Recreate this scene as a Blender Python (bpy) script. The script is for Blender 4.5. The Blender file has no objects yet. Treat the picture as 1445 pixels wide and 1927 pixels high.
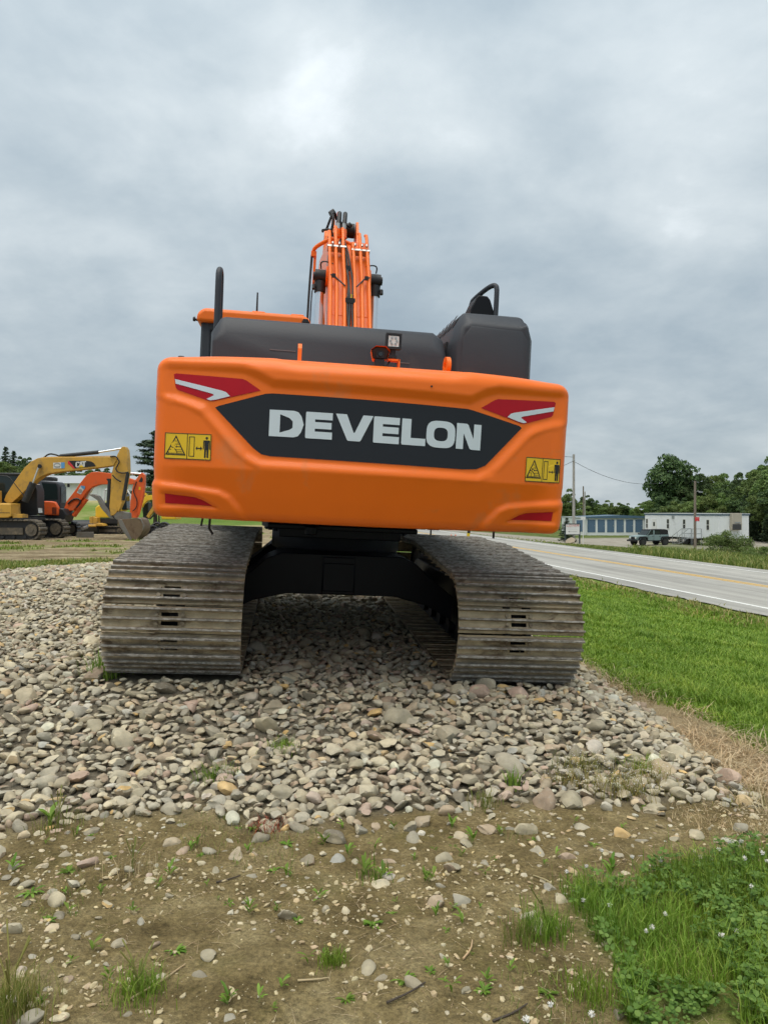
import bpy, bmesh, math, random
import numpy as np
from mathutils import Matrix, Vector
rng = np.random.default_rng(7)
random.seed(7)
PI = math.pi
SC = bpy.context.scene
COL = SC.collection

# ------------------------------------------------------------------ camera
EYE = 1.5
cam_d = bpy.data.cameras.new('camera')
cam = bpy.data.objects.new('camera', cam_d)
COL.objects.link(cam)
cam.location = (0, 0, EYE)
cam.rotation_euler = (PI / 2, 0, 0)
cam_d.sensor_fit = 'AUTO'
cam_d.sensor_width = 36
cam_d.lens = 36 * 1448 / 1927
cam_d.shift_y = -5.5 / 1927
cam_d.clip_start = 0.05
cam_d.clip_end = 6000
SC.camera = cam

# ------------------------------------------------------------------ light
SUN_EL, SUN_AZ = 73, 205          # degrees; azimuth clockwise from +Y (the way the camera looks)
sd = bpy.data.lights.new('sun', 'SUN')
sd.energy = 1.5
sd.angle = math.radians(60)
sd.color = (1.0, 0.935, 0.83)
sun = bpy.data.objects.new('sun', sd)
COL.objects.link(sun)
sun.rotation_euler = (math.radians(90 - SUN_EL), 0, math.radians(180 - SUN_AZ))
SC.view_settings.view_transform = 'Standard'
SC.view_settings.look = 'None'
SC.view_settings.gamma = 1
SC.view_settings.exposure = 0.9
SC.render.engine = 'CYCLES'
SC.cycles.use_denoising = True
SC.cycles.max_bounces = 4
SC.cycles.diffuse_bounces = 3
SC.cycles.glossy_bounces = 2
SC.cycles.use_adaptive_sampling = True
SC.cycles.adaptive_threshold = 0.03
SC.cycles.transparent_max_bounces = 8

# ------------------------------------------------------------------ overcast sky
W = bpy.data.worlds.new('World')
SC.world = W
W.use_nodes = True
nt = W.node_tree
nt.nodes.clear()
def nd(t, typ, **kw):
    n = t.nodes.new(typ)
    for k, v in kw.items():
        setattr(n, k, v)
    return n
def mathn(t, op, a, b=None, c=None, clamp=False):
    n = t.nodes.new('ShaderNodeMath'); n.operation = op; n.use_clamp = clamp
    for i, v in enumerate((a, b, c)):
        if v is None: continue
        if isinstance(v, (int, float)): n.inputs[i].default_value = v
        else: t.links.new(v, n.inputs[i])
    return n.outputs[0]
def ramp(t, fac, stops):
    n = t.nodes.new('ShaderNodeValToRGB')
    e = n.color_ramp.elements
    while len(e) < len(stops): e.new(0.5)
    for q, (p, c) in zip(e, stops):
        q.position = p; q.color = (*c, 1) if len(c) == 3 else c
    t.links.new(fac, n.inputs[0])
    return n.outputs[0]
def mixc(t, fac, a, b, mode='MIX'):
    n = t.nodes.new('ShaderNodeMix'); n.data_type = 'RGBA'; n.blend_type = mode
    for s, v in ((n.inputs[0], fac), (n.inputs[6], a), (n.inputs[7], b)):
        if isinstance(v, (int, float)): s.default_value = v
        elif isinstance(v, tuple): s.default_value = (*v, 1) if len(v) == 3 else v
        else: t.links.new(v, s)
    return n.outputs[2]
def noise(t, vec, scale, detail=4, rough=0.55, dist=0.0, dim='3D'):
    n = t.nodes.new('ShaderNodeTexNoise'); n.noise_dimensions = dim
    n.inputs['Scale'].default_value = scale; n.inputs['Detail'].default_value = detail
    n.inputs['Roughness'].default_value = rough; n.inputs['Distortion'].default_value = dist
    if vec is not None: t.links.new(vec, n.inputs['Vector'])
    return n.outputs[0]
tc = nd(nt, 'ShaderNodeTexCoord')
sep = nd(nt, 'ShaderNodeSeparateXYZ'); nt.links.new(tc.outputs['Generated'], sep.inputs[0])
zz = mathn(nt, 'ADD', mathn(nt, 'MAXIMUM', sep.outputs[2], 0.0), 0.30)
px_ = mathn(nt, 'DIVIDE', sep.outputs[0], zz)
py_ = mathn(nt, 'DIVIDE', sep.outputs[1], zz)
cmb = nd(nt, 'ShaderNodeCombineXYZ')
nt.links.new(px_, cmb.inputs[0]); nt.links.new(py_, cmb.inputs[1])
cmb.inputs[2].default_value = 3.7
n_big = noise(nt, cmb.outputs[0], 1.2, 3, 0.5, 0.3)
n_mid = noise(nt, cmb.outputs[0], 3.1, 7, 0.52, 0.25)
n_fin = noise(nt, cmb.outputs[0], 11.0, 6, 0.6, 0.1)
dens = mathn(nt, 'ADD', mathn(nt, 'MULTIPLY', n_big, 0.55),
             mathn(nt, 'ADD', mathn(nt, 'MULTIPLY', n_mid, 0.35), mathn(nt, 'MULTIPLY', n_fin, 0.10)))
def thin_spot(d, width, amt):
    v = Vector(d).normalized()
    n = nd(nt, 'ShaderNodeVectorMath', operation='DOT_PRODUCT')
    nt.links.new(tc.outputs['Generated'], n.inputs[0]); n.inputs[1].default_value = v
    a = mathn(nt, 'SUBTRACT', 1.0, n.outputs['Value'])
    g = mathn(nt, 'POWER', 2.718, mathn(nt, 'MULTIPLY', a, -1.0 / width))
    return mathn(nt, 'MULTIPLY', g, amt)
# thinner cloud where the veiled sun and two bright gaps are seen
spots = mathn(nt, 'ADD', thin_spot((-0.100, 1, 0.535), 0.0045, 0.135), thin_spot((0.43, 1, 0.455), 0.005, 0.11))
spots = mathn(nt, 'ADD', spots, thin_spot((0.30, 1, 0.12), 0.02, 0.03))
spots = mathn(nt, 'ADD', spots, thin_spot((-0.50, 1, 0.14), 0.012, 0.05))
dens = mathn(nt, 'ADD', dens, spots)
cloud = ramp(nt, dens, [(0.35, (0.190, 0.237, 0.275)), (0.46, (0.238, 0.286, 0.321)), (0.54, (0.295, 0.340, 0.368)),
                        (0.63, (0.375, 0.415, 0.435)), (0.80, (0.66, 0.69, 0.71))])
# an overcast sky grows lighter towards the zenith
ov = mathn(nt, 'MULTIPLY_ADD', mathn(nt, 'MAXIMUM', sep.outputs[2], 0.0), 0.65, 0.86)
cloud = mixc(nt, 1.0, cloud, ov, 'MULTIPLY')
sky = nd(nt, 'ShaderNodeTexSky', sky_type='NISHITA', sun_disc=False)
sky.sun_elevation = math.radians(SUN_EL); sky.sun_rotation = math.radians(SUN_AZ)
bg1 = nd(nt, 'ShaderNodeBackground'); nt.links.new(sky.outputs[0], bg1.inputs[0]); bg1.inputs[1].default_value = 0.06
bg2 = nd(nt, 'ShaderNodeBackground'); nt.links.new(cloud, bg2.inputs[0]); bg2.inputs[1].default_value = 0.95
mx = nd(nt, 'ShaderNodeMixShader'); mx.inputs[0].default_value = 0.93
nt.links.new(bg1.outputs[0], mx.inputs[1]); nt.links.new(bg2.outputs[0], mx.inputs[2])
wo = nd(nt, 'ShaderNodeOutputWorld'); nt.links.new(mx.outputs[0], wo.inputs[0])

# ------------------------------------------------------------------ materials
MATS = {}
def mat(name, col, rough=0.6, metal=0.0, var=0.0, vscale=6.0, bump=0.0, bscale=60.0, dirt=None, coat=0.0, coord='Object', spec=0.5):
    """principled material; var = brightness variation by noise, dirt = (colour, amount, scale)"""
    m = bpy.data.materials.new(name); m.use_nodes = True
    t = m.node_tree; b = t.nodes['Principled BSDF']
    b.inputs['Roughness'].default_value = rough; b.inputs['Metallic'].default_value = metal
    b.inputs['Coat Weight'].default_value = coat
    b.inputs['Coat Roughness'].default_value = 0.12
    b.inputs['Specular IOR Level'].default_value = spec
    b.inputs['Base Color'].default_value = (*col, 1)
    c = None
    if var or bump or dirt:
        tcn = nd(t, 'ShaderNodeTexCoord'); v = tcn.outputs[coord]
    if var:
        f = noise(t, v, vscale, 5, 0.6)
        c = mixc(t, f, tuple(max(0, x * (1 - var)) for x in col), tuple(min(1, x * (1 + var)) for x in col))
    if dirt:
        dc, amt, sc = dirt
        f = noise(t, v, sc, 7, 0.65, 0.3)
        f = ramp(t, f, [(0.62 - amt * 0.35, (0, 0, 0)), (0.70 - amt * 0.1, (1, 1, 1))])
        f = mathn(t, 'MULTIPLY', f, min(1.0, 0.35 + amt))
        c = mixc(t, f, c if c is not None else col, dc)
        rr = mathn(t, 'MULTIPLY_ADD', f, 0.9 - rough, rough)
        t.links.new(rr, b.inputs['Roughness'])
    if c is not None: t.links.new(c, b.inputs['Base Color'])
    if bump:
        f = noise(t, v, bscale, 4, 0.6)
        bn = nd(t, 'ShaderNodeBump'); bn.inputs['Strength'].default_value = bump; bn.inputs['Distance'].default_value = 0.02
        t.links.new(f, bn.inputs['Height']); t.links.new(bn.outputs[0], b.inputs['Normal'])
    MATS[name] = m
    return m
def leafmat(name, c0, c1, c2, transl=0.3, rough=0.55, spec=0.3):
    """foliage or grass: every leaf or blade (mesh island) has a colour of its own"""
    m = bpy.data.materials.new(name); m.use_nodes = True
    t = m.node_tree; b = t.nodes['Principled BSDF']
    g = nd(t, 'ShaderNodeNewGeometry')
    oi = nd(t, 'ShaderNodeObjectInfo')
    c = ramp(t, g.outputs['Random Per Island'], [(0.0, c0), (0.55, c1), (1.0, c2)])
    if name.startswith('grass'):
        pn = noise(t, g.outputs['Position'], 1.1, 5, 0.65)
        c = mixc(t, 0.9, c, ramp(t, pn, [(0.3, (0.62, 0.72, 0.6)), (0.5, (1.0, 1.0, 1.0)), (0.7, (1.4, 1.2, 1.15))]), 'MULTIPLY')
    hv = nd(t, 'ShaderNodeHueSaturation')
    t.links.new(mathn(t, 'MULTIPLY_ADD', oi.outputs['Random'], 0.02, 0.49), hv.inputs['Hue'])
    t.links.new(mathn(t, 'MULTIPLY_ADD', oi.outputs['Random'], 0.35 if 'leaf' in name or name == 'needle' else 0.0, 0.85 if 'leaf' in name or name == 'needle' else 1.0), hv.inputs['Value'])
    t.links.new(c, hv.inputs['Color']); c = hv.outputs[0]
    t.links.new(c, b.inputs['Base Color']); b.inputs['Roughness'].default_value = rough
    b.inputs['Specular IOR Level'].default_value = spec
    tr = nd(t, 'ShaderNodeBsdfTranslucent'); t.links.new(c, tr.inputs[0])
    mxs = nd(t, 'ShaderNodeMixShader'); mxs.inputs[0].default_value = transl
    t.links.new(b.outputs[0], mxs.inputs[1]); t.links.new(tr.outputs[0], mxs.inputs[2])
    t.links.new(mxs.outputs[0], t.nodes['Material Output'].inputs[0])
    MATS[name] = m
    return m

# ------------------------------------------------------------------ mesh helpers
class Geo:
    def __init__(s): s.v = []; s.f = []; s.m = []
    def add(s, v, f, mi=0):
        o = len(s.v); s.v.extend([tuple(map(float, p)) for p in v])
        s.f.extend([tuple(o + i for i in q) for q in f]); s.m.extend([mi] * len(f)); return s
    def box(s, lo, hi, mi=0, mtx=None):
        x0, y0, z0 = lo; x1, y1, z1 = hi
        v = [(x0,y0,z0),(x1,y0,z0),(x1,y1,z0),(x0,y1,z0),(x0,y0,z1),(x1,y0,z1),(x1,y1,z1),(x0,y1,z1)]
        if mtx is not None: v = [mtx @ Vector(p) for p in v]
        return s.add(v, [(0,3,2,1),(4,5,6,7),(0,1,5,4),(1,2,6,5),(2,3,7,6),(3,0,4,7)], mi)
    def cbox(s, c, size, mi=0, rot=None):
        m = Matrix.Translation(Vector(c))
        if rot is not None: m = m @ rot.to_4x4()
        h = [q / 2 for q in size]
        return s.box([-q for q in h], h, mi, m)
    def cyl(s, p0, p1, r0, r1=None, n=16, mi=0, cap=True):
        r1 = r0 if r1 is None else r1
        p0 = Vector(p0); p1 = Vector(p1); d = (p1 - p0).normalized()
        a = d.orthogonal().normalized(); b = d.cross(a)
        v = []
        for p, r in ((p0, r0), (p1, r1)):
            for i in range(n):
                t = 2 * PI * i / n
                v.append(p + (a * math.cos(t) + b * math.sin(t)) * r)
        f = [(i, (i + 1) % n, n + (i + 1) % n, n + i) for i in range(n)]
        if cap: f += [tuple(range(n - 1, -1, -1)), tuple(range(n, 2 * n))]
        return s.add(v, f, mi)
    def tube(s, pts, r, n=8, mi=0, cap=True, smooth_path=0):
        P = [Vector(p) for p in pts]
        for _ in range(smooth_path):
            Q = [P[0]]
            for a, b in zip(P[:-1], P[1:]): Q += [a * 0.75 + b * 0.25, a * 0.25 + b * 0.75]
            P = Q + [P[-1]]
        rr = r if isinstance(r, (list, tuple)) else None
        v = []; up = None
        for i, p in enumerate(P):
            d = (P[min(i + 1, len(P) - 1)] - P[max(i - 1, 0)])
            d = d.normalized() if d.length > 1e-9 else Vector((0, 0, 1))
            if up is None: up = d.orthogonal().normalized()
            up = (up - d * up.dot(d))
            up = up.normalized() if up.length > 1e-6 else d.orthogonal().normalized()
            b = d.cross(up)
            k = i / max(1, len(P) - 1)
            ri = (rr[0] + (rr[1] - rr[0]) * k) if rr else r
            for j in range(n):
                t = 2 * PI * j / n
                v.append(p + (up * math.cos(t) + b * math.sin(t)) * ri)
        f = []
        for i in range(len(P) - 1):
            for j in range(n):
                f.append((i*n+j, i*n+(j+1)%n, (i+1)*n+(j+1)%n, (i+1)*n+j))
        if cap: f += [tuple(range(n - 1, -1, -1)), tuple(range((len(P)-1)*n, len(P)*n))]
        return s.add(v, f, mi)
    def prism(s, poly, t0, t1, axis='x', mi=0):
        """2-D polygon extruded: axis x -> poly is (y,z); axis y -> (x,z); axis z -> (x,y)"""
        n = len(poly)
        def P(a, b, t): return {'x': (t, a, b), 'y': (a, t, b), 'z': (a, b, t)}[axis]
        v = [P(a, b, t0) for a, b in poly] + [P(a, b, t1) for a, b in poly]
        f = [(i, (i + 1) % n, n + (i + 1) % n, n + i) for i in range(n)] + [tuple(range(n - 1, -1, -1)), tuple(range(n, 2 * n))]
        return s.add(v, f, mi)
    def obj(s, name, mats, parent=None, smooth=None, bevel=0.0, bseg=2, mtx=None):
        me = bpy.data.meshes.new(name)
        me.from_pydata(s.v, [], s.f)
        bm = bmesh.new(); bm.from_mesh(me)
        bmesh.ops.recalc_face_normals(bm, faces=bm.faces); bm.to_mesh(me); bm.free()
        mats = mats if isinstance(mats, (list, tuple)) else [mats]
        for q in mats: me.materials.append(MATS[q] if isinstance(q, str) else q)
        if len(mats) > 1: me.polygons.foreach_set('material_index', s.m)
        if smooth is not None:
            me.polygons.foreach_set('use_smooth', [True] * len(me.polygons))
            me.set_sharp_from_angle(angle=math.radians(smooth))
        o = bpy.data.objects.new(name, me); COL.objects.link(o)
        if parent is not None: o.parent = parent
        if mtx is not None: o.matrix_local = mtx
        if bevel:
            b = o.modifiers.new('bevel', 'BEVEL'); b.width = bevel; b.segments = bseg; b.limit_method = 'ANGLE'
            b.angle_limit = math.radians(35); b.harden_normals = False
            if smooth is None:
                me.polygons.foreach_set('use_smooth', [True] * len(me.polygons)); me.set_sharp_from_angle(angle=math.radians(50))
        return o
def np_obj(name, V, F, material, parent=None, smooth=False):
    """fast mesh from arrays; F is (n,3) or (n,4)"""
    me = bpy.data.meshes.new(name)
    V = np.ascontiguousarray(V, np.float32); F = np.ascontiguousarray(F, np.int32)
    k = F.shape[1]
    me.vertices.add(len(V)); me.vertices.foreach_set('co', V.ravel())
    me.loops.add(F.size); me.loops.foreach_set('vertex_index', F.ravel())
    me.polygons.add(len(F)); me.polygons.foreach_set('loop_start', np.arange(0, F.size, k, dtype=np.int32))
    me.polygons.foreach_set('use_smooth', np.full(len(F), smooth))
    me.update(calc_edges=True)
    me.materials.append(MATS[material] if isinstance(material, str) else material)
    o = bpy.data.objects.new(name, me); COL.objects.link(o)
    if parent is not None: o.parent = parent
    return o
def empty(name, loc=(0, 0, 0), rz=0.0):
    o = bpy.data.objects.new(name, None); COL.objects.link(o)
    o.location = loc; o.rotation_euler = (0, 0, rz); o.empty_display_size = 0.2
    return o
def tag(o, label, cat, group=None, kind=None):
    o['label'] = label; o['category'] = cat
    if group: o['group'] = group
    if kind: o['kind'] = kind
    return o
def stuff(o, label=None, cat=None):
    o['kind'] = 'stuff'
    if label: o['label'] = label; o['category'] = cat
    return o
def struct(o, label=None, cat=None):
    o['kind'] = 'structure'
    if label: o['label'] = label; o['category'] = cat
    return o
def sst(a, b, x):
    t = np.clip((x - a) / (b - a), 0, 1); return t * t * (3 - 2 * t)
_tab = np.random.default_rng(3).random((256, 256))
def vnoise(x, y):
    """smooth value noise, 0..1, arrays"""
    x = np.asarray(x, float); y = np.asarray(y, float)
    xi = np.floor(x).astype(int); yi = np.floor(y).astype(int)
    fx = x - xi; fy = y - yi; fx = fx*fx*(3-2*fx); fy = fy*fy*(3-2*fy)
    a = _tab[xi & 255, yi & 255]; b = _tab[(xi+1) & 255, yi & 255]; c = _tab[xi & 255, (yi+1) & 255]; d = _tab[(xi+1) & 255, (yi+1) & 255]
    return (a*(1-fx)+b*fx)*(1-fy)+(c*(1-fx)+d*fx)*fy
def fbm(x, y, o=3):
    s = 0; a = 0.5; t = 0
    for i in range(o):
        s = s + a * vnoise(x * 2**i + 17.3 * i, y * 2**i + 9.1 * i); t += a; a *= 0.5
    return s / t

# ================================================================== terrain
ORG = np.array([-.5055, 7.3607, .3373]); YAW, ROLL, PITCH = .128, .047, .039
def to_local_xy(x, y):
    dx = x - ORG[0]; dy = y - ORG[1]; c, s = math.cos(YAW), math.sin(YAW)
    return c * dx + s * dy, -s * dx + c * dy
def roadb(x, y): return x + 0.15 * y
def height(x, y):
    x = np.asarray(x, float); y = np.asarray(y, float)
    lx, ly = to_local_xy(x, y)
    plate = ORG[2] - math.sin(ROLL) * np.clip(lx, -3.0, 1.9) + math.sin(PITCH) * np.clip(ly, -2.6, 2.6)
    bed = plate * sst(3.5, 5.5, y) * (1 - sst(11, 24, y)) + 0.03 * sst(14, 24, y)
    bed = bed * (1 - 0.75 * sst(1.4, 2.05, x + 0.10 * (y - 5)))
    bed = bed * (1 - 0.3 * sst(-3, -8, x))
    b = roadb(x, y)
    f = np.clip((b - 2.6) / (10.6 - 2.6), 0, 1); f = f * f * (3 - 2 * f) * 0.4 + f * 0.6
    z = bed * (1 - f) + (-1.03) * f
    far = np.clip((b - 20.3) * 0.075, 0, 1.6)
    z = np.where(b > 20.3, -1.03 - far, z)
    z = z + 2.6 * sst(70, 100, y) * sst(0, -20, x)
    z = z + 0.15 * (fbm(x * 0.12, y * 0.12) - 0.5) * sst(24, 50, y) * np.where((b > 10.5) & (b < 21), 0, 1)
    dirt = np.where(b < 10.4, 1.0, 0.0)
    z = z + dirt * (0.035 * (fbm(x * 1.9, y * 1.9) - 0.5) + 0.020 * (fbm(x * 9, y * 9, 3) - 0.5) * (y < 12) + 0.010 * (fbm(x * 31, y * 31, 2) - 0.5) * (y < 5))
    # rough mound of cut grass along the road edge
    z = z + 0.16 * np.exp(-((b - 10.2) / 0.55) ** 2) * (0.5 + fbm(x * 0.9, y * 0.9))
    return z
def h1(x, y): return float(height(np.array([x]), np.array([y]))[0])
def in_bed(x, y):
    """0..1 membership of the stone bed"""
    e = 0.25 * (fbm(x * 1.3, y * 1.3) - 0.5); e2 = fbm(x * 2.2 + 31, y * 2.2) - 0.5
    front = 3.80 + 0.08 * x + 0.55 * e2
    a = sst(-0.22, 0.16, y - front)
    r = 1.88 - 0.02 * (y - 5) + e * 0.7
    r = np.where(y > 7, 1.84 - 0.13 * (y - 7), r)
    a = a * sst(0.05, -0.05, x - r)
    a = a * sst(-.15, .15, x + 6.5 + .035 * (y - 13) + 1.6 * e)
    a = a * sst(19.5, 18.5, y + 4 * e)
    return a

# ground sheet: rows get wider apart with distance, one sheet to the horizon
nr, nc = 520, 400
rr = np.concatenate([[0.05, .3, .6, 1.0, 1.6], np.linspace(2.1, 5.0, 200), np.geomspace(5.02, 3200, nr - 205)])
th = np.linspace(-1, 1, nc); th = np.sign(th) * np.abs(th) ** 1.25 * 1.45
Rg, Tg = np.meshgrid(rr, np.tan(np.clip(th, -1.45, 1.45)), indexing='ij')
Yg = Rg - 0.4; Xg = (Rg + 0.8) * Tg * 0.55
Xg = np.where(np.abs(Xg) > 4000, np.sign(Xg) * 4000, Xg)
Zg = height(Xg, Yg)
Vg = np.stack([Xg, Yg, Zg], -1).reshape(-1, 3)
ii = np.arange(nr * nc).reshape(nr, nc)
Fg = np.stack([ii[:-1, :-1], ii[:-1, 1:], ii[1:, 1:], ii[1:, :-1]], -1).reshape(-1, 4)

def masks(x, y):
    b = roadb(x, y); bed = in_bed(x, y)
    n1 = fbm(x * 0.7, y * 0.7); n2 = fbm(x * 0.55 + 5, y * 0.42 + 3, 4)
    lawn = sst(2.85, 3.2, b + 0.6 * (n1 - 0.5) - 0.22 * sst(6.5, 5.0, y)) * (b < 30)
    straw = sst(2.35, 2.6, b + 0.4 * (n1 - 0.5)) * (1 - lawn)
    n3 = fbm(x * 3.1 + 2, y * 3.1)
    patch = sst(-.07, .07, x - .66 + .35 * (n3 - .5)) * sst(.07, -.07, y - 2.95 - .42 * (x - .75) + .3 * (n3 - .5)) * sst(-.1, .05, np.hypot(x - .62, y - 2.55) - .16)   # clover corner
    rough = np.exp(-((b - 10.1) / 0.8) ** 2)
    yard = sst(12, 20, y + 0.5 * x * 0) * (b < 2.6)
    yardgrass = yard * sst(0.64, 0.76, n2 + 0.35 * sst(60, 75, y) + 0.25 * np.exp(-((y - 19.5) / 2.0) ** 2) * (x < -5.5))
    strip = sst(-8.6, -7.6, x + n1) * (1 - bed) * sst(11, 13, y) * sst(19.5, 17.5, y) * (x < -5)
    yardgrass = np.maximum(yardgrass, strip)
    field = sst(62, 72, y) * (b < 2.6)
    return bed, lawn, straw, patch, rough, yard, yardgrass, field
bed, lawn, straw, patch, rough, yard, yg, field = masks(Xg, Yg)
g_me = np_obj('ground', Vg, Fg, bpy.data.materials.new('ground'), smooth=True)
struct(g_me)
def vattr(o, name, rgba):
    a = o.data.color_attributes.new(name, 'FLOAT_COLOR', 'POINT')
    a.data.foreach_set('color', np.ascontiguousarray(rgba, np.float32).ravel())
right = (roadb(Xg, Yg) > 20.3).astype(float)
bR = roadb(Xg, Yg)
drive = right * sst(60, 64, Yg) * sst(112, 106, Yg) * sst(21, 23, bR) * sst(0.42, 0.5, fbm(Xg * .1, Yg * .1) * .3 + .38)
vattr(g_me, 'mask_a', np.stack([np.maximum(lawn, patch * .55), straw, bed, np.maximum(yard, 0)], -1).reshape(-1, 4))
vattr(g_me, 'mask_b', np.stack([yg, field, right, drive], -1).reshape(-1, 4))
gm = g_me.data.materials[0]; gm.use_nodes = True; t = gm.node_tree; bs = t.nodes['Principled BSDF']
bs.inputs['Roughness'].default_value = 0.95; bs.inputs['Specular IOR Level'].default_value = 0.15
geo = nd(t, 'ShaderNodeNewGeometry'); pos = geo.outputs['Position']
A = nd(t, 'ShaderNodeVertexColor', layer_name='mask_a'); B = nd(t, 'ShaderNodeVertexColor', layer_name='mask_b')
sa = nd(t, 'ShaderNodeSeparateColor'); t.links.new(A.outputs[0], sa.inputs[0])
sb = nd(t, 'ShaderNodeSeparateColor'); t.links.new(B.outputs[0], sb.inputs[0])
dirtc = ramp(t, noise(t, pos, 3.0, 8, 0.65), [(0.3, (0.14, 0.105, 0.047)), (0.5, (0.255, 0.20, 0.097)), (0.72, (0.38, 0.315, 0.175))])
fine = ramp(t, noise(t, pos, 55.0, 7, 0.75), [(0.32, (0.45, 0.45, 0.45)), (0.68, (1.5, 1.48, 1.42))])
dirtc = mixc(t, 0.9, dirtc, fine, 'MULTIPLY')
dirtc = mixc(t, 0.6, dirtc, ramp(t, noise(t, pos, 9.0, 6, 0.7), [(0.34, (0.6, 0.57, 0.52)), (0.66, (1.25, 1.25, 1.22))]), 'MULTIPLY')
moss = ramp(t, noise(t, pos, 2.2, 6, 0.7), [(0.55, (0, 0, 0)), (0.68, (1, 1, 1))])
dirtc = mixc(t, mathn(t, 'MULTIPLY', moss, 0.45), dirtc, (0.13, 0.12, 0.03))
yardc = ramp(t, noise(t, pos, 0.9, 8, 0.65), [(0.3, (0.17, 0.125, 0.07)), (0.5, (0.33, 0.265, 0.165)), (0.7, (0.46, 0.385, 0.255))])
grassc = ramp(t, noise(t, pos, 1.2, 8, 0.7), [(0.3, (0.10, 0.16, 0.022)), (0.55, (0.17, 0.25, 0.036)), (0.75, (0.24, 0.30, 0.06))])
wildc = ramp(t, noise(t, pos, 0.35, 8, 0.75), [(0.3, (0.045, 0.075, 0.014)), (0.5, (0.09, 0.125, 0.026)), (0.7, (0.19, 0.185, 0.07))])
fieldc = ramp(t, noise(t, pos, 0.06, 6, 0.6), [(0.35, (0.10, 0.17, 0.025)), (0.46, (0.15, 0.21, 0.04)), (0.56, (0.36, 0.32, 0.15))])
drivec = ramp(t, noise(t, pos, 0.8, 6, 0.6), [(0.3, (0.24, 0.21, 0.17)), (0.7, (0.40, 0.37, 0.31))])
yardc = mixc(t, 0.8, yardc, ramp(t, noise(t, pos, 5.0, 8, 0.75), [(0.34, (0.5, 0.47, 0.42)), (0.62, (1.2, 1.2, 1.18))]), 'MULTIPLY')
mp_ = nd(t, 'ShaderNodeMapping'); mp_.inputs['Scale'].default_value = (0.12, 0.9, 1); t.links.new(pos, mp_.inputs[0])
yardc = mixc(t, 0.7, yardc, ramp(t, noise(t, mp_.outputs[0], 1.0, 6, 0.6), [(0.40, (0.55, 0.50, 0.42)), (0.52, (1.05, 1.05, 1.05))]), 'MULTIPLY')
c = mixc(t, A.outputs['Alpha'], dirtc, yardc)
c = mixc(t, sa.outputs[1], c, (0.38, 0.29, 0.165))
c = mixc(t, sa.outputs[0], c, grassc)
c = mixc(t, sb.outputs[0], c, grassc)
c = mixc(t, sb.outputs[1], c, fieldc)
c = mixc(t, sb.outputs[2], c, wildc)
c = mixc(t, B.outputs['Alpha'], c, drivec)
c = mixc(t, sa.outputs[2], c, (0.19, 0.165, 0.12))
t.links.new(c, bs.inputs['Base Color'])
bn = nd(t, 'ShaderNodeBump'); bn.inputs['Strength'].default_value = 1.0; bn.inputs['Distance'].default_value = 0.045
hh = mathn(t, 'ADD', mathn(t, 'MULTIPLY', noise(t, pos, 22, 6, 0.7), 0.8), mathn(t, 'MULTIPLY', noise(t, pos, 90, 3, 0.6), 0.35))
t.links.new(hh, bn.inputs['Height']); t.links.new(bn.outputs[0], bs.inputs['Normal'])

# ------------------------------------------------------------------ road
ma = bpy.data.materials.new('asphalt'); ma.use_nodes = True; t = ma.node_tree; bs = t.nodes['Principled BSDF']
geo = nd(t, 'ShaderNodeNewGeometry'); pos = geo.outputs['Position']
sp = nd(t, 'ShaderNodeSeparateXYZ'); t.links.new(pos, sp.inputs[0])
lat = mathn(t, 'ADD', sp.outputs[0], mathn(t, 'MULTIPLY', sp.outputs[1], 0.15))
cm = nd(t, 'ShaderNodeCombineXYZ'); t.links.new(mathn(t, 'MULTIPLY', lat, 1.3), cm.inputs[0]); t.links.new(mathn(t, 'MULTIPLY', sp.outputs[1], 0.05), cm.inputs[1])
streak = noise(t, cm.outputs[0], 1.0, 5, 0.6)
ac = ramp(t, streak, [(0.35, (0.25, 0.24, 0.215)), (0.5, (0.34, 0.328, 0.295)), (0.65, (0.41, 0.395, 0.355))])
ac = mixc(t, 0.5, ac, ramp(t, noise(t, pos, 40, 3, 0.7), [(0.3, (0.75, 0.75, 0.75)), (0.7, (1.2, 1.2, 1.2))]), 'MULTIPLY')
ac = mixc(t, mathn(t, 'MULTIPLY', ramp(t, noise(t, pos, 0.7, 8, 0.7), [(0.52, (0, 0, 0)), (0.54, (1, 1, 1))]), 0.12), ac, (0.12, 0.12, 0.115))
t.links.new(ac, bs.inputs['Base Color']); bs.inputs['Roughness'].default_value = 0.9
MATS['asphalt'] = ma
def road_strip(name, b0, b1, y0, y1, z, m, parent=None, ny=80, wob=0.0):
    ys = np.geomspace(max(y0, 1), y1, ny); V = []; 
    wl = wob * (fbm(ys * 1.3, ys * 0 + 3.3) - 0.5)
    for k in range(ny):
        y = ys[k]
        V += [(b0 + wl[k] - 0.15 * y, y, z), (b1 - wl[k] * 0.5 - 0.15 * y, y, z)]
    F = [(2*i, 2*i+1, 2*i+3, 2*i+2) for i in range(ny - 1)]
    return np_obj(name, np.array(V), np.array(F), m, parent)
road = struct(road_strip('road', 11.55, 20.35, 1, 900, -0.99, 'asphalt', ny=400, wob=0.5))
mat('paint_white', (0.74, 0.74, 0.70), 0.7, var=0.15, vscale=3, dirt=((0.3, 0.29, 0.27), 0.25, 8), coord='Object')
mat('paint_yellow', (0.72, 0.42, 0.06), 0.7, var=0.15, vscale=3, dirt=((0.34, 0.29, 0.2), 0.25, 8))
road_strip('edge_line', 12.42, 12.56, 1, 900, -0.985, 'paint_white', road)
road_strip('edge_line', 19.35, 19.47, 1, 900, -0.985, 'paint_white', road)
road_strip('centre_line', 15.82, 15.94, 1, 900, -0.985, 'paint_yellow', road)
road_strip('centre_line', 16.06, 16.18, 1, 900, -0.985, 'paint_yellow', road)

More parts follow.
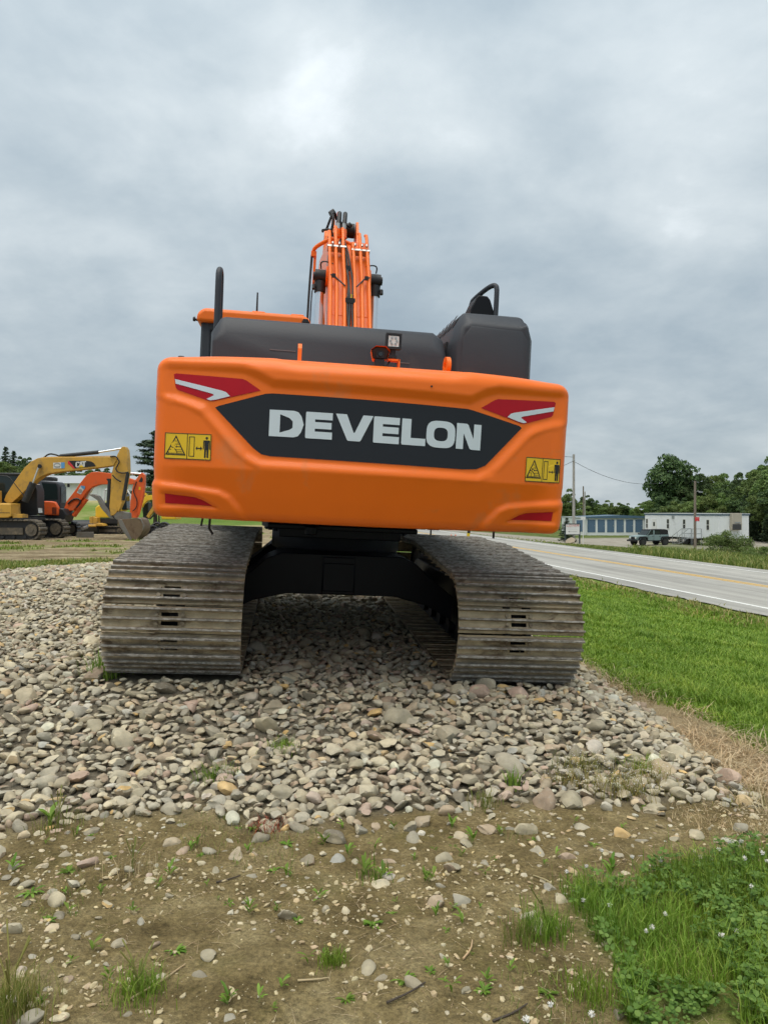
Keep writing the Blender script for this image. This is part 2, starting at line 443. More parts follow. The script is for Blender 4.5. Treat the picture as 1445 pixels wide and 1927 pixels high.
# ------------------------------------------------------------------ stones
stone_m = bpy.data.materials.new('stone'); stone_m.use_nodes = True; t = stone_m.node_tree; bs = t.nodes['Principled BSDF']
geo = nd(t, 'ShaderNodeNewGeometry'); oi = nd(t, 'ShaderNodeObjectInfo'); tcs = nd(t, 'ShaderNodeTexCoord')
rv = mathn(t, 'FRACT', mathn(t, 'ADD', geo.outputs['Random Per Island'], mathn(t, 'MULTIPLY', oi.outputs['Random'], 7.31)))
sc_ = ramp(t, rv, [(0.0, (0.196, 0.172, 0.127)), (0.08, (0.439, 0.378, 0.262)), (0.16, (0.305, 0.285, 0.227)), (0.24, (0.561, 0.488, 0.338)), (0.32, (0.353, 0.314, 0.222)),
                   (0.40, (0.488, 0.448, 0.347)), (0.48, (0.244, 0.215, 0.157)), (0.56, (0.536, 0.477, 0.343)), (0.64, (0.378, 0.355, 0.288)), (0.71, (0.609, 0.535, 0.373)), (0.78, (0.292, 0.221, 0.157)),
                   (0.84, (0.439, 0.349, 0.242)), (0.885, (0.463, 0.337, 0.262)), (0.92, (0.536, 0.512, 0.433)), (0.95, (0.609, 0.407, 0.161)), (0.975, (0.329, 0.326, 0.298)), (1.0, (0.680, 0.662, 0.504))])
pos = geo.outputs['Position']
ns = noise(t, pos, 14, 6, 0.65)
sc2 = mixc(t, 0.75, sc_, ramp(t, ns, [(0.3, (0.62, 0.62, 0.62)), (0.7, (1.3, 1.28, 1.24))]), 'MULTIPLY')
sc2 = mixc(t, mathn(t, 'MULTIPLY', ramp(t, noise(t, pos, 55, 5, 0.7), [(0.55, (0, 0, 0)), (0.7, (1, 1, 1))]), 0.45), sc2, (0.42, 0.39, 0.33))
t.links.new(sc2, bs.inputs['Base Color']); bs.inputs['Roughness'].default_value = 0.82; bs.inputs['Specular IOR Level'].default_value = 0.3
bn = nd(t, 'ShaderNodeBump'); bn.inputs['Strength'].default_value = 0.55; bn.inputs['Distance'].default_value = 0.008
t.links.new(noise(t, pos, 48, 6, 0.65), bn.inputs['Height']); t.links.new(bn.outputs[0], bs.inputs['Normal'])
MATS['stone'] = stone_m

def ico(n):
    bm = bmesh.new(); bmesh.ops.create_icosphere(bm, subdivisions=n, radius=1.0)
    V = np.array([v.co[:] for v in bm.verts]); F = np.array([[v.index for v in f.verts] for f in bm.faces]); bm.free(); return V, F
def stone_shape(V, r):
    """rounded slab or cobble: sphere cut by soft planes"""
    D = V / np.linalg.norm(V, axis=1, keepdims=True)
    k = r.integers(5, 10); N = r.normal(size=(k, 3)); N /= np.linalg.norm(N, axis=1, keepdims=True)
    dist = r.uniform(0.42, 0.85, k)
    a = D @ N.T
    rad = np.where(a > 0.05, dist / np.maximum(a, 0.05), 9.0)
    p = r.uniform(10, 34)
    rad = ((rad ** -p).sum(1) + 1.0) ** (-1 / p)
    P = D * rad[:, None]
    P += 0.04 * np.sin(P[:, [1, 2, 0]] * r.uniform(3, 6) + r.uniform(0, 6, 3))
    s = np.array([1.0, r.uniform(0.52, 0.92), r.uniform(0.34, 0.64)])
    P = P / np.abs(P).max(0) * s
    return P
ico2 = ico(2); ico3 = ico(3); ico1 = ico(1)
SH2 = [stone_shape(ico2[0], rng) for _ in range(40)]
SH3 = [stone_shape(ico3[0], rng) for _ in range(30)]
SH1 = [stone_shape(ico1[0], rng) for _ in range(16)]
def in_view(x, y, margin=0.9):
    return np.abs(x) < 0.505 * y + margin
cells = {}
def try_place(x, y, r, k):
    cs = 0.14; cx_, cy_ = int(math.floor(x / cs)), int(math.floor(y / cs))
    for a in range(cx_ - 2, cx_ + 3):
        for b_ in range(cy_ - 2, cy_ + 3):
            for (qx, qy, qr) in cells.get((a, b_), ()):
                d = (r + qr) * k
                if (qx - x) ** 2 + (qy - y) ** 2 < d * d: return False
    cells.setdefault((cx_, cy_), []).append((x, y, r)); return True
stones = []          # x, y, r(half length), sink
def track_zone(x, y):
    lx, ly = to_local_xy(x, y)
    return (abs(abs(lx) - 1.195) < 0.47) and (-1.95 < ly < 2.0)
def fill(n, rlo, rhi, k, y0=3.3, y1=20.5, power=1.6, sink=0.25):
    u = rng.random(n)
    ys = y0 * (y1 / y0) ** u ** 1.0
    xs = rng.uniform(-1, 1, n) * (0.505 * ys + 1.5)
    xs = np.maximum(xs, -8 + rng.random(n))
    ok = (in_bed(xs, ys) > rng.uniform(0.15, 0.9, n))
    rs = rlo + (rhi - rlo) * rng.random(n) ** power
    rs = np.where(ys > 9, rs * 1.15, rs)
    for x, y, r in zip(xs[ok], ys[ok], rs[ok]):
        if track_zone(x, y): continue
        if try_place(x, y, r, k): stones.append((x, y, r, sink))
fill(500, 0.062, 0.105, 0.78, power=2.2)
fill(36000, 0.030, 0.058, 0.58, y1=8.5, power=1.5)
fill(26000, 0.038, 0.072, 0.62, y0=8, power=1.4)
fill(50000, 0.018, 0.036, 0.56, y1=9, power=1.0, sink=-0.3)
fill(30000, 0.024, 0.040, 0.62, y0=8, power=1.0, sink=-0.3)
# loose stones lying in the bare dirt in front
nloose = 4200
ys = rng.uniform(2.0, 4.3, nloose); xs = rng.uniform(-1, 1, nloose) * (0.505 * ys + 0.5)
dens = 1.7 * np.exp(-np.maximum(0, 3.85 - ys) / 0.42) + 1.3 * np.exp(-((xs + 1.45) / 0.45) ** 2 - ((ys - 3.05) / 0.45) ** 2) + 0.13 * (fbm(xs * 2 + 3, ys * 2) > .48)
keep = (rng.random(nloose) < dens * 0.55) & (in_bed(xs, ys) < 0.5) & ~((xs > 0.75) & (ys < 3.1))
for x, y in zip(xs[keep], ys[keep]):
    r = 0.013 + 0.042 * rng.random() ** 2.4
    if rng.random() < 0.03: r = rng.uniform(0.045, 0.06)
    r *= 0.72 + 0.28 * min(1.0, max(0.0, (y - 2.6) / 0.9))
    if try_place(x, y, r, 0.9): stones.append((x, y, r, 0.45 if rng.random() < .65 else 0.1))
def eulerM(a, b, c):
    ca, sa_, cb, sb_, cc, s_c = np.cos(a), np.sin(a), np.cos(b), np.sin(b), np.cos(c), np.sin(c)
    Rx = np.array([[1,0,0],[0,ca,-sa_],[0,sa_,ca]]); Ry = np.array([[cb,0,sb_],[0,1,0],[-sb_,0,cb]]); Rz = np.array([[cc,-s_c,0],[s_c,cc,0],[0,0,1]])
    return Rz @ Ry @ Rx
S = np.array(stones); zs = height(S[:, 0], S[:, 1])
app = S[:, 2] / S[:, 1]; app[~in_view(S[:, 0], S[:, 1], -0.05)] = 0
order = np.argsort(-app); big = set(order[:300].tolist())
stone_bed = empty('stone_bed'); struct(stone_bed)
stone_me = []
for P in SH3:
    me = bpy.data.meshes.new('stone')
    me.from_pydata(P.tolist(), [], ico3[1].tolist()); me.polygons.foreach_set('use_smooth', [True] * len(me.polygons))
    me.set_sharp_from_angle(angle=math.radians(30)); me.materials.append(stone_m); stone_me.append(me)
VV = []; FF = []; off = 0
for i, (x, y, r, sink) in enumerate(stones):
    ang = (rng.normal(0, 0.28), rng.normal(0, 0.28), rng.uniform(0, 2 * PI))
    z = zs[i] + r * (0.42 - sink) + (rng.uniform(-0.012, 0.02) if in_bed(x, y) > .5 else -0.004)
    if i in big:
        o = bpy.data.objects.new('stone', stone_me[int(rng.integers(len(stone_me)))]); COL.objects.link(o)
        o.parent = stone_bed; o.location = (x, y, z); o.rotation_euler = ang; s = r * rng.uniform(0.95, 1.1); o.scale = (s, s * rng.uniform(.9, 1.1), s * rng.uniform(.85, 1.2))
    else:
        far = y > 10.5
        shp = SH2[int(rng.integers(40))] if not far else SH2[int(rng.integers(40))]
        P = shp * r @ eulerM(*ang).T + np.array([x, y, z])
        VV.append(P); FF.append(ico2[1] + off); off += len(P)
o = np_obj('bed_stones', np.concatenate(VV), np.concatenate(FF), 'stone', stone_bed, smooth=True); stuff(o); o.data.set_sharp_from_angle(angle=math.radians(37))
print('stones', len(stones), 'tris', sum(len(f) for f in FF))
# chips of gravel pressed into the dirt
mchip = stone_m.copy(); mchip.name = 'chip'; MATS['chip'] = mchip
for q_ in mchip.node_tree.nodes:
    if q_.type == 'VALTORGB' and len(q_.color_ramp.elements) > 10:
        for e_ in q_.color_ramp.elements: c_ = e_.color; e_.color = (min(.6, c_[0] * .75 + .19), min(.55, c_[1] * .75 + .14), min(.45, c_[2] * .7 + .07), 1)
n = 11000
ys = 1.9 + 2.6 * rng.random(n) ** 0.8; xs = rng.uniform(-1, 1, n) * (0.505 * ys + 0.5)
cl = fbm(xs * 2.3 + 40, ys * 2.3, 3)
keep = (rng.random(n) < sst(0.42, 0.66, cl) * 0.9 + 0.16) & ~((xs > 0.8) & (ys < 3.0)) & (in_bed(xs, ys) < .6)
xs, ys = xs[keep], ys[keep]; zc = height(xs, ys)
VV = []; FF = []; off = 0
for x, y, z in zip(xs, ys, zc):
    r = 0.003 + 0.015 * rng.random() ** 3.0
    P = SH1[int(rng.integers(16))] * r @ eulerM(rng.normal(0, .3), rng.normal(0, .3), rng.uniform(0, 6.3)).T + np.array([x, y, z + r * 0.15])
    VV.append(P); FF.append(ico1[1] + off); off += len(P)
o = np_obj('gravel_chips', np.concatenate(VV), np.concatenate(FF), 'chip', smooth=False)
stuff(o, 'small pale stone chips scattered over the bare brown dirt', 'gravel')

# ================================================================== the big orange excavator
mat('orange_paint', (0.90, 0.165, 0.006), 0.42, var=0.05, vscale=2.5, bump=0.06, bscale=7, coat=0.12, dirt=((0.60, 0.215, 0.075), 0.10, 2.2), spec=0.35)
mat('hood_grey', (0.040, 0.043, 0.050), 0.5, var=0.12, vscale=3, bump=0.05, bscale=60, spec=0.35, dirt=((0.075, 0.075, 0.075), 0.06, 2))
mat('black_paint', (0.0035, 0.004, 0.006), 0.5, var=0.2, vscale=4, dirt=((0.012, 0.011, 0.010), 0.1, 5), spec=0.25)
mat('rubber', (0.012, 0.012, 0.013), 0.55, var=0.2)
mat('chrome', (0.75, 0.76, 0.78), 0.28, 1.0)
mat('zinc', (0.42, 0.42, 0.40), 0.4, 0.8, var=0.2, vscale=40)
mat('logo_black', (0.020, 0.023, 0.029), 0.65, spec=0.25)
mat('logo_white', (0.62, 0.68, 0.71), 0.5, var=0.05, vscale=12)
mat('reflector_red', (0.44, 0.006, 0.016), 0.5, var=0.08, vscale=15, spec=0.25)
mat('sticker_yellow', (0.78, 0.50, 0.012), 0.4)
mat('sticker_black', (0.012, 0.012, 0.012), 0.5)
mat('lamp_and_reflection_glass', (0.72, 0.74, 0.70), 0.1, coat=0.5)
mat('dark_glass', (0.012, 0.018, 0.02), 0.04, spec=0.8)
# track steel: worn ribs, mud in the valleys, rusty earth stains
ms = bpy.data.materials.new('track_steel'); ms.use_nodes = True; t = ms.node_tree; bs = t.nodes['Principled BSDF']
tcn = nd(t, 'ShaderNodeTexCoord'); oi = nd(t, 'ShaderNodeObjectInfo'); geo = nd(t, 'ShaderNodeNewGeometry')
va = nd(t, 'ShaderNodeVectorMath', operation='ADD'); t.links.new(tcn.outputs['Object'], va.inputs[0])
cmx = nd(t, 'ShaderNodeCombineXYZ')
for k in range(3): t.links.new(mathn(t, 'MULTIPLY', oi.outputs['Random'], 13.0 + 7 * k), cmx.inputs[k])
t.links.new(cmx.outputs[0], va.inputs[1]); pv = va.outputs[0]
stretch = nd(t, 'ShaderNodeVectorMath', operation='MULTIPLY'); t.links.new(pv, stretch.inputs[0]); stretch.inputs[1].default_value = (4.5, 8, 8)
sepo = nd(t, 'ShaderNodeSeparateXYZ'); t.links.new(tcn.outputs['Object'], sepo.inputs[0])
steel = ramp(t, noise(t, stretch.outputs[0], 2.2, 7, 0.68), [(0.3, (0.055, 0.053, 0.05)), (0.5, (0.115, 0.107, 0.093)), (0.7, (0.21, 0.19, 0.16))])
mud = ramp(t, noise(t, pv, 9, 6, 0.65), [(0.3, (0.33, 0.25, 0.15)), (0.6, (0.50, 0.40, 0.255)), (0.8, (0.60, 0.50, 0.345))])
mfac = ramp(t, noise(t, stretch.outputs[0], 1.1, 7, 0.7), [(0.32, (0, 0, 0)), (0.55, (1, 1, 1))])
mfac = mathn(t, 'MULTIPLY_ADD', mfac, 0.55, 0.40)
mfac = mathn(t, 'MULTIPLY', mfac, mathn(t, 'MULTIPLY_ADD', oi.outputs['Random'], 0.4, 0.75), clamp=True)
valley = ramp(t, sepo.outputs[2], [(0.012, (1, 1, 1)), (0.028, (0.15, 0.15, 0.15))])
c = mixc(t, mathn(t, 'MULTIPLY', mfac, valley), steel, mud)
rust = ramp(t, noise(t, stretch.outputs[0], 0.8, 6, 0.7, 0.4), [(0.53, (0, 0, 0)), (0.63, (1, 1, 1))])
c = mixc(t, mathn(t, 'MULTIPLY', rust, 0.75), c, (0.085, 0.05, 0.024))
chip = ramp(t, noise(t, stretch.outputs[0], 5, 6, 0.75), [(0.44, (0.15, 0.15, 0.15)), (0.60, (1, 1, 1))])
top = ramp(t, sepo.outputs[2], [(0.030, (0, 0, 0)), (0.039, (1, 1, 1))])
c = mixc(t, mathn(t, 'MULTIPLY', mathn(t, 'MULTIPLY', chip, top), 0.85), c, (0.50, 0.475, 0.43))
t.links.new(c, bs.inputs['Base Color']); bs.inputs['Roughness'].default_value = 0.72; bs.inputs['Specular IOR Level'].default_value = 0.35
bn = nd(t, 'ShaderNodeBump'); bn.inputs['Strength'].default_value = 0.5; bn.inputs['Distance'].default_value = 0.01
t.links.new(noise(t, pv, 40, 6, 0.7), bn.inputs['Height']); t.links.new(bn.outputs[0], bs.inputs['Normal'])
MATS['track_steel'] = ms

EX = empty('large_excavator')
EX.rotation_mode = 'XYZ'
EX.matrix_world = Matrix.Translation(Vector(ORG)) @ Matrix.Rotation(YAW, 4, 'Z') @ Matrix.Rotation(ROLL, 4, 'Y') @ Matrix.Rotation(PITCH, 4, 'X')
tag(EX, 'large orange excavator seen from behind, standing on the stone bed', 'excavator')

# ---- counterweight: plan outline lofted over height with moulded relief
CWX, CWR, CWF = 1.30, 0.13, -1.95
def cw_rear(x): return -2.80 + 0.30 * (x / 1.355) ** 2
def cw_outline(n_rear=170, n_cor=9, n_side=9):
    P = []; ye = cw_rear(CWX - CWR) 
    sl = 2 * 0.30 * (CWX - CWR) / 1.355 ** 2
    for i in range(n_side): P.append((-CWX, CWF + (ye + CWR - CWF) * i / n_side))
    cxr, cyr = CWX - CWR, ye + CWR
    a_end = math.atan(sl)
    for i in range(n_cor): 
        a = (PI / 2 - a_end * 0.7) * i / n_cor
        P.append((-(cxr + CWR * math.cos(a)), cyr - CWR * math.sin(a)))
    for i in range(n_rear + 1):
        x = -cxr + 2 * cxr * i / n_rear + 0.0
        P.append((x, cw_rear(x)))
    L = [(-x, y) for x, y in P[:n_side + n_cor]][::-1]
    return np.array(P + L)
CWP = cw_outline()
d_ = np.gradient(CWP, axis=0); CWN = np.stack([d_[:, 1], -d_[:, 0]], 1); CWN /= np.linalg.norm(CWN, axis=1, keepdims=True)
for _ in range(2): CWN[1:-1] = (CWN[:-2] + CWN[1:-1] * 2 + CWN[2:]) / 4
CWN /= np.linalg.norm(CWN, axis=1, keepdims=True)
def poly_sd(x, z, poly):
    """signed distance, negative inside"""
    P = np.array(poly); x = np.asarray(x, float); z = np.asarray(z, float)
    d = np.full(x.shape, 1e9); ins = np.zeros(x.shape, bool); n = len(P)
    for i in range(n):
        a = P[i]; b = P[(i + 1) % n]; e = b - a
        wx = x - a[0]; wz = z - a[1]
        tt = np.clip((wx * e[0] + wz * e[1]) / (e @ e), 0, 1)
        d = np.minimum(d, np.hypot(wx - tt * e[0], wz - tt * e[1]))
        c_ = ((a[1] > z) != (b[1] > z)) & (x < (b[0] - a[0]) * (z - a[1]) / (b[1] - a[1] + 1e-12) + a[0])
        ins ^= c_
    return np.where(ins, -d, d)
def mirror(p): return [(-a, b) for a, b in p][::-1]
LOGO = [(-.935, 1.828), (-.915, 1.838), (-.64, 1.920), (-.60, 1.924), (.58, 1.907), (.62, 1.900), (.935, 1.832), (.955, 1.820), (.72, 1.572), (.66, 1.546), (.57, 1.540), (-.60, 1.556), (-.65, 1.565), (-.70, 1.600)]
REC = [(-1.225, 2.045), (-.78, 2.03), (-.70, 2.0), (-.60, 1.950), (.60, 1.930), (.70, 1.985), (.78, 2.01), (1.225, 2.03), (1.215, 1.905), (1.02, 1.845), (.965, 1.805), (.735, 1.555), (.66, 1.525), (-.64, 1.540), (-.72, 1.58), (-.95, 1.812), (-.985, 1.855), (-1.205, 1.92)]
RIDGE = [(-1.29, 2.2), (1.29, 2.2), (1.30, 1.87), (1.10, 1.815), (1.00, 1.76), (.80, 1.55), (.68, 1.475), (-.68, 1.49), (-.80, 1.56), (-1.00, 1.78), (-1.10, 1.83), (-1.30, 1.88)]
LUMP = [(-1.5, 1.375), (-1.28, 1.37), (-1.08, 1.35), (-.90, 1.33), (-.84, 1.30), (-.79, 1.24), (-.72, 1.10), (-1.5, 1.10)]
LREC = [(-1.235, 1.315), (-1.05, 1.300), (-.985, 1.272), (-.905, 1.225), (-1.235, 1.225)]
def relief(x, z):
    x = np.asarray(x, float); z = np.asarray(z, float)
    p = np.interp(z, [1.155, 1.30, 1.47, 1.93, 2.05, 2.14], [-.125, -.066, -.006, 0.0, -.003, -.022])
    p = p * (1 - .8 * sst(1.05, 1.28, np.abs(x)))
    r = 0.010 * sst(0.02, -0.02, poly_sd(x, z, RIDGE)) * (1 - .6 * sst(1.15, 1.29, np.abs(x)))
    sd_ = poly_sd(x, z, REC) - 0.004
    q_ = np.clip(sd_ / 0.052, 0, 1); q_ = q_ * .8 + .2 * q_ * q_ * (3 - 2 * q_)
    r = r - 0.030 * (1 - q_) * (1 - .7 * sst(1.22, 1.29, np.abs(x)))
    for q in (LUMP, mirror(LUMP)):
        r = r + 0.030 * sst(0.021, -0.021, poly_sd(x, z, q)) * (1 - .5 * sst(1.15, 1.29, np.abs(x)))
    for q in (LREC, mirror(LREC)):
        r = r - 0.016 * sst(0.008, -0.012, poly_sd(x, z, q))
    return p + r
def cw_top(x): return 2.118 + 0.022 * sst(0.42, 0.62, np.abs(x)) - 0.012 * sst(0.9, 1.3, np.abs(x))
def cw_surf(x, z, off=0.0):
    """point on the rear skin at lateral x, height z"""
    x = np.asarray(x, float); z = np.asarray(z, float)
    # outline index by x (monotone over the rear and the corners)
    k = np.interp(x, CWP[9:-9, 0], np.arange(9, len(CWP) - 9))
    oy = np.interp(k, np.arange(len(CWP)), CWP[:, 1])
    nx = np.interp(k, np.arange(len(CWP)), CWN[:, 0]); ny = np.interp(k, np.arange(len(CWP)), CWN[:, 1])
    d = relief(x, z) + off
    return np.stack([x + nx * d, oy + ny * d, z], -1)
if CWN[len(CWN) // 2, 1] > 0: CWN = -CWN
nz = 84
FR = 0.055
prof = [(v, 0.0) for v in np.linspace(0, 1, nz)]
rows = []
ox = CWP[:, 0]
topz = cw_top(ox); botz = np.full_like(ox, 1.158)
def row(zv, inset):
    d = relief(ox, zv) - inset
    return np.stack([ox + CWN[:, 0] * d, CWP[:, 1] + CWN[:, 1] * d, zv], -1)
for k in range(5, 0, -1):
    a = PI / 2 * k / 5
    rows.append(row(botz + FR * (1 - math.sin(a)), FR * (1 - math.cos(a))))
for v in np.linspace(0, 1, nz): rows.append(row(botz + FR + (topz - botz - 2 * FR - .02) * v, 0.0))
for k in range(1, 7):
    a = PI / 2 * k / 6
    rows.append(row(topz - (FR + .02) * (1 - math.sin(a)), (FR + .02) * (1 - math.cos(a))))
NR, NC = len(rows), len(ox)
V = np.concatenate(rows); ii = np.arange(NR * NC).reshape(NR, NC)
F = [tuple(q) for q in np.stack([ii[:-1, :-1], ii[:-1, 1:], ii[1:, 1:], ii[1:, :-1]], -1).reshape(-1, 4).tolist()]
F.append(tuple(ii[-1].tolist())); F.append(tuple(ii[0, ::-1].tolist())); F.append(tuple(ii[:, 0].tolist() + ii[::-1, -1].tolist()))
g = Geo(); g.add(V.tolist(), F)
CW = g.obj('counterweight', 'orange_paint', EX, smooth=50)

def decal(name, polys, material, parent, off, surf=cw_surf, cell=0.04, thick=0.0):
    """flat print or thin panel laid on a surface; polys: list of (outer, [holes], material index)"""
    AV = []; AF = []; AM = []
    for it in polys:
        outer, holes, mi = it if len(it) == 3 else (it[0], it[1], 0)
        bm = bmesh.new()
        ed = []
        for loop in [outer] + list(holes):
            vs = [bm.verts.new((a, 0, b)) for a, b in loop]
            for i in range(len(vs)): ed.append(bm.edges.new((vs[i], vs[(i + 1) % len(vs)])))
        bmesh.ops.triangle_fill(bm, use_beauty=True, use_dissolve=False, edges=ed)
        xs = [v.co.x for v in bm.verts]; zs_ = [v.co.z for v in bm.verts]
        for ax, lo, hi in (('x', min(xs), max(xs)), ('z', min(zs_), max(zs_))):
            k = math.floor(lo / cell) + 1
            while k * cell < hi - 1e-5:
                co = Vector((k * cell, 0, 0)) if ax == 'x' else Vector((0, 0, k * cell))
                no = Vector((1, 0, 0)) if ax == 'x' else Vector((0, 0, 1))
                bmesh.ops.bisect_plane(bm, geom=bm.verts[:] + bm.edges[:] + bm.faces[:], plane_co=co, plane_no=no)
                k += 1
        bm.verts.index_update()
        C2 = np.array([[v.co.x, v.co.z] for v in bm.verts])
        P = surf(C2[:, 0], C2[:, 1], off + 0.0012 * mi)
        o0 = len(AV); AV += P.tolist()
        for f in bm.faces:
            q = [v.index + o0 for v in f.verts]
            n = f.normal.y
            AF.append(tuple(q if n < 0 else q[::-1])); AM.append(mi)
        bm.free()
    me = bpy.data.meshes.new(name); me.from_pydata([tuple(p) for p in AV], [], AF)
    ml = material if isinstance(material, list) else [material]
    for q in ml: me.materials.append(MATS[q])
    me.polygons.foreach_set('material_index', AM)
    o = bpy.data.objects.new(name, me); COL.objects.link(o); o.parent = parent
    return o
decal('logo_panel', [(LOGO, [])], 'logo_black', CW, 0.003)
def letter(ch):
    """unit glyphs of the wide bold lettering: (outer, holes)"""
    if ch == 'D': return [(0, 1), (.72, 1), (.84, .95), (.93, .80), (1, .5), (.93, .2), (.84, .05), (.72, 0), (0, 0)], [[(.31, .84), (.58, .72), (.68, .60), (.68, .36), (.60, .28), (.31, .15)]]
    if ch == 'E': return [(.03, 1), (1, 1), (1, .73), (.35, .73), (.35, .63), (.97, .63), (.97, .38), (.35, .38), (.35, .27), (1, .27), (1, 0), (.03, 0), (0, .04), (0, .96)], []
    if ch == 'V': return [(0, 1), (.29, 1), (.49, .32), (.52, .32), (.73, 1), (1, 1), (.69, .04), (.66, 0), (.35, 0), (.32, .04)], []
    if ch == 'L': return [(0, 1), (.38, 1), (.38, .28), (1, .28), (1, 0), (.04, 0), (0, .05)], []
    if ch == 'N': return [(0, 1), (.40, 1), (.47, .95), (.70, .42), (.70, 1), (1, 1), (1, 0), (.62, 0), (.55, .05), (.29, .62), (.29, 0), (0, 0)], []
    if ch == 'O':
        def ring(rx, ry, k): 
            return [(.5 + rx * math.copysign(abs(math.cos(a)) ** k, math.cos(a)), .5 + ry * math.copysign(abs(math.sin(a)) ** k, math.sin(a))) for a in np.linspace(0, 2 * PI, 32, endpoint=False)]
        return ring(.5, .52, .62), [ring(.24, .26, .7)]
SP = [('D', -.610, -.408), ('E', -.397, -.240), ('V', -.222, .000), ('E', .004, .160), ('L', .174, .322), ('O', .326, .508), ('N', .516, .676)]
for ch, a, b in SP:
    outer, holes = letter(ch)
    zc0 = lambda x: 1.668 - 0.010 * x
    fx = lambda p: (a + (b - a) * p[0], zc0(a + (b - a) * p[0]) + 0.155 * p[1])
    decal('letter', [([fx(p) for p in outer], [[fx(p) for p in h] for h in holes])], 'logo_white', CW, 0.0055)
REDL = [(-1.195, 2.018), (-1.18, 2.024), (-.78, 2.002), (-.755, 1.993), (-.668, 1.938), (-.945, 1.866), (-.975, 1.866), (-1.165, 1.926), (-1.178, 1.938)]
ARRL = [(-1.185, 1.990), (-.895, 1.928), (-.872, 1.920), (-.848, 1.898), (-.925, 1.876), (-.965, 1.869), (-.988, 1.876), (-.944, 1.900), (-.952, 1.908), (-1.180, 1.963)]
def jig(p, dz): return [(a, b + dz) for a, b in p]
for q, r_ in ((REDL, ARRL), (jig(mirror(REDL), -.018), jig(mirror(ARRL), -.018))):
    o = decal('red_panel', [(q, [])], 'reflector_red', CW, 0.003)
    decal('arrow_mark', [(r_, [])], 'logo_white', CW, 0.0055)
LR = [(-1.216, 1.302), (-1.05, 1.287), (-1.0, 1.272), (-.944, 1.240), (-1.214, 1.244)]
for q in (LR, mirror(LR)): decal('lower_reflector', [(q, [])], 'reflector_red', CW, 0.003)
# warning stickers
def stroke(pts, w, closed=False):
    out = []
    n = len(pts)
    for i in range(n if closed else n - 1):
        (x0, y0), (x1, y1) = pts[i], pts[(i + 1) % n]
        dx, dy = x1 - x0, y1 - y0; L = math.hypot(dx, dy); dx /= L; dy /= L
        e = w / 2
        out.append(([(x0 - dx*e - dy*e, y0 - dy*e + dx*e), (x0 - dx*e + dy*e, y0 - dy*e - dx*e), (x1 + dx*e + dy*e, y1 + dy*e - dx*e), (x1 + dx*e - dy*e, y1 + dy*e + dx*e)], [], 1))
    return out
def circ(x, y, r, n=14): return [(x + r * math.cos(2*PI*i/n), y + r * math.sin(2*PI*i/n)) for i in range(n)]
def sticker(x0, x1, z0, z1):
    # unit space 0..2 x 0..1.06
    L = [([(0, 0), (2, 0), (2, 1.06), (0, 1.06)], [], 0)]
    L += stroke([(0.02, .02), (1.98, .02), (1.98, 1.04), (.02, 1.04)], .03, True)
    L += stroke([(.97, .03), (.97, 1.03)], .03)
    L += stroke([(.08, .18), (.48, .92), (.88, .18)], .045, True)
    L += stroke([(.16, .23), (.80, .23)], .022)
    L += stroke([(.17, .25), (.17, .38), (.34, .38), (.34, .25)], .02)
    L += stroke([(.25, .50), (.40, .45), (.50, .35), (.54, .27)], .035)
    L += [(circ(.40, .545, .04), [], 1)]
    L += stroke([(.48, .50), (.68, .50)], .025) + [([(.46, .50), (.53, .55), (.53, .45)], [], 1)]
    L += stroke([(.46, .60), (.62, .60)], .018) + stroke([(.48, .38), (.74, .38)], .018) + stroke([(.56, .30), (.76, .30)], .018)
    L += stroke([(.42, .73), (.55, .73)], .018) + stroke([(.53, .65), (.58, .65)], .018)
    L += stroke([(1.06, .14), (1.27, .14), (1.27, .92), (1.06, .92)], .03, True)
    L += stroke([(1.38, .47), (1.56, .47)], .045) + [([(1.33, .47), (1.41, .56), (1.41, .38)], [], 1), ([(1.62, .47), (1.54, .56), (1.54, .38)], [], 1)]
    L += [(circ(1.80, .89, .055), [], 1), ([(1.66, .80), (1.94, .80), (1.95, .44), (1.91, .44), (1.90, .72), (1.89, .72), (1.89, .10), (1.82, .10), (1.81, .42), (1.79, .42), (1.78, .10), (1.71, .10), (1.71, .72), (1.70, .72), (1.69, .44), (1.65, .44)], [], 1)]
    fx = lambda p: (x0 + (x1 - x0) * p[0] / 2, z0 + (z1 - z0) * p[1] / 1.06)
    decal('warning_sticker', [([fx(p) for p in o], [], mi) for o, h, mi in L], ['sticker_yellow', 'sticker_black'], CW, 0.003, cell=0.05)
sticker(-1.222, -.941, 1.512, 1.668)
sticker(.988, 1.240, 1.488, 1.643)
# fittings on the counterweight
for x in (-.446, .497):
    g = Geo(); 
    if x < 0: g.prism([(-2.50, 2.10), (-2.34, 2.10), (-2.36, 2.24), (-2.40, 2.275), (-2.44, 2.275), (-2.48, 2.24)], x - .012, x + .012, 'x')
    else:
        n = 18; R0, R1 = .055, .024
        cy, cz = -2.42, 2.205
        for yv in (0,):
            M_ = Matrix.Translation((x, cy, cz)) @ Matrix.Rotation(math.radians(4), 4, 'Z')
            vs = []; fs = []
            for s_ in (-.014, .014):
                for r0_ in (R0, R1):
                    vs += [M_ @ Vector((s_, r0_ * math.cos(2*PI*i/n) , r0_ * math.sin(2*PI*i/n) * 1.05)) for i in range(n)]
            for i in range(n):
                j = (i + 1) % n
                fs += [(i, j, n+j, n+i), (2*n+i, 3*n+i, 3*n+j, 2*n+j), (i, 2*n+i, 2*n+j, j), (n+i, n+j, 3*n+j, 3*n+i)]
            g.add(vs, fs)
            g.box((-.014, -.05, -.12), (.014, .05, -.045), 0, M_)
    g.obj('lifting_eye', 'orange_paint', CW, smooth=40)
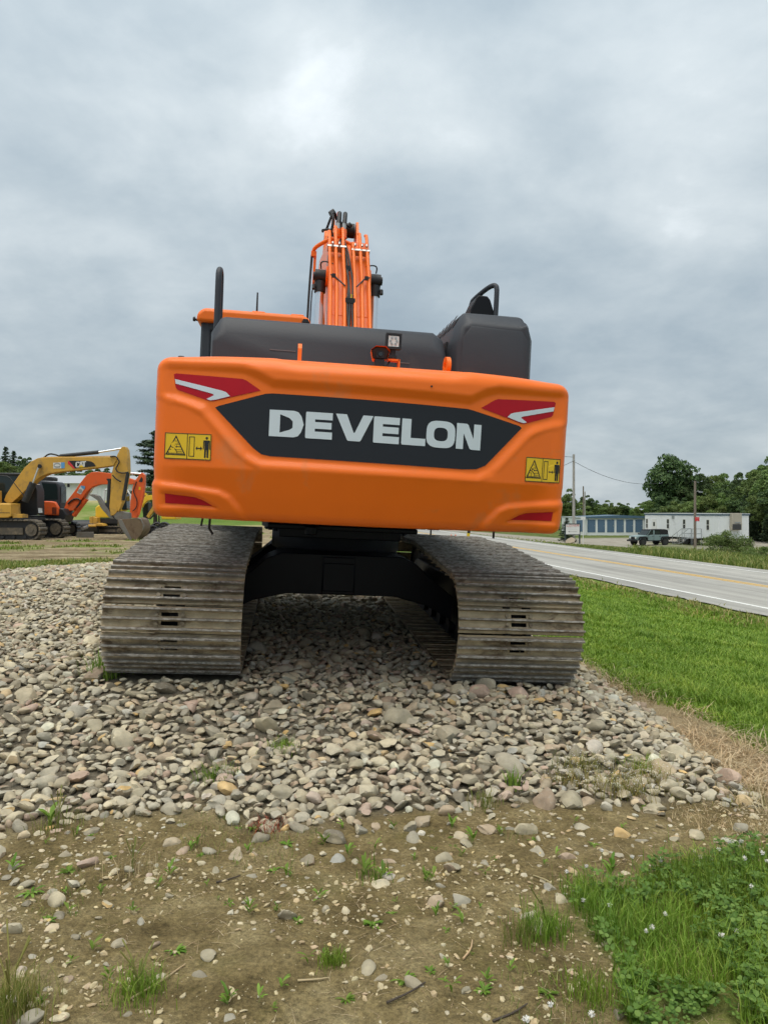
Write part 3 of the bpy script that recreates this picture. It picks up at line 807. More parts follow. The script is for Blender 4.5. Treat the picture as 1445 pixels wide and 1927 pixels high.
# rear camera with hood and its lamp
g = Geo()
g.box((.02, -2.50, 2.115), (.09, -2.40, 2.16), 1)
cxx, cyy, czz = .053, -2.47, 2.235
g.add([(cxx-.060, cyy-.05, czz+.025), (cxx-.03, cyy-.06, czz+.048), (cxx+.03, cyy-.06, czz+.048), (cxx+.060, cyy-.05, czz+.025), (cxx+.045, cyy-.03, czz-.03), (cxx-.045, cyy-.03, czz-.03),
       (cxx-.050, cyy+.09, czz+.025), (cxx-.03, cyy+.09, czz+.042), (cxx+.03, cyy+.09, czz+.042), (cxx+.050, cyy+.09, czz+.025), (cxx+.035, cyy+.09, czz-.03), (cxx-.035, cyy+.09, czz-.03)],
      [(0,1,7,6), (1,2,8,7), (2,3,9,8), (3,4,10,9), (4,5,11,10), (5,0,6,11), (6,7,8,9,10,11)])
g.box((cxx-.024, cyy-.035, czz-.022), (cxx+.024, cyy+.05, czz+.025), 1)
g.add([(cxx-.053, cyy-.036, czz+.022), (cxx-.028, cyy-.04, czz+.040), (cxx+.028, cyy-.04, czz+.040), (cxx+.053, cyy-.036, czz+.022), (cxx+.040, cyy-.02, czz-.026), (cxx-.040, cyy-.02, czz-.026)], [(0, 1, 2, 3, 4, 5)], 1)
g.cyl((cxx, cyy-.047, czz), (cxx, cyy-.03, czz), .013, n=14, mi=2)
g.box((cxx-.03, cyy-.03, czz-.075), (cxx+.03, cyy+.03, czz-.03), 1)
g.obj('rear_camera', ['orange_paint', 'rubber', 'dark_glass'], CW, smooth=30)
g = Geo(); lx, ly, lz = .142, -2.43, 2.335
g.box((lx-.048, ly, lz-.048), (lx+.048, ly+.05, lz+.048), 0)
for s_ in (-1, 1):
    g.box((lx + s_*.044-.006, ly-.012, lz-.05), (lx + s_*.044+.006, ly, lz+.05), 0); g.box((lx-.038, ly-.012, lz + s_*.044-.006), (lx+.038, ly, lz + s_*.044+.006), 0)
g.box((lx-.034, ly-.006, lz-.034), (lx+.034, ly+.001, lz+.034), 1)
for a, b in ((-.012, .018), (.012, .018), (-.02, 0), (.02, 0), (-.012, -.018), (.012, -.018)):
    g.cyl((lx+a, ly-.010, lz+b), (lx+a, ly-.004, lz+b), .0075, n=12, mi=2)
g.cyl((lx, ly+.02, lz-.09), (lx, ly+.02, lz-.045), .018, n=12, mi=0)
g.box((lx-.025, ly, lz-.105), (lx+.025, ly+.05, lz-.088), 0)
g.box((lx-.03, ly-.01, lz-.125), (lx+.045, ly+.05, lz-.112), 3); g.box((lx+.035, ly-.01, lz-.19), (lx+.047, ly+.05, lz-.112), 3); g.box((lx+.035, ly-.01, lz-.23), (lx+.062, ly+.05, lz-.175), 3)
g.tube([(lx, ly+.03, lz-.09), (lx-.03, ly, lz-.15), (lx-.06, ly-.02, lz-.19), (cxx, cyy+.02, czz-.07)], .006, 6, 0, smooth_path=2)
g.obj('work_lamp', ['rubber', 'lamp_and_reflection_glass', 'zinc', 'orange_paint'], CW, smooth=30)
g = Geo(); q = cw_surf(np.array([.335]), np.array([2.02]))[0]; g.cyl(q + [0, .004, 0], q - [0, .006, 0], .006, n=10); g.obj('bolt', 'rubber', CW)

# ---- upper frame, hood and boxes
g = Geo(); g.box((-1.15, -2.2, 1.185), (1.15, 2.0, 1.26)); g.box((-.28, -1.2, 1.2), (.46, 1.5, 1.75)); g.box((-.5, -2.0, 1.12), (.5, -.8, 1.19))
g.obj('upper_frame', 'black_paint', EX, bevel=.01)
def loft_box(name, sections, material, bevel=.03, seg=3, parent=EX):
    """closed loft through equal-length polygons [(x,z)..] given at increasing y"""
    g = Geo(); n = len(sections[0][1]); v = []; f = []
    for y, poly in sections: v += [(a, y, b) for a, b in poly]
    for k in range(len(sections) - 1):
        for i in range(n): f.append((k*n+i, k*n+(i+1) % n, (k+1)*n+(i+1) % n, (k+1)*n+i))
    f += [tuple(range(n)), tuple(range((len(sections)-1)*n, len(sections)*n))]
    g.add(v, f); return g.obj(name, material, parent, bevel=bevel, bseg=seg)
hp = lambda i, b: [(-1.03+i, 1.9), (-1.03+i, 2.38-b*.6), (-.965+i*.8, 2.487-b), (.46-i*.5, 2.487-b), (.53-i*.5, 2.44-b), (.56-i*.3, 2.30-b*.4), (.56-i*.3, 1.9)]
HOOD = loft_box('engine_hood', [(-2.16, hp(.02, .125)), (-2.085, hp(.003, .012)), (-2.03, hp(0, 0)), (-1.0, [(a, b + (.02 if b > 2.3 else 0)) for a, b in hp(0, 0)])], 'hood_grey', .025, 3)
mat('scuff', (.14, .145, .15), .5)
for a, b, z_ in ((-.64, -.47, 2.268), (.20, .29, 2.243)):
    g = Geo(); g.box((a, -2.163, z_), (b, -2.158, z_ + .006)); g.obj('hood_seam', 'scuff', HOOD)
bp = lambda e, t: [(.575+e, 1.9), (.575+e, 2.40), (.60+e, 2.52), (.665+e*.8, 2.64-t), (1.075-e, 2.64-t), (1.135-e, 2.565), (1.16-e, 2.47), (1.165-e, 1.9)]
SB = loft_box('exhaust_housing', [(-2.17, bp(.045, .10)), (-2.09, bp(.008, .012)), (-2.04, bp(.0, .0)), (-.95, [(a, b + (.02 if b > 2.3 else 0)) for a, b in bp(0, 0)]), (-.75, bp(.02, .05))], 'hood_grey', .02, 3)
g = Geo()   # raised rear panel of the housing
g.add([(.655, -2.1755, 1.95), (1.10, -2.1755, 1.95), (1.095, -2.1755, 2.44), (1.05, -2.1755, 2.505), (.71, -2.1755, 2.515), (.655, -2.1755, 2.44)] + [(.645, -2.168, 1.95), (1.11, -2.168, 1.95), (1.105, -2.168, 2.45), (1.058, -2.168, 2.52), (.70, -2.168, 2.53), (.645, -2.168, 2.45)],
      [(0,1,2,3,4,5)] + [(i, (i+1) % 6, 6+(i+1) % 6, 6+i) for i in range(6)])
g.obj('rear_panel', 'hood_grey', SB, bevel=.006)
for i in range(7):     # louvres on the inner face and on the sloping shoulder
    y = -2.0 + i * .15
    g = Geo(); g.box((.568, y, 2.27), (.578, y + .085, 2.44)); g.obj('louvre', 'rubber', SB)
    g = Geo(); g.add([(.606, y, 2.545), (.652, y, 2.628), (.652, y + .085, 2.630), (.606, y + .085, 2.547)], [(0, 1, 2, 3)])
    for k in range(4): g.v[k] = (g.v[k][0] - .008, g.v[k][1], g.v[k][2] + .006)
    g.obj('louvre', 'rubber', SB)
g = Geo(); g.cyl((.86, -2.155, 2.135), (.86, -2.20, 2.175), .05, n=14); g.obj('latch', 'rubber', SB, smooth=40)
# exhaust outlet cover and the folded rail on the housing
g = Geo(); g.prism([(.885, 2.62), (.905, 2.86), (.945, 2.955), (.965, 2.975), (1.035, 2.972), (1.06, 2.945), (1.095, 2.85), (1.11, 2.62)], -1.24, -1.0, 'y'); g.obj('exhaust_cover', 'black_paint', EX, bevel=.008)
g = Geo(); g.tube([(1.107, -1.25, 2.6), (1.107, -1.25, 2.98), (1.107, -1.24, 3.05), (1.09, -1.22, 3.07), (1.05, -1.18, 3.055), (.985, -1.06, 3.0), (.955, -1.0, 2.96), (.95, -.96, 2.6)], .0205, 10, smooth_path=2); g.obj('handrail', 'hood_grey', EX, smooth=60)
g = Geo(); g.tube([(-1.10, -.95, 2.3), (-1.105, -.95, 3.02), (-1.105, -.92, 3.08), (-1.105, -.86, 3.10), (-1.105, -.80, 3.08), (-1.105, -.77, 3.02), (-1.10, -.77, 2.3)], .026, 10, smooth_path=2); g.obj('handrail', 'hood_grey', EX, smooth=60)
# cab
CAB = empty('cab'); CAB.parent = EX
x0, x1, y0, y1 = -1.34, -.36, .02, 1.75
g = Geo()
for (xa, ya) in ((x0, y0), (x1 - .09, y0), (x0, y1 - .09), (x1 - .09, y1 - .09)): g.box((xa, ya, 1.2), (xa + .09, ya + .09, 2.86))
g.box((x0, y0, 1.2), (x1, y1, 1.85)); g.box((x0 + .002, y0 + .002, 2.76), (x1 - .002, y1 - .002, 2.85))
g.obj('cab_frame', 'hood_grey', CAB, bevel=.02)
g = Geo(); g.box((x0 + .09, y0 + .03, 1.85), (x1 - .09, y0 + .04, 2.76)); g.box((x0 + .03, y0 + .09, 1.85), (x0 + .04, y1 - .09, 2.76)); g.box((x1 - .04, y0 + .09, 1.85), (x1 - .03, y1 - .09, 2.76)); g.box((x0 + .09, y1 - .04, 1.3), (x1 - .09, y1 - .03, 2.76))
g.obj('window', 'dark_glass', CAB)
loft_box('cab_roof', [(y0 - .06, [(x0 - .035, 2.83), (x0 - .035, 2.90), (x0 + .02, 2.955), (x1 - .05, 2.955), (x1 + .02, 2.925), (x1 + .03, 2.83)]),
                      (y0 + .15, [(x0 - .04, 2.83), (x0 - .04, 2.93), (x0 + .03, 2.985), (x1 - .05, 2.985), (x1 + .02, 2.955), (x1 + .03, 2.83)]),
                      (y1 + .05, [(x0 - .03, 2.83), (x0 - .03, 2.92), (x0 + .03, 2.965), (x1 - .05, 2.965), (x1 + .02, 2.94), (x1 + .03, 2.83)])], 'orange_paint', .03, 3, CAB)
g = Geo()
for k in range(2):
    xa = x0 + .46 + k * .36
    g.box((xa, y0 - .02, 2.95), (xa + .12, y0 + 1.3, 2.972))
g.obj('roof_rib', 'orange_paint', CAB, bevel=.008)
g = Geo(); g.prism([(x1 - .06, 2.885), (x1 + .015, 2.885), (x1 - .005, 2.917), (x1 - .045, 2.917)], y0 - .10, y0 - .055, 'y'); g.obj('hatch_latch', 'rubber', CAB)
g = Geo(); g.cyl((x0 - .035, y0 + .05, 2.86), (x0 - .065, y0 + .05, 2.865), .012, n=10); g.cyl((x0 - .06, y0 + .05, 2.867), (x0 - .08, y0 + .05, 2.867), .024, .02, n=10); g.obj('cab_light', 'rubber', CAB, smooth=40)
g = Geo(); g.cyl((-.84, .1, 2.95), (-.842, .1, 3.165), .010, .007, n=8); g.obj('antenna', 'rubber', EX)
g = Geo(); g.prism([(-1.235, 2.08), (-1.16, 2.08), (-1.17, 2.18), (-1.20, 2.20), (-1.235, 2.20)], -2.1, -2.02, 'y'); g.obj('mirror', 'rubber', EX, bevel=.01)

# ---- boom and what runs on it
XB = .075
prof = [(-.05, 1.62), (.12, 1.50), (.36, 1.55), (.75, 2.1), (1.25, 2.95), (1.55, 3.25), (2.1, 3.5), (4.75, 4.35), (4.95, 4.5), (4.9, 4.72), (4.6, 4.78), (2.3, 4.32), (1.75, 4.22), (1.42, 4.12), (1.22, 3.98), (1.08, 3.80), (.6, 3.03), (-.1, 1.9)]
g = Geo(); g.prism(prof, XB - .222, XB + .222, 'x')
BOOM = g.obj('boom', 'orange_paint', EX, bevel=.012)
bdir = Vector((0, .48, .77)).normalized(); bnor = Vector((0, -.77, .48)).normalized()
def bface(x, s, off=0.0):
    """point on the rear face of the boom: s metres up from where the face meets z = 3.03"""
    p = Vector((x, .6, 3.03)) + bdir * s + bnor * off; return tuple(p)
for x, ln in ((-.128, 1.30), (-.062, 1.38), (.018, 1.36), (.128, 1.12), (.203, 1.30), (.278, 1.28)):
    g = Geo()
    p0 = bface(x, -1.05, .05)
    pts = [p0, bface(x, .62, .05), bface(x - .012, .80, .075), bface(x - .02, 1.02, .085), bface(x - .02, ln, .05 if ln > 1.2 else .08), bface(x - .02, ln + .12, -.05)]
    g.tube(pts, .0185, 10, smooth_path=1); g.obj('hydraulic_tube', 'orange_paint', BOOM, smooth=60)
g = Geo()
g.box((-.17, -.02, -.012), (.03, .06, .012), 0, Matrix.Translation(bface(0, 1.03, .08)) @ Matrix.Rotation(math.radians(-32), 4, 'X'))
g.box((.09, -.02, -.012), (.285, .06, .012), 0, Matrix.Translation(bface(0, 1.0, .08)) @ Matrix.Rotation(math.radians(-32), 4, 'X'))
for x in (-.115, -.045, .125, .2, .25): g.cyl(bface(x, 1.03, .12), bface(x, 1.06, .12), .012, n=8)
g.obj('tube_clamp', 'zinc', BOOM)
for k, (xa, wob) in enumerate(((.047, .02), (.072, -.012), (.096, .016))):
    g = Geo(); g.tube([bface(xa, -1.0, .03), bface(xa + wob, -.2, .04), bface(xa - wob*.3, .25, .05), bface(xa + wob, .55, .05), bface(xa - .03, .85, .06), bface(xa - .05, 1.05, .05), bface(xa - .08, 1.25, -.02)], .011, 8, smooth_path=2); g.obj('hose', 'rubber', BOOM, smooth=60)
for s_, xx in ((.28, .05), (.28, .10), (.75, .05)):
    g = Geo(); g.cbox(bface(xx, s_, .055), (.05, .05, .05)); g.obj('hose_clip', 'rubber', BOOM)
for pts, cc in (([bface(-.13, .62, .075), bface(-.08, .58, .08), bface(0.02, .46, .085)], bface(-.10, .6, .08)), ([bface(.28, .62, .075), bface(.22, .58, .08), bface(.14, .46, .085)], bface(.245, .6, .08))):
    g = Geo(); g.tube(pts, .008, 6); g.cbox(cc, (.037, .035, .037)); g.obj('grease_line', 'rubber', BOOM)
g = Geo()
for s_ in (.04, .07): g.cbox(bface(.085, .26 + s_, .09), (.02, .012, .012))
g.obj('fitting', 'sticker_yellow', BOOM)
g = Geo(); g.cbox(bface(XB, .12, .001), (.37, .006, .006)); g.obj('weld_seam', 'orange_paint', BOOM)
# side decal and bracket on the left flank
mat('decal_grey', (0.42, 0.40, 0.41), .5); mat('decal_pale', (0.72, 0.60, 0.57), .5)
g = Geo(); xl = XB - .2255
g.add([(xl, 1.32, 3.50), (xl, 1.52, 3.62), (xl, 1.60, 4.0), (xl, 1.38, 3.95)], [(0, 1, 2, 3)]); g.obj('boom_decal', 'decal_grey', BOOM)
g = Geo(); g.add([(xl, .8, 2.62), (xl, 1.2, 3.02), (xl, 1.22, 3.32), (xl, 1.05, 3.42), (xl, .93, 3.2), (xl, .8, 3.0), (xl, .62, 2.8)], [(0, 1, 2, 3, 4, 5, 6)]); g.obj('boom_decal', 'decal_pale', BOOM)
g = Geo(); g.tube([(-.31, 1.45, 3.98), (-.30, 1.42, 4.02), (-.22, 1.35, 4.06), (-.13, 1.30, 4.10), (-.08, 1.30, 4.10)], .022, 10, smooth_path=1); g.box((-.335, 1.42, 3.93), (-.275, 1.50, 3.985)); g.box((-.30, 1.44, 3.62), (-.13, 1.5, 3.72)); g.box((-.305, 1.44, 3.6), (-.275, 1.5, 3.98))
g.obj('side_bracket', 'orange_paint', BOOM, smooth=40)
for x, z0 in ((-.325, 3.95), (-.295, 3.6)):
    g = Geo(); g.tube([(x, 1.46, z0), (x - .015, 1.42, 3.5), (x - .02, 1.3, 2.9), (x, 1.1, 2.2)], .013 if x < -.3 else .007, 8, smooth_path=2); g.obj('hose', 'rubber', BOOM, smooth=60)
# boom cylinders
for s_ in (-1, 1):
    x = XB + s_ * .30
    C_ = empty('boom_cylinder'); C_.parent = EX
    top_ = Vector((x, 1.22, 3.60)); bot = Vector((x, 1.02, 1.25)); d = (bot - top_).normalized()
    g = Geo(); g.cyl(top_, top_ + d * 1.05, .046, n=18); g.obj('rod', 'chrome', C_, smooth=40)
    g = Geo(); g.cyl(top_ + d * 1.0, bot, .075, n=18); g.obj('barrel', 'orange_paint', C_, smooth=40)
    g = Geo(); g.cyl((x - .06, 1.22, 3.66), (x + .06, 1.22, 3.66), .072, n=20); g.cyl((x - .088 * (s_ > 0) , 1.22, 3.66), (x + s_ * .08, 1.22, 3.66), .045, n=14); g.cyl(top_ + Vector((0, 0, .0)), top_ + d * .12, .062, n=16); g.cyl((x + s_*.07, 1.17, 3.55), (x + s_*.07, 1.15, 3.5), .02, n=8)
    g.obj('rod_end', 'rubber', C_, smooth=40)
    g = Geo(); g.cyl((XB + s_ * .2, 1.22, 3.66), (XB + s_ * .245, 1.22, 3.66), .11, n=20); g.obj('boss', 'orange_paint', C_, smooth=40)
    g = Geo(); g.tube([(x, 1.15, 3.72), (x + s_ * .01, 1.14, 3.79), (x - s_ * .04, 1.12, 3.80), (x - s_ * .12, 1.05, 3.76)], .008, 6, smooth_path=2); g.obj('grease_line', 'rubber', C_)
# arm cylinder foot, hoses at the top of the boom
g = Geo()
for xa in (XB - .16, XB - .105): g.prism([(1.55, 4.1), (2.15, 4.25), (2.15, 4.48), (2.02, 4.62), (1.88, 4.60), (1.72, 4.35)], xa - .014, xa + .014, 'x')
g.prism([(1.6, 4.1), (2.2, 4.25), (2.12, 4.42), (1.98, 4.52), (1.88, 4.50)], XB + .11, XB + .138, 'x')
g.obj('cylinder_bracket', 'orange_paint', BOOM)
AC = empty('arm_cylinder'); AC.parent = EX
g = Geo(); g.cyl((XB - .09, 2.0, 4.43), (XB + .10, 2.0, 4.43), .085, n=20); g.cyl((XB, 2.0, 4.43), (XB, 3.6, 4.85), .085, n=18); g.obj('barrel', 'rubber', AC, smooth=40)
g = Geo(); g.cyl((XB, 3.6, 4.85), (XB, 4.75, 5.15), .05, n=14); g.obj('rod', 'chrome', AC, smooth=40)
for x, yy, h_ in ((-.052, 1.42, 4.16), (.012, 1.42, 4.16)):
    g = Geo(); g.cyl((x, yy - .06, h_ - .02), (x, yy - .05, h_ + .07), .034, n=12); g.obj('hose_collar', 'orange_paint', BOOM, smooth=40)
    g = Geo(); g.cyl((x, yy - .05, h_ + .05), (x, yy - .04, h_ + .14), .024, n=12); g.obj('hose_ferrule', 'zinc', BOOM, smooth=40)
    g = Geo(); g.tube([(x, yy - .04, h_ + .13), (x + .01, yy, h_ + .20), (x + .015, yy + .06, h_ + .29), (x + .02, yy + .18, h_ + .32), (x + .03, yy + .34, h_ + .22), (x + .03, yy + .55, h_ + .12)], .026, 10, smooth_path=2); g.obj('hose', 'rubber', BOOM, smooth=60)
for pts in ([(-.17, 1.7, 4.32), (-.12, 1.66, 4.47), (-.09, 1.7, 4.55), (-.05, 1.85, 4.5)], [(-.15, 1.7, 4.2), (-.10, 1.64, 4.34), (-.10, 1.66, 4.5), (-.13, 1.8, 4.56)], [(-.05, 1.8, 4.5), (.03, 1.8, 4.42), (.10, 1.85, 4.40)], [(-.20, 1.55, 4.27), (-.12, 1.5, 4.27), (-.08, 1.6, 4.15)]):
    g = Geo(); g.tube(pts, .014, 8, smooth_path=2); g.obj('hose', 'rubber', BOOM, smooth=60)
for a, b, r_ in (((-.13, 1.8, 4.53), (-.08, 1.8, 4.57), .04), ((.09, 1.85, 4.43), (.12, 1.85, 4.46), .03), ((-.21, 1.7, 4.30), (-.21, 1.66, 4.30), .016)):
    g = Geo(); g.cyl(a, b, r_, n=10); g.obj('coupling', 'rubber', BOOM)
g = Geo(); g.tube([(.03, 1.35, 4.10), (.12, 1.35, 4.07)], .02, 8); g.obj('cross_tube', 'orange_paint', BOOM)
# arm and bucket, reaching down in front of the machine
g = Geo(); g.prism([(4.55, 4.3), (4.8, 4.15), (5.35, 1.6), (5.55, 1.2), (5.75, 1.25), (5.72, 1.9), (5.35, 4.5), (5.15, 5.2), (4.9, 5.35), (4.7, 5.2)], XB - .16, XB + .16, 'x'); g.obj('arm', 'orange_paint', EX, bevel=.012)
mat('bucket_steel', (0.16, 0.12, 0.085), .6, .3, var=.4, vscale=3, dirt=((.10, .05, .025), .35, 3))
g = Geo()
arc = [(5.7, 1.3)] + [(5.15 + .62 * math.cos(a), .78 + .58 * math.sin(a)) for a in np.linspace(.9, -2.3, 12)]
arc2 = [(p[0] * .94 + 5.1 * .06, p[1] * .94 + .8 * .06) for p in arc]
g.prism(arc + arc2[::-1], XB - .6, XB + .6, 'x'); g.prism(arc, XB - .62, XB - .6, 'x'); g.prism(arc, XB + .6, XB + .62, 'x'); g.obj('bucket', 'bucket_steel', EX, smooth=40)

# ---- undercarriage
g = Geo(); g.cyl((0, 0, .80), (0, 0, .98), .60, n=48); g.obj('slew_ring', 'black_paint', EX, smooth=30)
g = Geo(); g.cyl((0, 0, .985), (0, 0, 1.075), .70, n=48)
for i in range(36):
    a = 2 * PI * i / 36; g.cyl((.655 * math.cos(a), .655 * math.sin(a), .955), (.655 * math.cos(a), .655 * math.sin(a), .985), .02, n=6, mi=0)
g.obj('ring_gear', 'black_paint', EX, smooth=30)
g = Geo(); g.box((-.53, -.95, .95), (.48, -.60, 1.08)); g.box((-.62, -1.25, 1.035), (.57, -.5, 1.075)); g.cyl((-.28, -1.3, 1.0), (-.28, -1.3, 1.07), .05, n=12); g.obj('belly_plate', 'black_paint', EX, bevel=.01)
g = Geo()
# carbody: box centre and four splayed legs to the track frames
sec = [(-.74, .36), (-.74, .50), (-.62, .77), (-.50, .82), (.50, .82), (.62, .77), (.74, .66), (.95, .50), (.95, .36), (.72, .42), (.45, .49), (-.50, .49), (-.62, .47)]
secs = [(a if a > -.6 or True else a, b) for a, b in [(-.95, .30), (-.95, .50), (-.74, .66), (-.62, .77), (-.50, .82), (.50, .82), (.62, .77), (.74, .66), (.95, .50), (.95, .30), (.72, .42), (.45, .485), (-.45, .485), (-.72, .42)]]
g.prism(secs, -.95, -.45, 'y'); g.prism(secs, .45, .95, 'y'); g.box((-.55, -.46, .49), (.55, .46, .80))
g.box((-.155, -.975, .515), (.105, -.94, .75)); g.box((-.16, -.965, .49), (.11, -.95, .80))
g.obj('carbody', 'black_paint', EX, bevel=.02)
# track path (y,z): sprocket behind, carrier rollers on top, idler in front
RC = [(-1.736, .405, .405), (1.75, .42, .42)]
path = []
for a in np.linspace(-PI/2, -3*PI/2, 40): path.append((-1.736 + .365 * math.cos(a), .407 + .365 * math.sin(a)))
for k in np.linspace(0, 1, 40)[1:-1]:
    y = -1.736 + k * 3.486; z = np.interp(y, [-1.736, -.1, .8, 1.75], [.772, .866, .863, .80]) - .012 * math.sin(PI * np.clip((y - .0) / .9, 0, 1))
    path.append((y, float(z)))
for a in np.linspace(PI/2, -PI/2, 40): path.append((1.75 + .379 * math.cos(a), .421 + .379 * math.sin(a)))
for k in np.linspace(0, 1, 40)[1:-1]: path.append((1.75 - k * 3.486, 0.042))
path = np.array(path + [path[0]]); sl = np.concatenate([[0], np.cumsum(np.hypot(*np.diff(path, axis=0).T))])
NS = 50; pitch = sl[-1] / NS
# shoe: x width, y along the chain, z outward; ribs stand proud, holes and notches are real
WS = .904; hw = WS / 2
g = Geo()
p = pitch
g.box((-hw, -p*.50, -.006), (hw, -p*.30, .006)); g.box((-hw, p*.28, -.006), (hw, p*.435, .006))
ox_ = -.02
def holed(y0_, y1_):
    g.box((-hw, y0_, -.006), (ox_ - .055, y1_, .006)); g.box((ox_ + .055, y0_, -.006), (hw, y1_, .006))
g.box((-hw, -p*.30, -.006), (hw, -p*.24, .006)); holed(-p*.24, -p*.09); g.box((-hw, -p*.09, -.006), (hw, p*.09, .006)); holed(p*.09, p*.22); g.box((-hw, p*.22, -.006), (hw, p*.28, .006))
for yc_, h_ in ((-.36, .046), (0.0, .042), (.36, .046)):
    w_ = p * .04
    g.add([(-hw, yc_*p - w_*1.6, .004), (hw, yc_*p - w_*1.6, .004), (hw, yc_*p - w_*.8, h_), (-hw, yc_*p - w_*.8, h_), (-hw, yc_*p + w_*1.6, .004), (hw, yc_*p + w_*1.6, .004), (hw, yc_*p + w_*.8, h_), (-hw, yc_*p + w_*.8, h_)],
          [(0,1,2,3), (3,2,6,7), (7,6,5,4), (0,3,7,4), (1,5,6,2)])
# overlapping lip
g.box((-hw, p*.46, -.030), (ox_ - .11, p*.53, -.018)); g.box((ox_ - .06, p*.46, -.030), (ox_ + .03, p*.53, -.018)); g.box((ox_ + .08, p*.46, -.030), (hw, p*.53, -.018))
for bx_ in (-.085, .085):
    for by in (-.165, .155): g.cyl((ox_ + bx_, by * p, .005), (ox_ + bx_, by * p, .020), .0165, .0150, n=8)
shoe_obj = g.obj('track_shoe', 'track_steel', None); shoe_me = shoe_obj.data; bpy.data.objects.remove(shoe_obj)
g = Geo()
for s_ in (-1, 1):
    g.box((ox_ + s_ * .075 - .018, -p * .62, -.085), (ox_ + s_ * .075 + .018, p * .62, -.012))
lk = g.obj('track_link', 'black_paint', None); link_me = lk.data; bpy.data.objects.remove(lk)
for side in (-1, 1):
    xc = side * 1.195
    g = Geo(); g.prism([(-1.55, .24), (-1.55, .52), (-1.1, .64), (1.2, .62), (1.55, .5), (1.55, .25)], xc - .19, xc + .19, 'x'); 
    g.box((xc - .17, -1.95, .22) if False else (xc - .13, -1.9, .25), (xc + .13, -1.3, .55))
    T = g.obj('crawler_track', 'black_paint', EX, bevel=.015)
    g = Geo(); g.cyl((xc - .04, -1.736, .405), (xc + .04, -1.736, .405), .25, n=22)
    for i in range(21):
        a = 2 * PI * i / 21; g.cbox((xc, -1.736 + .265 * math.cos(a), .405 + .265 * math.sin(a)), (.06, .05, .05), 0, Matrix.Rotation(a, 3, 'X'))
    g.obj('sprocket', 'black_paint', T, smooth=30)
    g = Geo(); g.cyl((xc - side*.05, -1.736, .405), (xc - side * .24, -1.736, .405), .19, n=22); g.obj('travel_motor', 'black_paint', T, smooth=30)
    g = Geo(); g.cyl((xc - .1, 1.75, .42), (xc + .1, 1.75, .42), .29, n=24); g.obj('idler', 'black_paint', T, smooth=30)
    for k in range(7):
        y = -1.25 + k * .42; g = Geo(); g.cyl((xc - .16, y, .165), (xc + .16, y, .165), .08, n=14); g.obj('roller', 'black_paint', T, smooth=30)
    for y in (-.05, .8): g = Geo(); g.cyl((xc - .12, y, .715), (xc + .12, y, .715), .06, n=14); g.obj('carrier_roller', 'black_paint', T, smooth=30)
    for i in range(NS):
        s0 = (i + .35 + .3 * (side > 0)) * pitch % sl[-1]
        y = np.interp(s0, sl, path[:, 0]); z = np.interp(s0, sl, path[:, 1])
        ya, za = np.interp((s0 - pitch*.4) % sl[-1], sl, path[:, 0]), np.interp((s0 - pitch*.4) % sl[-1], sl, path[:, 1])
        yb, zb = np.interp((s0 + pitch*.4) % sl[-1], sl, path[:, 0]), np.interp((s0 + pitch*.4) % sl[-1], sl, path[:, 1])
        tv = Vector((0, yb - ya, zb - za)).normalized()     # runs up the rear: outward is to the left of travel
        nv = Vector((0, tv.z * -1, tv.y)); 
        ctr = Vector((0, 0, .45)); 
        if nv.dot(Vector((0, y, z)) - Vector((0, max(-1.7, min(1.7, y)), .42))) < 0: nv = -nv
        xv = tv.cross(nv)
        z = z + (.022 if side < 0 else .0) * (1 - min(1, max(0, z / .5)))
        M_ = Matrix(((xv.x, tv.x, nv.x, xc), (xv.y, tv.y, nv.y, y), (xv.z, tv.z, nv.z, z), (0, 0, 0, 1)))
        o = bpy.data.objects.new('track_shoe', shoe_me); COL.objects.link(o); o.parent = T; o.matrix_local = M_
        o2 = bpy.data.objects.new('track_link', link_me); COL.objects.link(o2); o2.parent = T; o2.matrix_local = M_
# hoses and stays that hang below the counterweight
for pts, r_ in (([(-1.04, -2.0, 1.2), (-1.04, -2.0, 1.13), (-1.05, -1.98, 1.08)], .007), ([(-.97, -2.2, 1.2), (-.975, -2.2, 1.08), (-.95, -2.2, 1.04)], .008), ([(.90, -2.3, 1.2), (.90, -2.3, 1.10)], .008), ([(.55, -1.9, 1.2), (.55, -1.9, 1.08)], .006)):
    g = Geo(); g.tube(pts, r_, 8); g.obj('drain_hose', 'rubber', EX)
g = Geo(); g.box((.31, -1.2, 1.12), (.35, -1.17, 1.16)); g.box((.31, -1.2, .99), (.35, -1.18, 1.12)); g.cyl((.33, -1.21, 1.09), (.33, -1.17, 1.09), .014, n=8); g.obj('stay', 'black_paint', EX)
g = Geo(); g.box((.43, -2.0, 1.135), (.50, -1.9, 1.2)); g.box((.51, -2.0, 1.12), (.59, -1.88, 1.2)); g.obj('mount', 'black_paint', EX)

# ================================================================== equipment yard on the left
mat('dusty_yellow', (0.56, 0.31, 0.045), .55, var=.22, vscale=1.6, dirt=((.24, .16, .075), .32, 1.9))
mat('bright_yellow', (0.78, 0.50, 0.03), .45, var=.08, vscale=2, dirt=((.35, .24, .07), .08, 2))
mat('vivid_orange', (0.74, 0.115, 0.022), .45, var=.15, vscale=1.5, dirt=((.35, .13, .06), .2, 2))
mat('machine_black', (0.018, 0.019, 0.021), .5, var=.3, vscale=2, dirt=((.08, .065, .05), .12, 2))
mat('old_track', (0.10, 0.085, 0.065), .85, var=.35, vscale=6, dirt=((.23, .18, .12), .4, 4))
mat('rusty_steel', (0.17, 0.115, 0.07), .65, .2, var=.35, vscale=2, dirt=((.09, .05, .03), .35, 2))
mat('worn_steel', (0.20, 0.185, 0.165), .5, .4, var=.3, vscale=3, dirt=((.16, .11, .07), .3, 3))
mat('cab_glass', (0.015, 0.024, 0.024), .08, spec=.5)
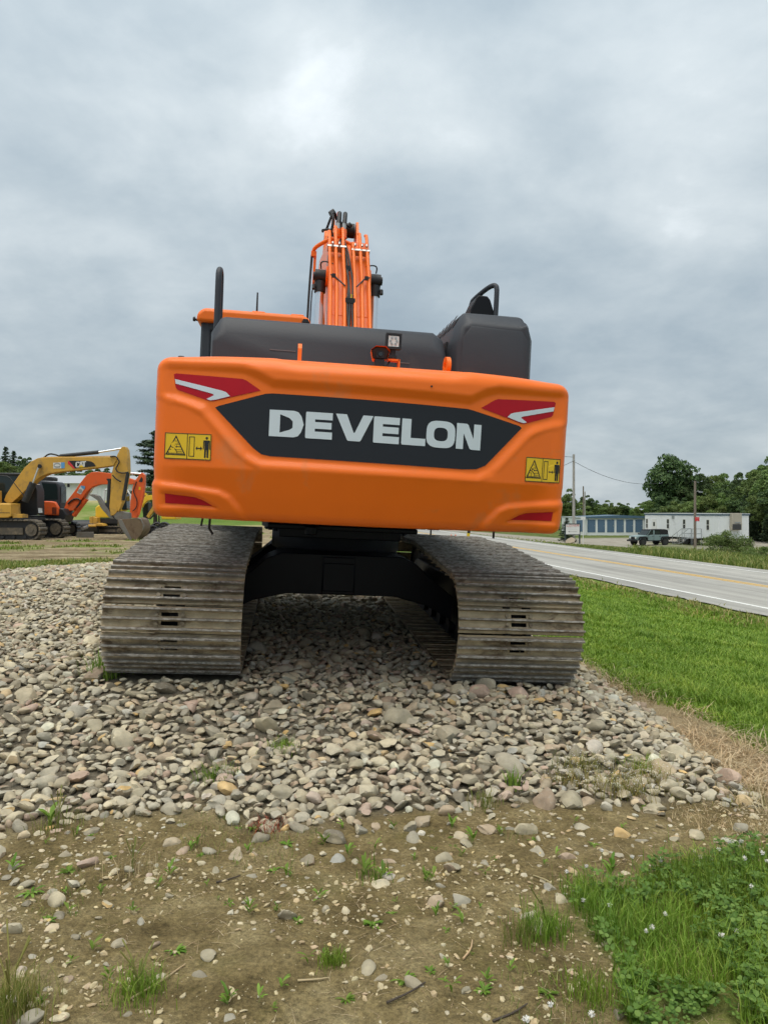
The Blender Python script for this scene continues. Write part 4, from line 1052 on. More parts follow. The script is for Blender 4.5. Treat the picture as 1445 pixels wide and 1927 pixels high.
mat('white_trim', (0.62, 0.62, 0.60), .5)
mat('sky_blue', (0.10, 0.30, 0.55), .5)
mat('print_red', (0.60, 0.03, 0.04), .5)
mat('print_grey', (0.30, 0.30, 0.29), .6)
def Z3(d, pts):     # side profile measured on the near yard row, at distance d
    return [((zx / 4.516 - 722.5) / 1448 * d, EYE - (800 + zy / 4.516 - 958) / 1448 * d) for zx, zy in pts]
class Thing:
    def __init__(s, name, loc, label, cat, group=None, rz=0.0):
        s.loc = Vector(loc); s.o = empty(name, loc); tag(s.o, label, cat, group); s.m = Matrix.Translation(-s.loc)
    def part(s, name, g, mats, parent=None, **kw):
        if parent is None: return g.obj(name, mats, s.o, mtx=s.m, **kw)
        return g.obj(name, mats, parent, **kw)
def crawler(T, c, yaw, L, R_, width, m='old_track', nteeth=42, frame='machine_black'):
    """one track of a small machine, centred at c on the ground, heading yaw"""
    M_ = Matrix.Translation(c) @ Matrix.Rotation(yaw, 4, 'Z')
    pts = [(-L/2 + R_ + R_ * math.cos(a), R_ + R_ * math.sin(a)) for a in np.linspace(PI/2, 3*PI/2, 12)] + [(L/2 - R_ + R_ * math.cos(a), R_ + R_ * math.sin(a)) for a in np.linspace(-PI/2, PI/2, 12)]
    P = np.array(pts + [pts[0]]); sl_ = np.concatenate([[0], np.cumsum(np.hypot(*np.diff(P, axis=0).T))])
    g = Geo()
    for i in range(nteeth):
        s0 = i * sl_[-1] / nteeth; s1 = s0 + sl_[-1] / nteeth * .82; sm = (s0 + s1) / 2
        f = lambda s_: (np.interp(s_ % sl_[-1], sl_, P[:, 0]), np.interp(s_ % sl_[-1], sl_, P[:, 1]))
        (xa, za), (xb, zb) = f(s0), f(s1); (xm, zm) = f(sm)
        tx, tz = xb - xa, zb - za; q = math.hypot(tx, tz); tx /= q; tz /= q
        nx_, nz_ = -tz, tx
        if nx_ * (xm - np.clip(xm, -L/2 + R_, L/2 - R_)) + nz_ * (zm - R_) < 0: nx_, nz_ = -nx_, -nz_
        h_ = .045
        v = []
        for yy in (-width/2, width/2):
            v += [(xa - nx_*.03, yy, za - nz_*.03), (xb - nx_*.03, yy, zb - nz_*.03), (xb, yy, zb), (xm + tx*.02 + nx_*h_, yy, zm + tz*.02 + nz_*h_), (xm - tx*.02 + nx_*h_, yy, zm - tz*.02 + nz_*h_), (xa, yy, za)]
        v = [M_ @ Vector(p_) for p_ in v]
        g.add(v, [tuple(range(5, -1, -1)), tuple(range(6, 12))] + [(k, (k+1) % 6, 6 + (k+1) % 6, 6 + k) for k in range(6)])
    tr = T.part('crawler_track', g, m)
    g = Geo(); ri = R_ - .05
    inner = [(-L/2 + R_ + ri * math.cos(a), R_ + ri * math.sin(a)) for a in np.linspace(PI/2, 3*PI/2, 10)] + [(L/2 - R_ + ri * math.cos(a), R_ + ri * math.sin(a)) for a in np.linspace(-PI/2, PI/2, 10)]
    g.prism(inner, -width*.22, width*.22, 'y'); g.box((-L/2 + R_*1.3, -width*.34, R_*.55), (L/2 - R_*1.9, width*.34, R_*1.25), 1)
    g.v = [tuple(M_ @ Vector(p_)) for p_ in g.v]; T.part('track_frame', g, [frame, 'old_track'], tr)
    for xw, rw in ((L/2 - R_, R_*.62), (-L/2 + R_, R_*.62)):
        g = Geo(); g.cyl(M_ @ Vector((xw, -width*.36, R_)), M_ @ Vector((xw, width*.36, R_)), rw, n=20); g.cyl(M_ @ Vector((xw, -width*.40, R_)), M_ @ Vector((xw, width*.40, R_)), rw*.4, n=12); T.part('idler', g, 'old_track', tr, smooth=40)
    for k in range(6):
        xw = -L/2 + R_*1.7 + k * (L - 3.4*R_) / 5; g = Geo(); g.cyl(M_ @ Vector((xw, -width*.32, .13)), M_ @ Vector((xw, width*.32, .13)), .085, n=10); T.part('roller', g, 'machine_black', tr, smooth=40)
    return tr
# ---- yellow excavator in front, arm and thumb bucket down
D = 38.0
gz = h1(-16.5, D)
C = Thing('yellow_excavator', (-18.9, D, gz), 'dusty yellow excavator with black lettered boom panel, bucket and thumb on the ground', 'excavator')
yaw = math.radians(-4)
u = Vector((math.cos(yaw), math.sin(yaw), 0)); nrm = Vector((-math.sin(yaw), math.cos(yaw), 0))
fe = Vector(((82 - 722.5) / 1448 * 37, 37.0, 0))             # front end of the near track
ctr = fe - u * 2.2; ctr.z = h1(ctr.x, ctr.y)
crawler(C, (ctr.x, ctr.y, gz), yaw, 4.4, .47, .68)
c2 = ctr + nrm * 2.35; crawler(C, (c2.x, c2.y, gz), yaw, 4.4, .47, .68)
g = Geo(); cm_ = (ctr + c2) / 2; g.cyl((cm_.x, cm_.y, gz + .75), (cm_.x, cm_.y, gz + 1.0), .75, n=24); g.cbox((cm_.x, cm_.y, gz + .6), (2.0, 2.0, .35), 0, Matrix.Rotation(yaw, 3, 'Z')); C.part('carbody', g, 'machine_black')
g = Geo()
g.prism(Z3(D, [(-260, 672), (205, 672), (212, 770), (180, 785), (-260, 785)]), D - 1.35, D - .35, 'y'); g.prism(Z3(D, [(-320, 560), (46, 560), (48, 665), (-320, 672)]), D - 1.3, D - .3, 'y')
g.prism(Z3(D, [(60, 662), (205, 668), (207, 684), (60, 676)]), D - 1.3, D - .35, 'y')
C.part('side_housing', g, 'dusty_yellow', bevel=.03)
g = Geo(); g.prism(Z3(D, [(0, 740), (200, 742), (200, 746), (0, 745)]), D - 1.356, D - 1.34, 'y'); C.part('panel_gap', g, 'machine_black')
g = Geo(); g.prism(Z3(D, [(210, 752), (290, 757), (290, 785), (210, 785)]), D - 1.2, D - .6, 'y'); g.prism(Z3(D, [(-320, 785), (300, 785), (300, 808), (-320, 810)]), D - 1.2, D + 1.2, 'y', 1); C.part('step', g, ['dusty_yellow', 'machine_black'])
g = Geo(); g.prism(Z3(D, [(-320, 480), (-120, 480), (-120, 800), (-320, 800)]), D - 1.2, D + 1.3, 'y'); C.part('counterweight', g, 'dusty_yellow', bevel=.1)
# cab on the far side of the boom
cb = C.part('cab', Geo().prism(Z3(D + .45, [(-90, 405), (170, 405), (186, 420), (290, 470), (318, 560), (320, 760), (-90, 790)]), D + .45, D + 1.3, 'y'), 'machine_black', bevel=.03)
g = Geo(); g.prism(Z3(D, [(-60, 430), (100, 430), (165, 500), (200, 590), (200, 640), (-60, 640)]), D + .44, D + .448, 'y'); C.part('window', g, 'cab_glass', cb)
xa = Z3(D + .45, [(319, 0)])[0][0] + .01; za = [q[1] for q in Z3(D + .6, [(0, 500), (0, 745)])]
g = Geo(); g.add([(xa - .12, D + .55, za[0]), (xa - .12, D + 1.0, za[0]), (xa + .015, D + 1.0, za[1]), (xa + .015, D + .55, za[1])], [(0, 1, 2, 3)]); C.part('windscreen', g, 'lamp_and_reflection_glass', cb)  # pale panel: bright reflection in the windscreen, painted as its colour
g = Geo(); g.prism(Z3(D, [(-110, 402), (178, 408), (182, 422), (-110, 420)]), D + .4, D + 1.5, 'y'); C.part('cab_roof', g, 'machine_black', cb, bevel=.02)
def zt(pts, y): return [(a, y, b) for a, b in Z3(y, pts)]
g = Geo(); g.tube(zt([(-10, 428), (60, 432), (90, 450), (215, 610)], D - .45), .022, 6); C.part('handrail', g, 'machine_black')
boomP = [(60, 640), (80, 590), (150, 480), (235, 362), (290, 312), (345, 283), (450, 277), (700, 276), (995, 270), (1010, 300), (985, 345), (900, 358), (760, 376), (560, 396), (430, 415), (370, 440), (320, 480), (230, 570), (130, 660), (90, 668)]
bm_ = C.part('boom', Geo().prism(Z3(D, boomP), D - .28, D + .28, 'y'), 'dusty_yellow', bevel=.02)
yf = D - .292
g = Geo(); g.prism(Z3(yf, [(588, 303), (735, 303), (775, 308), (800, 322), (818, 348), (660, 366), (632, 369)]), yf - .004, yf, 'y')
g.prism(Z3(yf, [(579, 306), (590, 306), (643, 369), (628, 370), (579, 328)]), yf - .006, yf, 'y', 1)
def zp(pts, mi, dy=.012): g.prism(Z3(yf, pts), yf - dy, yf - dy + .003, 'y', mi)
zp([(681, 322), (680, 311), (655, 311), (646, 320), (645, 350), (654, 360), (680, 358), (682, 345), (670, 345), (668, 351), (658, 350), (658, 320), (668, 320), (669, 325)], 2)
zp([(674, 358), (687, 308), (699, 308), (712, 356), (702, 356), (693, 326), (685, 357)], 2); zp([(700, 308), (735, 305), (735, 315), (724, 316), (724, 353), (711, 353), (711, 317), (701, 318)], 2)
zp([(671, 360), (694, 336), (717, 358)], 3, .016)
C.part('boom_panel', g, ['sticker_black', 'print_red', 'white_trim', 'sticker_yellow'], bm_)
g = Geo(); g.prism(Z3(yf, [(455, 320), (553, 315), (553, 366), (457, 369)]), yf - .004, yf, 'y'); zp([(522, 317), (553, 315), (553, 366), (524, 367)], 1, .008)
cxz, czz_ = 490, 342
zp([(cxz + 30 * math.cos(a), czz_ + 22 * math.sin(a)) for a in np.linspace(0, 2*PI, 18, endpoint=False)], 2, .008); zp([(cxz + 22 * math.cos(a), czz_ + 9 * math.sin(a)) for a in np.linspace(0, 2*PI, 18, endpoint=False)], 0, .012)
C.part('dealer_sticker', g, ['white_trim', 'sky_blue', 'print_grey'], bm_)
g = Geo(); g.tube(zt([(130, 490), (220, 362), (285, 305), (340, 277), (470, 270), (560, 272), (700, 270), (960, 262)], D - .2), .022, 6, smooth_path=1); C.part('hydraulic_tube', g, 'dusty_yellow', bm_)
g = Geo(); g.tube(zt([(375, 277), (420, 242), (470, 250), (515, 265)], D), .04, 8, smooth_path=2); C.part('hose', g, 'rubber', bm_)
for q in ([(1000, 285), (1020, 310), (1000, 345), (985, 370), (1000, 400), (1050, 410), (1095, 400)], [(960, 425), (990, 460), (1030, 480)], [(940, 268), (980, 262), (1005, 285)]):
    g = Geo(); g.tube(zt(q, D - .33), .035, 6, smooth_path=2); C.part('hose', g, 'rubber', bm_)
g = Geo(); g.cyl((*[zt([(515, 263)], D)[0][k] for k in range(3)],), zt([(840, 230)], D)[0], .095, n=14); C.part('arm_cylinder', g, 'machine_black', smooth=40)
g = Geo(); g.cyl(zt([(835, 231)], D)[0], zt([(1052, 197)], D)[0], .05, n=12); C.part('arm_cylinder_rod', g, 'chrome', smooth=40)
am = C.part('arm', Geo().prism(Z3(D, [(1058, 184), (1075, 186), (1092, 212), (1100, 300), (1103, 395), (1080, 520), (1055, 650), (1020, 725), (985, 765), (955, 770), (945, 690), (955, 560), (962, 420), (985, 330), (1008, 262), (1035, 205)]), D - .22, D + .22, 'y'), 'dusty_yellow', bevel=.02)
for q in ([(335, 350), (280, 500)], ): 
    for yy in (D - .42, D + .42):
        a, b = zt(q, yy); g = Geo(); g.cyl(a, b, .045, n=12); C.part('boom_cylinder_rod', g, 'chrome', smooth=40)
        a, b = zt([(285, 490), (215, 650)], yy); g = Geo(); g.cyl(a, b, .17 if yy < D else .1, n=14); C.part('boom_cylinder', g, 'machine_black', smooth=40)
        a, b = zt([(340, 350)], yy - .1)[0], zt([(340, 350)], yy + .1)[0]; g = Geo(); g.cyl(a, b, .10, n=14); C.part('pin_boss', g, 'machine_black', smooth=40)
a, b = zt([(1090, 405), (1050, 640)], D - .27); g = Geo(); g.cyl(a, b, .085, n=12); C.part('bucket_cylinder', g, 'machine_black', smooth=40)
a, b = zt([(940, 455), (925, 690)], D - .0); g = Geo(); g.cyl(a, b, .11, n=12); g.cbox(b, (.25, .2, .35)); C.part('thumb_cylinder', g, 'machine_black', smooth=40)
g = Geo(); g.prism(Z3(D, [(975, 770), (1000, 740), (1045, 732), (1110, 745), (1112, 800), (1040, 815), (1000, 800)]), D - .2, D + .2, 'y'); g.prism(Z3(D, [(1015, 690), (1050, 650), (1058, 665), (1025, 740)]), D - .3, D - .22, 'y', 1); C.part('bucket_linkage', g, ['worn_steel', 'dusty_yellow'], bevel=.02)
g = Geo(); g.prism(Z3(D, [(765, 592), (800, 586), (850, 602), (880, 650), (920, 700), (965, 760), (975, 800), (945, 790), (890, 730), (860, 690), (840, 640), (800, 612)]), D - .15, D + .15, 'y'); C.part('thumb', g, 'worn_steel', bevel=.02)
bk = [(1035, 800), (1120, 795), (1200, 785), (1235, 800), (1254, 850), (1250, 895), (1225, 935), (1160, 998), (1150, 992), (1110, 940), (1060, 870), (1035, 840)]
g = Geo(); P_ = Z3(D, bk); cxm = sum(p_[0] for p_ in P_) / len(P_); czm = sum(p_[1] for p_ in P_) / len(P_)
g.prism(P_, D - .55, D - .52, 'y'); g.prism(P_, D + .52, D + .55, 'y')
sh = P_[0:8]; sh2 = [(cxm + (a - cxm) * .94, czm + (b - czm) * .94) for a, b in sh]; g.prism(sh + sh2[::-1], D - .52, D + .52, 'y')
g.prism(Z3(D, [(1205, 785), (1235, 797), (1258, 850), (1250, 895), (1243, 890), (1247, 850), (1228, 806), (1203, 793)]), D - .58, D - .545, 'y', 1); g.prism(Z3(D, [(1040, 805), (1070, 800), (1165, 985), (1150, 992), (1060, 870)]), D - .575, D - .545, 'y', 1)
C.part('bucket', g, ['rusty_steel', 'worn_steel'], bevel=.015)

# ---- orange excavator with a blade behind it
D = 41.5
gz = h1(-17, D)
K = Thing('orange_excavator', (-17.6, D, gz), 'bright orange midsize excavator with dark cab and front blade behind the yellow one', 'excavator')
xr = Z3(D, [(610, 0)])[0][0]
crawler(K, (xr - 1.4, D - .9, gz), math.radians(-2), 2.9, .40, .5, 'machine_black', 34)
xr2 = Z3(D + 1.6, [(722, 0)])[0][0]
crawler(K, (xr2 - 1.45, D + .85, gz), math.radians(-2), 2.9, .38, .5, 'machine_black', 34)
g = Geo(); g.prism(Z3(D, [(200, 765), (520, 765), (530, 740), (570, 705), (600, 715), (622, 760), (600, 820), (520, 832), (200, 825)]), D - .9, D + .3, 'y'); K.part('frame', g, 'machine_black', bevel=.03)
g = Geo(); g.prism(Z3(D - 1., [(365, 645), (430, 646), (470, 652), (492, 690), (500, 705), (498, 768), (370, 765)]), D - 1.0, D - .75, 'y'); hd = K.part('side_hood', g, 'vivid_orange', bevel=.05)
for k in range(6): g = Geo(); zz_ = 700 + k * 10; g.prism(Z3(D - 1.0, [(446, zz_), (482, zz_ + 1), (482, zz_ + 6), (446, zz_ + 5)]), D - 1.012, D - .99, 'y'); K.part('grille_slat', g, 'machine_black', hd)
cb = K.part('cab', Geo().prism(Z3(D - .3, [(335, 470), (480, 482), (500, 500), (508, 540), (512, 760), (335, 770)]), D - .3, D + .6, 'y'), 'hood_grey', bevel=.05)
g = Geo(); g.prism(Z3(D - .31, [(356, 492), (478, 500), (490, 530), (494, 632), (362, 636)]), D - .315, D - .302, 'y'); K.part('window', g, 'cab_glass', cb)
xa = Z3(D - .3, [(512, 0)])[0][0] + .012; za = [q[1] for q in Z3(D + .2, [(0, 522), (0, 660)])]
g = Geo(); g.add([(xa, D - .15, za[0]), (xa, D + .5, za[0]), (xa, D + .5, za[1]), (xa, D - .15, za[1])], [(0, 1, 2, 3)]); K.part('windscreen', g, 'cab_glass', cb)
g = Geo(); g.prism(Z3(D, [(340, 440), (450, 440), (470, 450), (468, 476), (340, 470)]), D - .2, D + .4, 'y'); K.part('cab_roof', g, 'machine_black', cb, bevel=.03)
a = zt([(575, 520), (585, 512)], D - .2); g = Geo(); g.cyl(a[0], a[1], .04, n=8); g.cbox(a[1], (.12, .05, .2)); K.part('mirror', g, 'rubber', cb)
kb = K.part('boom', Geo().prism(Z3(D, [(560, 705), (580, 650), (650, 560), (700, 488), (745, 430), (790, 402), (850, 398), (960, 412), (1090, 445), (1165, 470), (1160, 500), (1110, 505), (960, 502), (860, 505), (800, 525), (760, 560), (690, 655), (640, 725), (600, 730)]), D - .2, D + .2, 'y'), 'vivid_orange', bevel=.02)
y2 = D - .21
g = Geo(); g.prism(Z3(y2, [(655, 575), (690, 512), (727, 528), (690, 590)]), y2 - .004, y2, 'y'); g.prism(Z3(y2, [(690, 512), (727, 520), (722, 548), (697, 535)]), y2 - .008, y2 - .005, 'y', 1)
g.prism(Z3(y2, [(685 + 18 * math.cos(a), 560 + 18 * math.sin(a)) for a in np.linspace(0, 2*PI, 16, endpoint=False)]), y2 - .012, y2 - .009, 'y', 2); K.part('dealer_sticker', g, ['white_trim', 'sky_blue', 'print_grey'], kb)
g = Geo(); g.prism(Z3(y2, [(905, 455), (935, 455), (938, 470), (920, 480)]), y2 - .004, y2, 'y'); K.part('boom_mark', g, 'sticker_black', kb)
a = zt([(630, 770), (738, 625)], D); g = Geo(); g.cyl(a[0], a[1], .13, n=14); K.part('boom_cylinder', g, 'vivid_orange', smooth=40)
a = zt([(735, 628), (792, 532)], D); g = Geo(); g.cyl(a[0], a[1], .06, n=12); K.part('boom_cylinder_rod', g, 'chrome', smooth=40)
g = Geo(); g.tube(zt([(580, 670), (620, 632), (660, 622), (690, 640), (680, 670), (655, 700)], D - .24), .045, 6, smooth_path=2); K.part('hose', g, 'rubber', kb)
g = Geo(); g.tube(zt([(1165, 480), (1150, 520), (1135, 560), (1150, 600), (1170, 640), (1165, 700), (1130, 730)], D - .26), .03, 6, smooth_path=2); K.part('hose', g, 'rubber', kb)
ka = K.part('arm', Geo().prism(Z3(D, [(1190, 430), (1213, 404), (1236, 425), (1236, 500), (1222, 610), (1195, 720), (1170, 790), (1112, 785), (1118, 650), (1135, 540), (1150, 480)]), D - .17, D + .17, 'y'), 'vivid_orange', bevel=.02)
g = Geo(); g.prism(Z3(D - .18, [(1180, 480), (1205, 440), (1216, 455), (1212, 485)]), D - .19, D - .172, 'y'); K.part('arm_slot', g, 'machine_black', ka)
g = Geo(); g.prism(Z3(D - .18, [(1182, 525), (1197, 525), (1197, 550), (1182, 550)]), D - .185, D - .172, 'y'); K.part('arm_label', g, 'sticker_yellow', ka)
a = zt([(960, 400), (1215, 415)], D); g = Geo(); g.cyl(a[0], a[1], .05, n=10); K.part('arm_cylinder_rod', g, 'chrome')
a = zt([(1222, 560), (1180, 760)], D - .22); g = Geo(); g.cyl(a[0], a[1], .07, n=10); K.part('bucket_cylinder', g, 'vivid_orange', smooth=40)
g = Geo(); xq = Z3(D - 1.5, [(640, 910), (795, 910), (790, 978)])
yb = D - 1.6
g.add([(*p_[:1], yy, p_[1]) for yy, dz_ in ((yb, 0),) for p_ in Z3(yb, [(655, 908), (795, 908), (795, 975), (650, 980)])] + [(p_[0], yb + .10, p_[1]) for p_ in Z3(yb, [(655, 908), (795, 908), (795, 975), (650, 980)])] , [(0,1,2,3), (7,6,5,4), (0,4,5,1), (1,5,6,2), (2,6,7,3), (3,7,4,0)])
g.cyl((Z3(yb, [(700, 930)])[0][0], yb + .1, gz + .45), (Z3(yb, [(640, 900)])[0][0], D, gz + .5), .10, n=8); K.part('blade', g, 'worn_steel', bevel=.01)

# ---- small yellow excavator standing behind, bright yellow body and pale cab posts
D = 47.0; gz = h1(-17, D)
Y = Thing('compact_excavator', (-16.6, D, gz), 'small bright yellow excavator with grey cab posts, seen between the yellow and orange arms', 'excavator', 'compact yellow excavators at the back of the yard')
xr = Z3(D, [(1085, 0)])[0][0]
crawler(Y, (xr - 1.05, D - .7, gz), 0, 2.1, .23, .35, 'old_track', 26); crawler(Y, (xr - 1.05, D + .7, gz), 0, 2.1, .23, .35, 'old_track', 26)
g = Geo(); g.prism(Z3(D, [(850, 790), (1000, 790), (1060, 810), (1060, 835), (850, 830)]), D - .7, D + .7, 'y'); g.cyl((xr - 1.0, D, gz + .35), (xr - 1.0, D, gz + .65), .4, n=18); Y.part('frame', g, 'machine_black')
g = Geo(); g.prism(Z3(D, [(848, 700), (870, 682), (940, 680), (955, 700), (960, 785), (848, 785)]), D - .7, D + .6, 'y'); Y.part('engine_cover', g, 'bright_yellow', bevel=.06)
g = Geo()
for q in ([(888, 690), (892, 560), (905, 545), (1010, 545), (1110, 555), (1115, 720)], ):
    for yy in (D - .6, D + .4): g.tube(zt(q, yy), .05, 8, smooth_path=1)
Y.part('cab_frame', g, 'white_trim', smooth=60)
g = Geo(); g.prism(Z3(D, [(985, 570), (1100, 572), (1105, 720), (985, 720)]), D - .55, D + .35, 'y'); Y.part('cab', g, 'cab_glass', bevel=.03)
g = Geo(); g.prism(Z3(D, [(1000, 690), (1060, 690), (1068, 730), (1000, 735)]), D - .62, D + .4, 'y'); Y.part('nose_cover', g, 'bright_yellow', bevel=.03)
# roller and yellow attachment frame lying on the ground between
D = 46.0; gz = h1(-18, D)
Rr = Thing('drum_roller', (-18.4, D, gz), 'black drum roller lying in the yard beside the small yellow frame', 'roller')
a = Z3(D, [(730, 818)])[0]; g = Geo(); g.cyl((a[0] - .75, D - .1, gz + .42), (a[0] + .75, D + .1, gz + .42), .42, n=24); Rr.part('drum', g, 'machine_black', smooth=40)
g = Geo(); g.cbox((a[0] - .95, D, gz + .3), (.3, .9, .5)); g.cbox((a[0] - 1.2, D, gz + .25), (.2, .5, .4)); Rr.part('hitch', g, 'machine_black', bevel=.03)
Fa = Thing('attachment_frame', (-17.0, D, gz), 'yellow coupler frame lying beside the black drum roller', 'attachment')
g = Geo(); 
for q in ([(778, 780), (805, 775), (808, 850), (780, 850)], [(808, 780), (840, 785), (842, 850), (810, 850)]): g.prism(Z3(D, q), D - .3, D + .3, 'y')
Fa.part('plate', g, 'dusty_yellow', bevel=.02)
g = Geo(); g.prism(Z3(D, [(842, 830), (890, 838), (902, 856), (842, 855)]), D - .4, D + .4, 'y'); g.cyl((Z3(D, [(775, 800)])[0][0], D - .35, gz + .5), (Z3(D, [(840, 800)])[0][0], D - .35, gz + .5), .08, n=10); Fa.part('foot', g, 'dusty_yellow', bevel=.02)
# second compact excavator, its yellow boom reaching left past the counterweight
D = 50.0; gz = h1(-14, D)
Y2 = Thing('compact_excavator', (-14.2, D, gz), 'compact excavator with bright yellow curved boom beside the orange counterweight', 'excavator', 'compact yellow excavators at the back of the yard')
g = Geo(); g.prism(Z3(D, [(1200, 680), (1215, 630), (1250, 598), (1330, 592), (1400, 600), (1400, 640), (1320, 632), (1265, 640), (1230, 670), (1215, 700)]), D - .15, D + .15, 'y'); Y2.part('boom', g, 'bright_yellow', bevel=.02)
a = zt([(1225, 572), (1400, 572)], D); g = Geo(); g.cyl(a[0], a[1], .06, n=10); Y2.part('boom_cylinder', g, 'machine_black')
g = Geo(); g.prism(Z3(D, [(1228, 578), (1240, 572), (1258, 592), (1235, 598)]), D - .1, D + .1, 'y'); Y2.part('bracket', g, 'bright_yellow')
g = Geo(); g.prism(Z3(D, [(1200, 700), (1215, 670), (1250, 655), (1252, 760), (1240, 800), (1205, 790)]), D + .3, D + 1.1, 'y'); cb = Y2.part('cab', g, 'machine_black', bevel=.03)
g = Geo(); g.prism(Z3(D, [(1206, 705), (1218, 680), (1240, 672), (1242, 755), (1208, 780)]), D + .285, D + .295, 'y'); Y2.part('window', g, 'cab_glass', cb)
g = Geo(); g.prism(Z3(D, [(1250, 775), (1300, 695), (1320, 690), (1330, 700), (1272, 792)]), D - .12, D + .12, 'y'); Y2.part('arm', g, 'dusty_yellow', bevel=.02)
a = zt([(1275, 800), (1335, 735)], D - .2); g = Geo(); g.cyl(a[0], a[1], .05, n=8); Y2.part('cylinder', g, 'machine_black')
g = Geo(); g.prism(Z3(D, [(1400, 690), (1520, 690), (1520, 800), (1400, 800)]), D - .7, D + .7, 'y'); Y2.part('body', g, 'bright_yellow', bevel=.05)
crawler(Y2, (Z3(D, [(1450, 0)])[0][0], D - .6, gz), 0, 2.0, .25, .35, 'old_track', 24)
# dark attachments heaped in front of it
D = 43.0
labs = ['heap of dark grapple tines lying behind the big track, nearest the yellow bucket', 'dark curved grapple claw in the middle of the attachment heap', 'black attachment frame at the right of the heap, under the counterweight']
for k, (zx, wdt, hgt) in enumerate(((1290, .75, .55), (1365, .8, .75), (1445, .8, .6))):
    xw = Z3(D, [(zx, 0)])[0][0]; zb = h1(xw, D)
    Q = Thing('grapple', (xw, D, zb), labs[k], 'attachment', 'attachments heaped in the yard')
    for j in range(5):
        a0 = random.uniform(-.6, .6); g = Geo(); yy = D + random.uniform(-.4, .4); xo = xw + random.uniform(-.5, .5) * wdt
        g.tube([(xo - .3, yy, zb + .05), (xo - .2, yy, zb + hgt * .6), (xo + .05, yy + a0 * .3, zb + hgt), (xo + .35, yy + a0 * .4, zb + hgt * .75), (xo + .5, yy + a0 * .4, zb + hgt * .3)], [.09, .04], 6, smooth_path=2); Q.part('tine', g, 'machine_black')
    g = Geo(); g.cbox((xw, D, zb + .2), (wdt * 1.3, .7, .38), 0, Matrix.Rotation(random.uniform(-.3, .3), 3, 'Z')); Q.part('frame', g, 'machine_black', bevel=.04)
# round dark lid lying on the stones beyond the left track
xw = (430 - 722.5) / 1448 * 24; zb = h1(xw, 24)
Q = Thing('manhole_ring', (xw, 24, zb), 'low dark cast ring lying on the ground beyond the left track', 'casting')
g = Geo(); g.cyl((xw, 24, zb - .02), (xw, 24, zb + .16), .62, .50, n=24); g.cyl((xw, 24, zb + .16), (xw, 24, zb + .26), .34, .30, n=20); Q.part('ring', g, 'worn_steel', smooth=30)
g = Geo(); g.cyl((xw, 24, zb + .26), (xw, 24, zb + .30), .25, n=18); Q.part('lid', g, 'machine_black')
# long pale metal barn far behind the yard
mat('barn_white', (0.62, 0.64, 0.65), .6, var=.06, vscale=.3); mat('barn_roof', (0.42, 0.43, 0.44), .5, .3, var=.1, vscale=.3)
D = 135.0; x0_ = (-20 - 722.5) / 1448 * D; x1_ = (262 - 722.5) / 1448 * D; zb = h1((x0_ + x1_) / 2, D) - .5
ze = EYE + (958 - 909) / 1448 * D; zr = EYE + (958 - 895) / 1448 * (D + 7)
Q = Thing('metal_barn', ((x0_ + x1_) / 2, D, zb), 'long pale metal barn with low grey roof behind the yard', 'barn')
g = Geo(); g.box((x0_, D, zb), (x1_, D + 14, ze)); bw = Q.part('wall', g, 'barn_white')
for k in range(34):
    xx = x0_ + (k + .5) * (x1_ - x0_) / 34; g = Geo(); g.box((xx - .06, D - .05, zb), (xx + .06, D + .01, ze - .02)); Q.part('wall_rib', g, 'barn_white', bw)
g = Geo(); g.add([(x0_ - .4, D - .6, ze - .05), (x1_ + .4, D - .6, ze - .05), (x1_ + .4, D + 7, zr), (x0_ - .4, D + 7, zr), (x0_ - .4, D + 14.6, ze - .05), (x1_ + .4, D + 14.6, ze - .05)], [(0,1,2,3), (3,2,5,4)]); Q.part('roof', g, 'barn_roof')

# ================================================================== across the road
mat('wall_white', (0.74, 0.76, 0.76), .55, var=.05, vscale=.8, dirt=((.45, .46, .45), .08, 1.0))
mat('trim_blue', (0.07, 0.13, 0.19), .5, var=.1)
mat('door_blue', (0.10, 0.17, 0.26), .5, var=.1, vscale=2)
mat('roof_grey', (0.50, 0.52, 0.53), .5, .2)
mat('window_dark', (0.05, 0.05, 0.055), .12)
mat('window_red', (0.20, 0.12, 0.11), .4)
mat('pole_wood', (0.20, 0.165, 0.13), .9, var=.3, vscale=5)
mat('pole_pale', (0.36, 0.34, 0.31), .85, var=.2, vscale=5)
mat('beige_metal', (0.42, 0.38, 0.31), .6, var=.1)
mat('galvanised', (0.34, 0.36, 0.36), .45, .5, var=.2)
mat('car_paint', (0.19, 0.265, 0.265), .4, coat=.2)
mat('soft_top', (0.012, 0.012, 0.013), .8)
mat('tyre', (0.018, 0.018, 0.018), .85, var=.3, vscale=10)
mat('rim', (0.05, 0.05, 0.05), .4, .5)
mat('sign_white', (0.70, 0.70, 0.67), .5)
mat('sign_frame', (0.035, 0.05, 0.05), .6)
mat('faded_red', (0.62, 0.20, 0.19), .6)
mat('cone_orange', (0.85, 0.13, 0.02), .5)
mat('boulder', (0.36, 0.30, 0.22), .9, var=.3, vscale=2, bump=.5, bscale=6)
def at(px, d): return (px - 722.5) / 1448 * d
def zat(py, d): return EYE - (py - 958) / 1448 * d
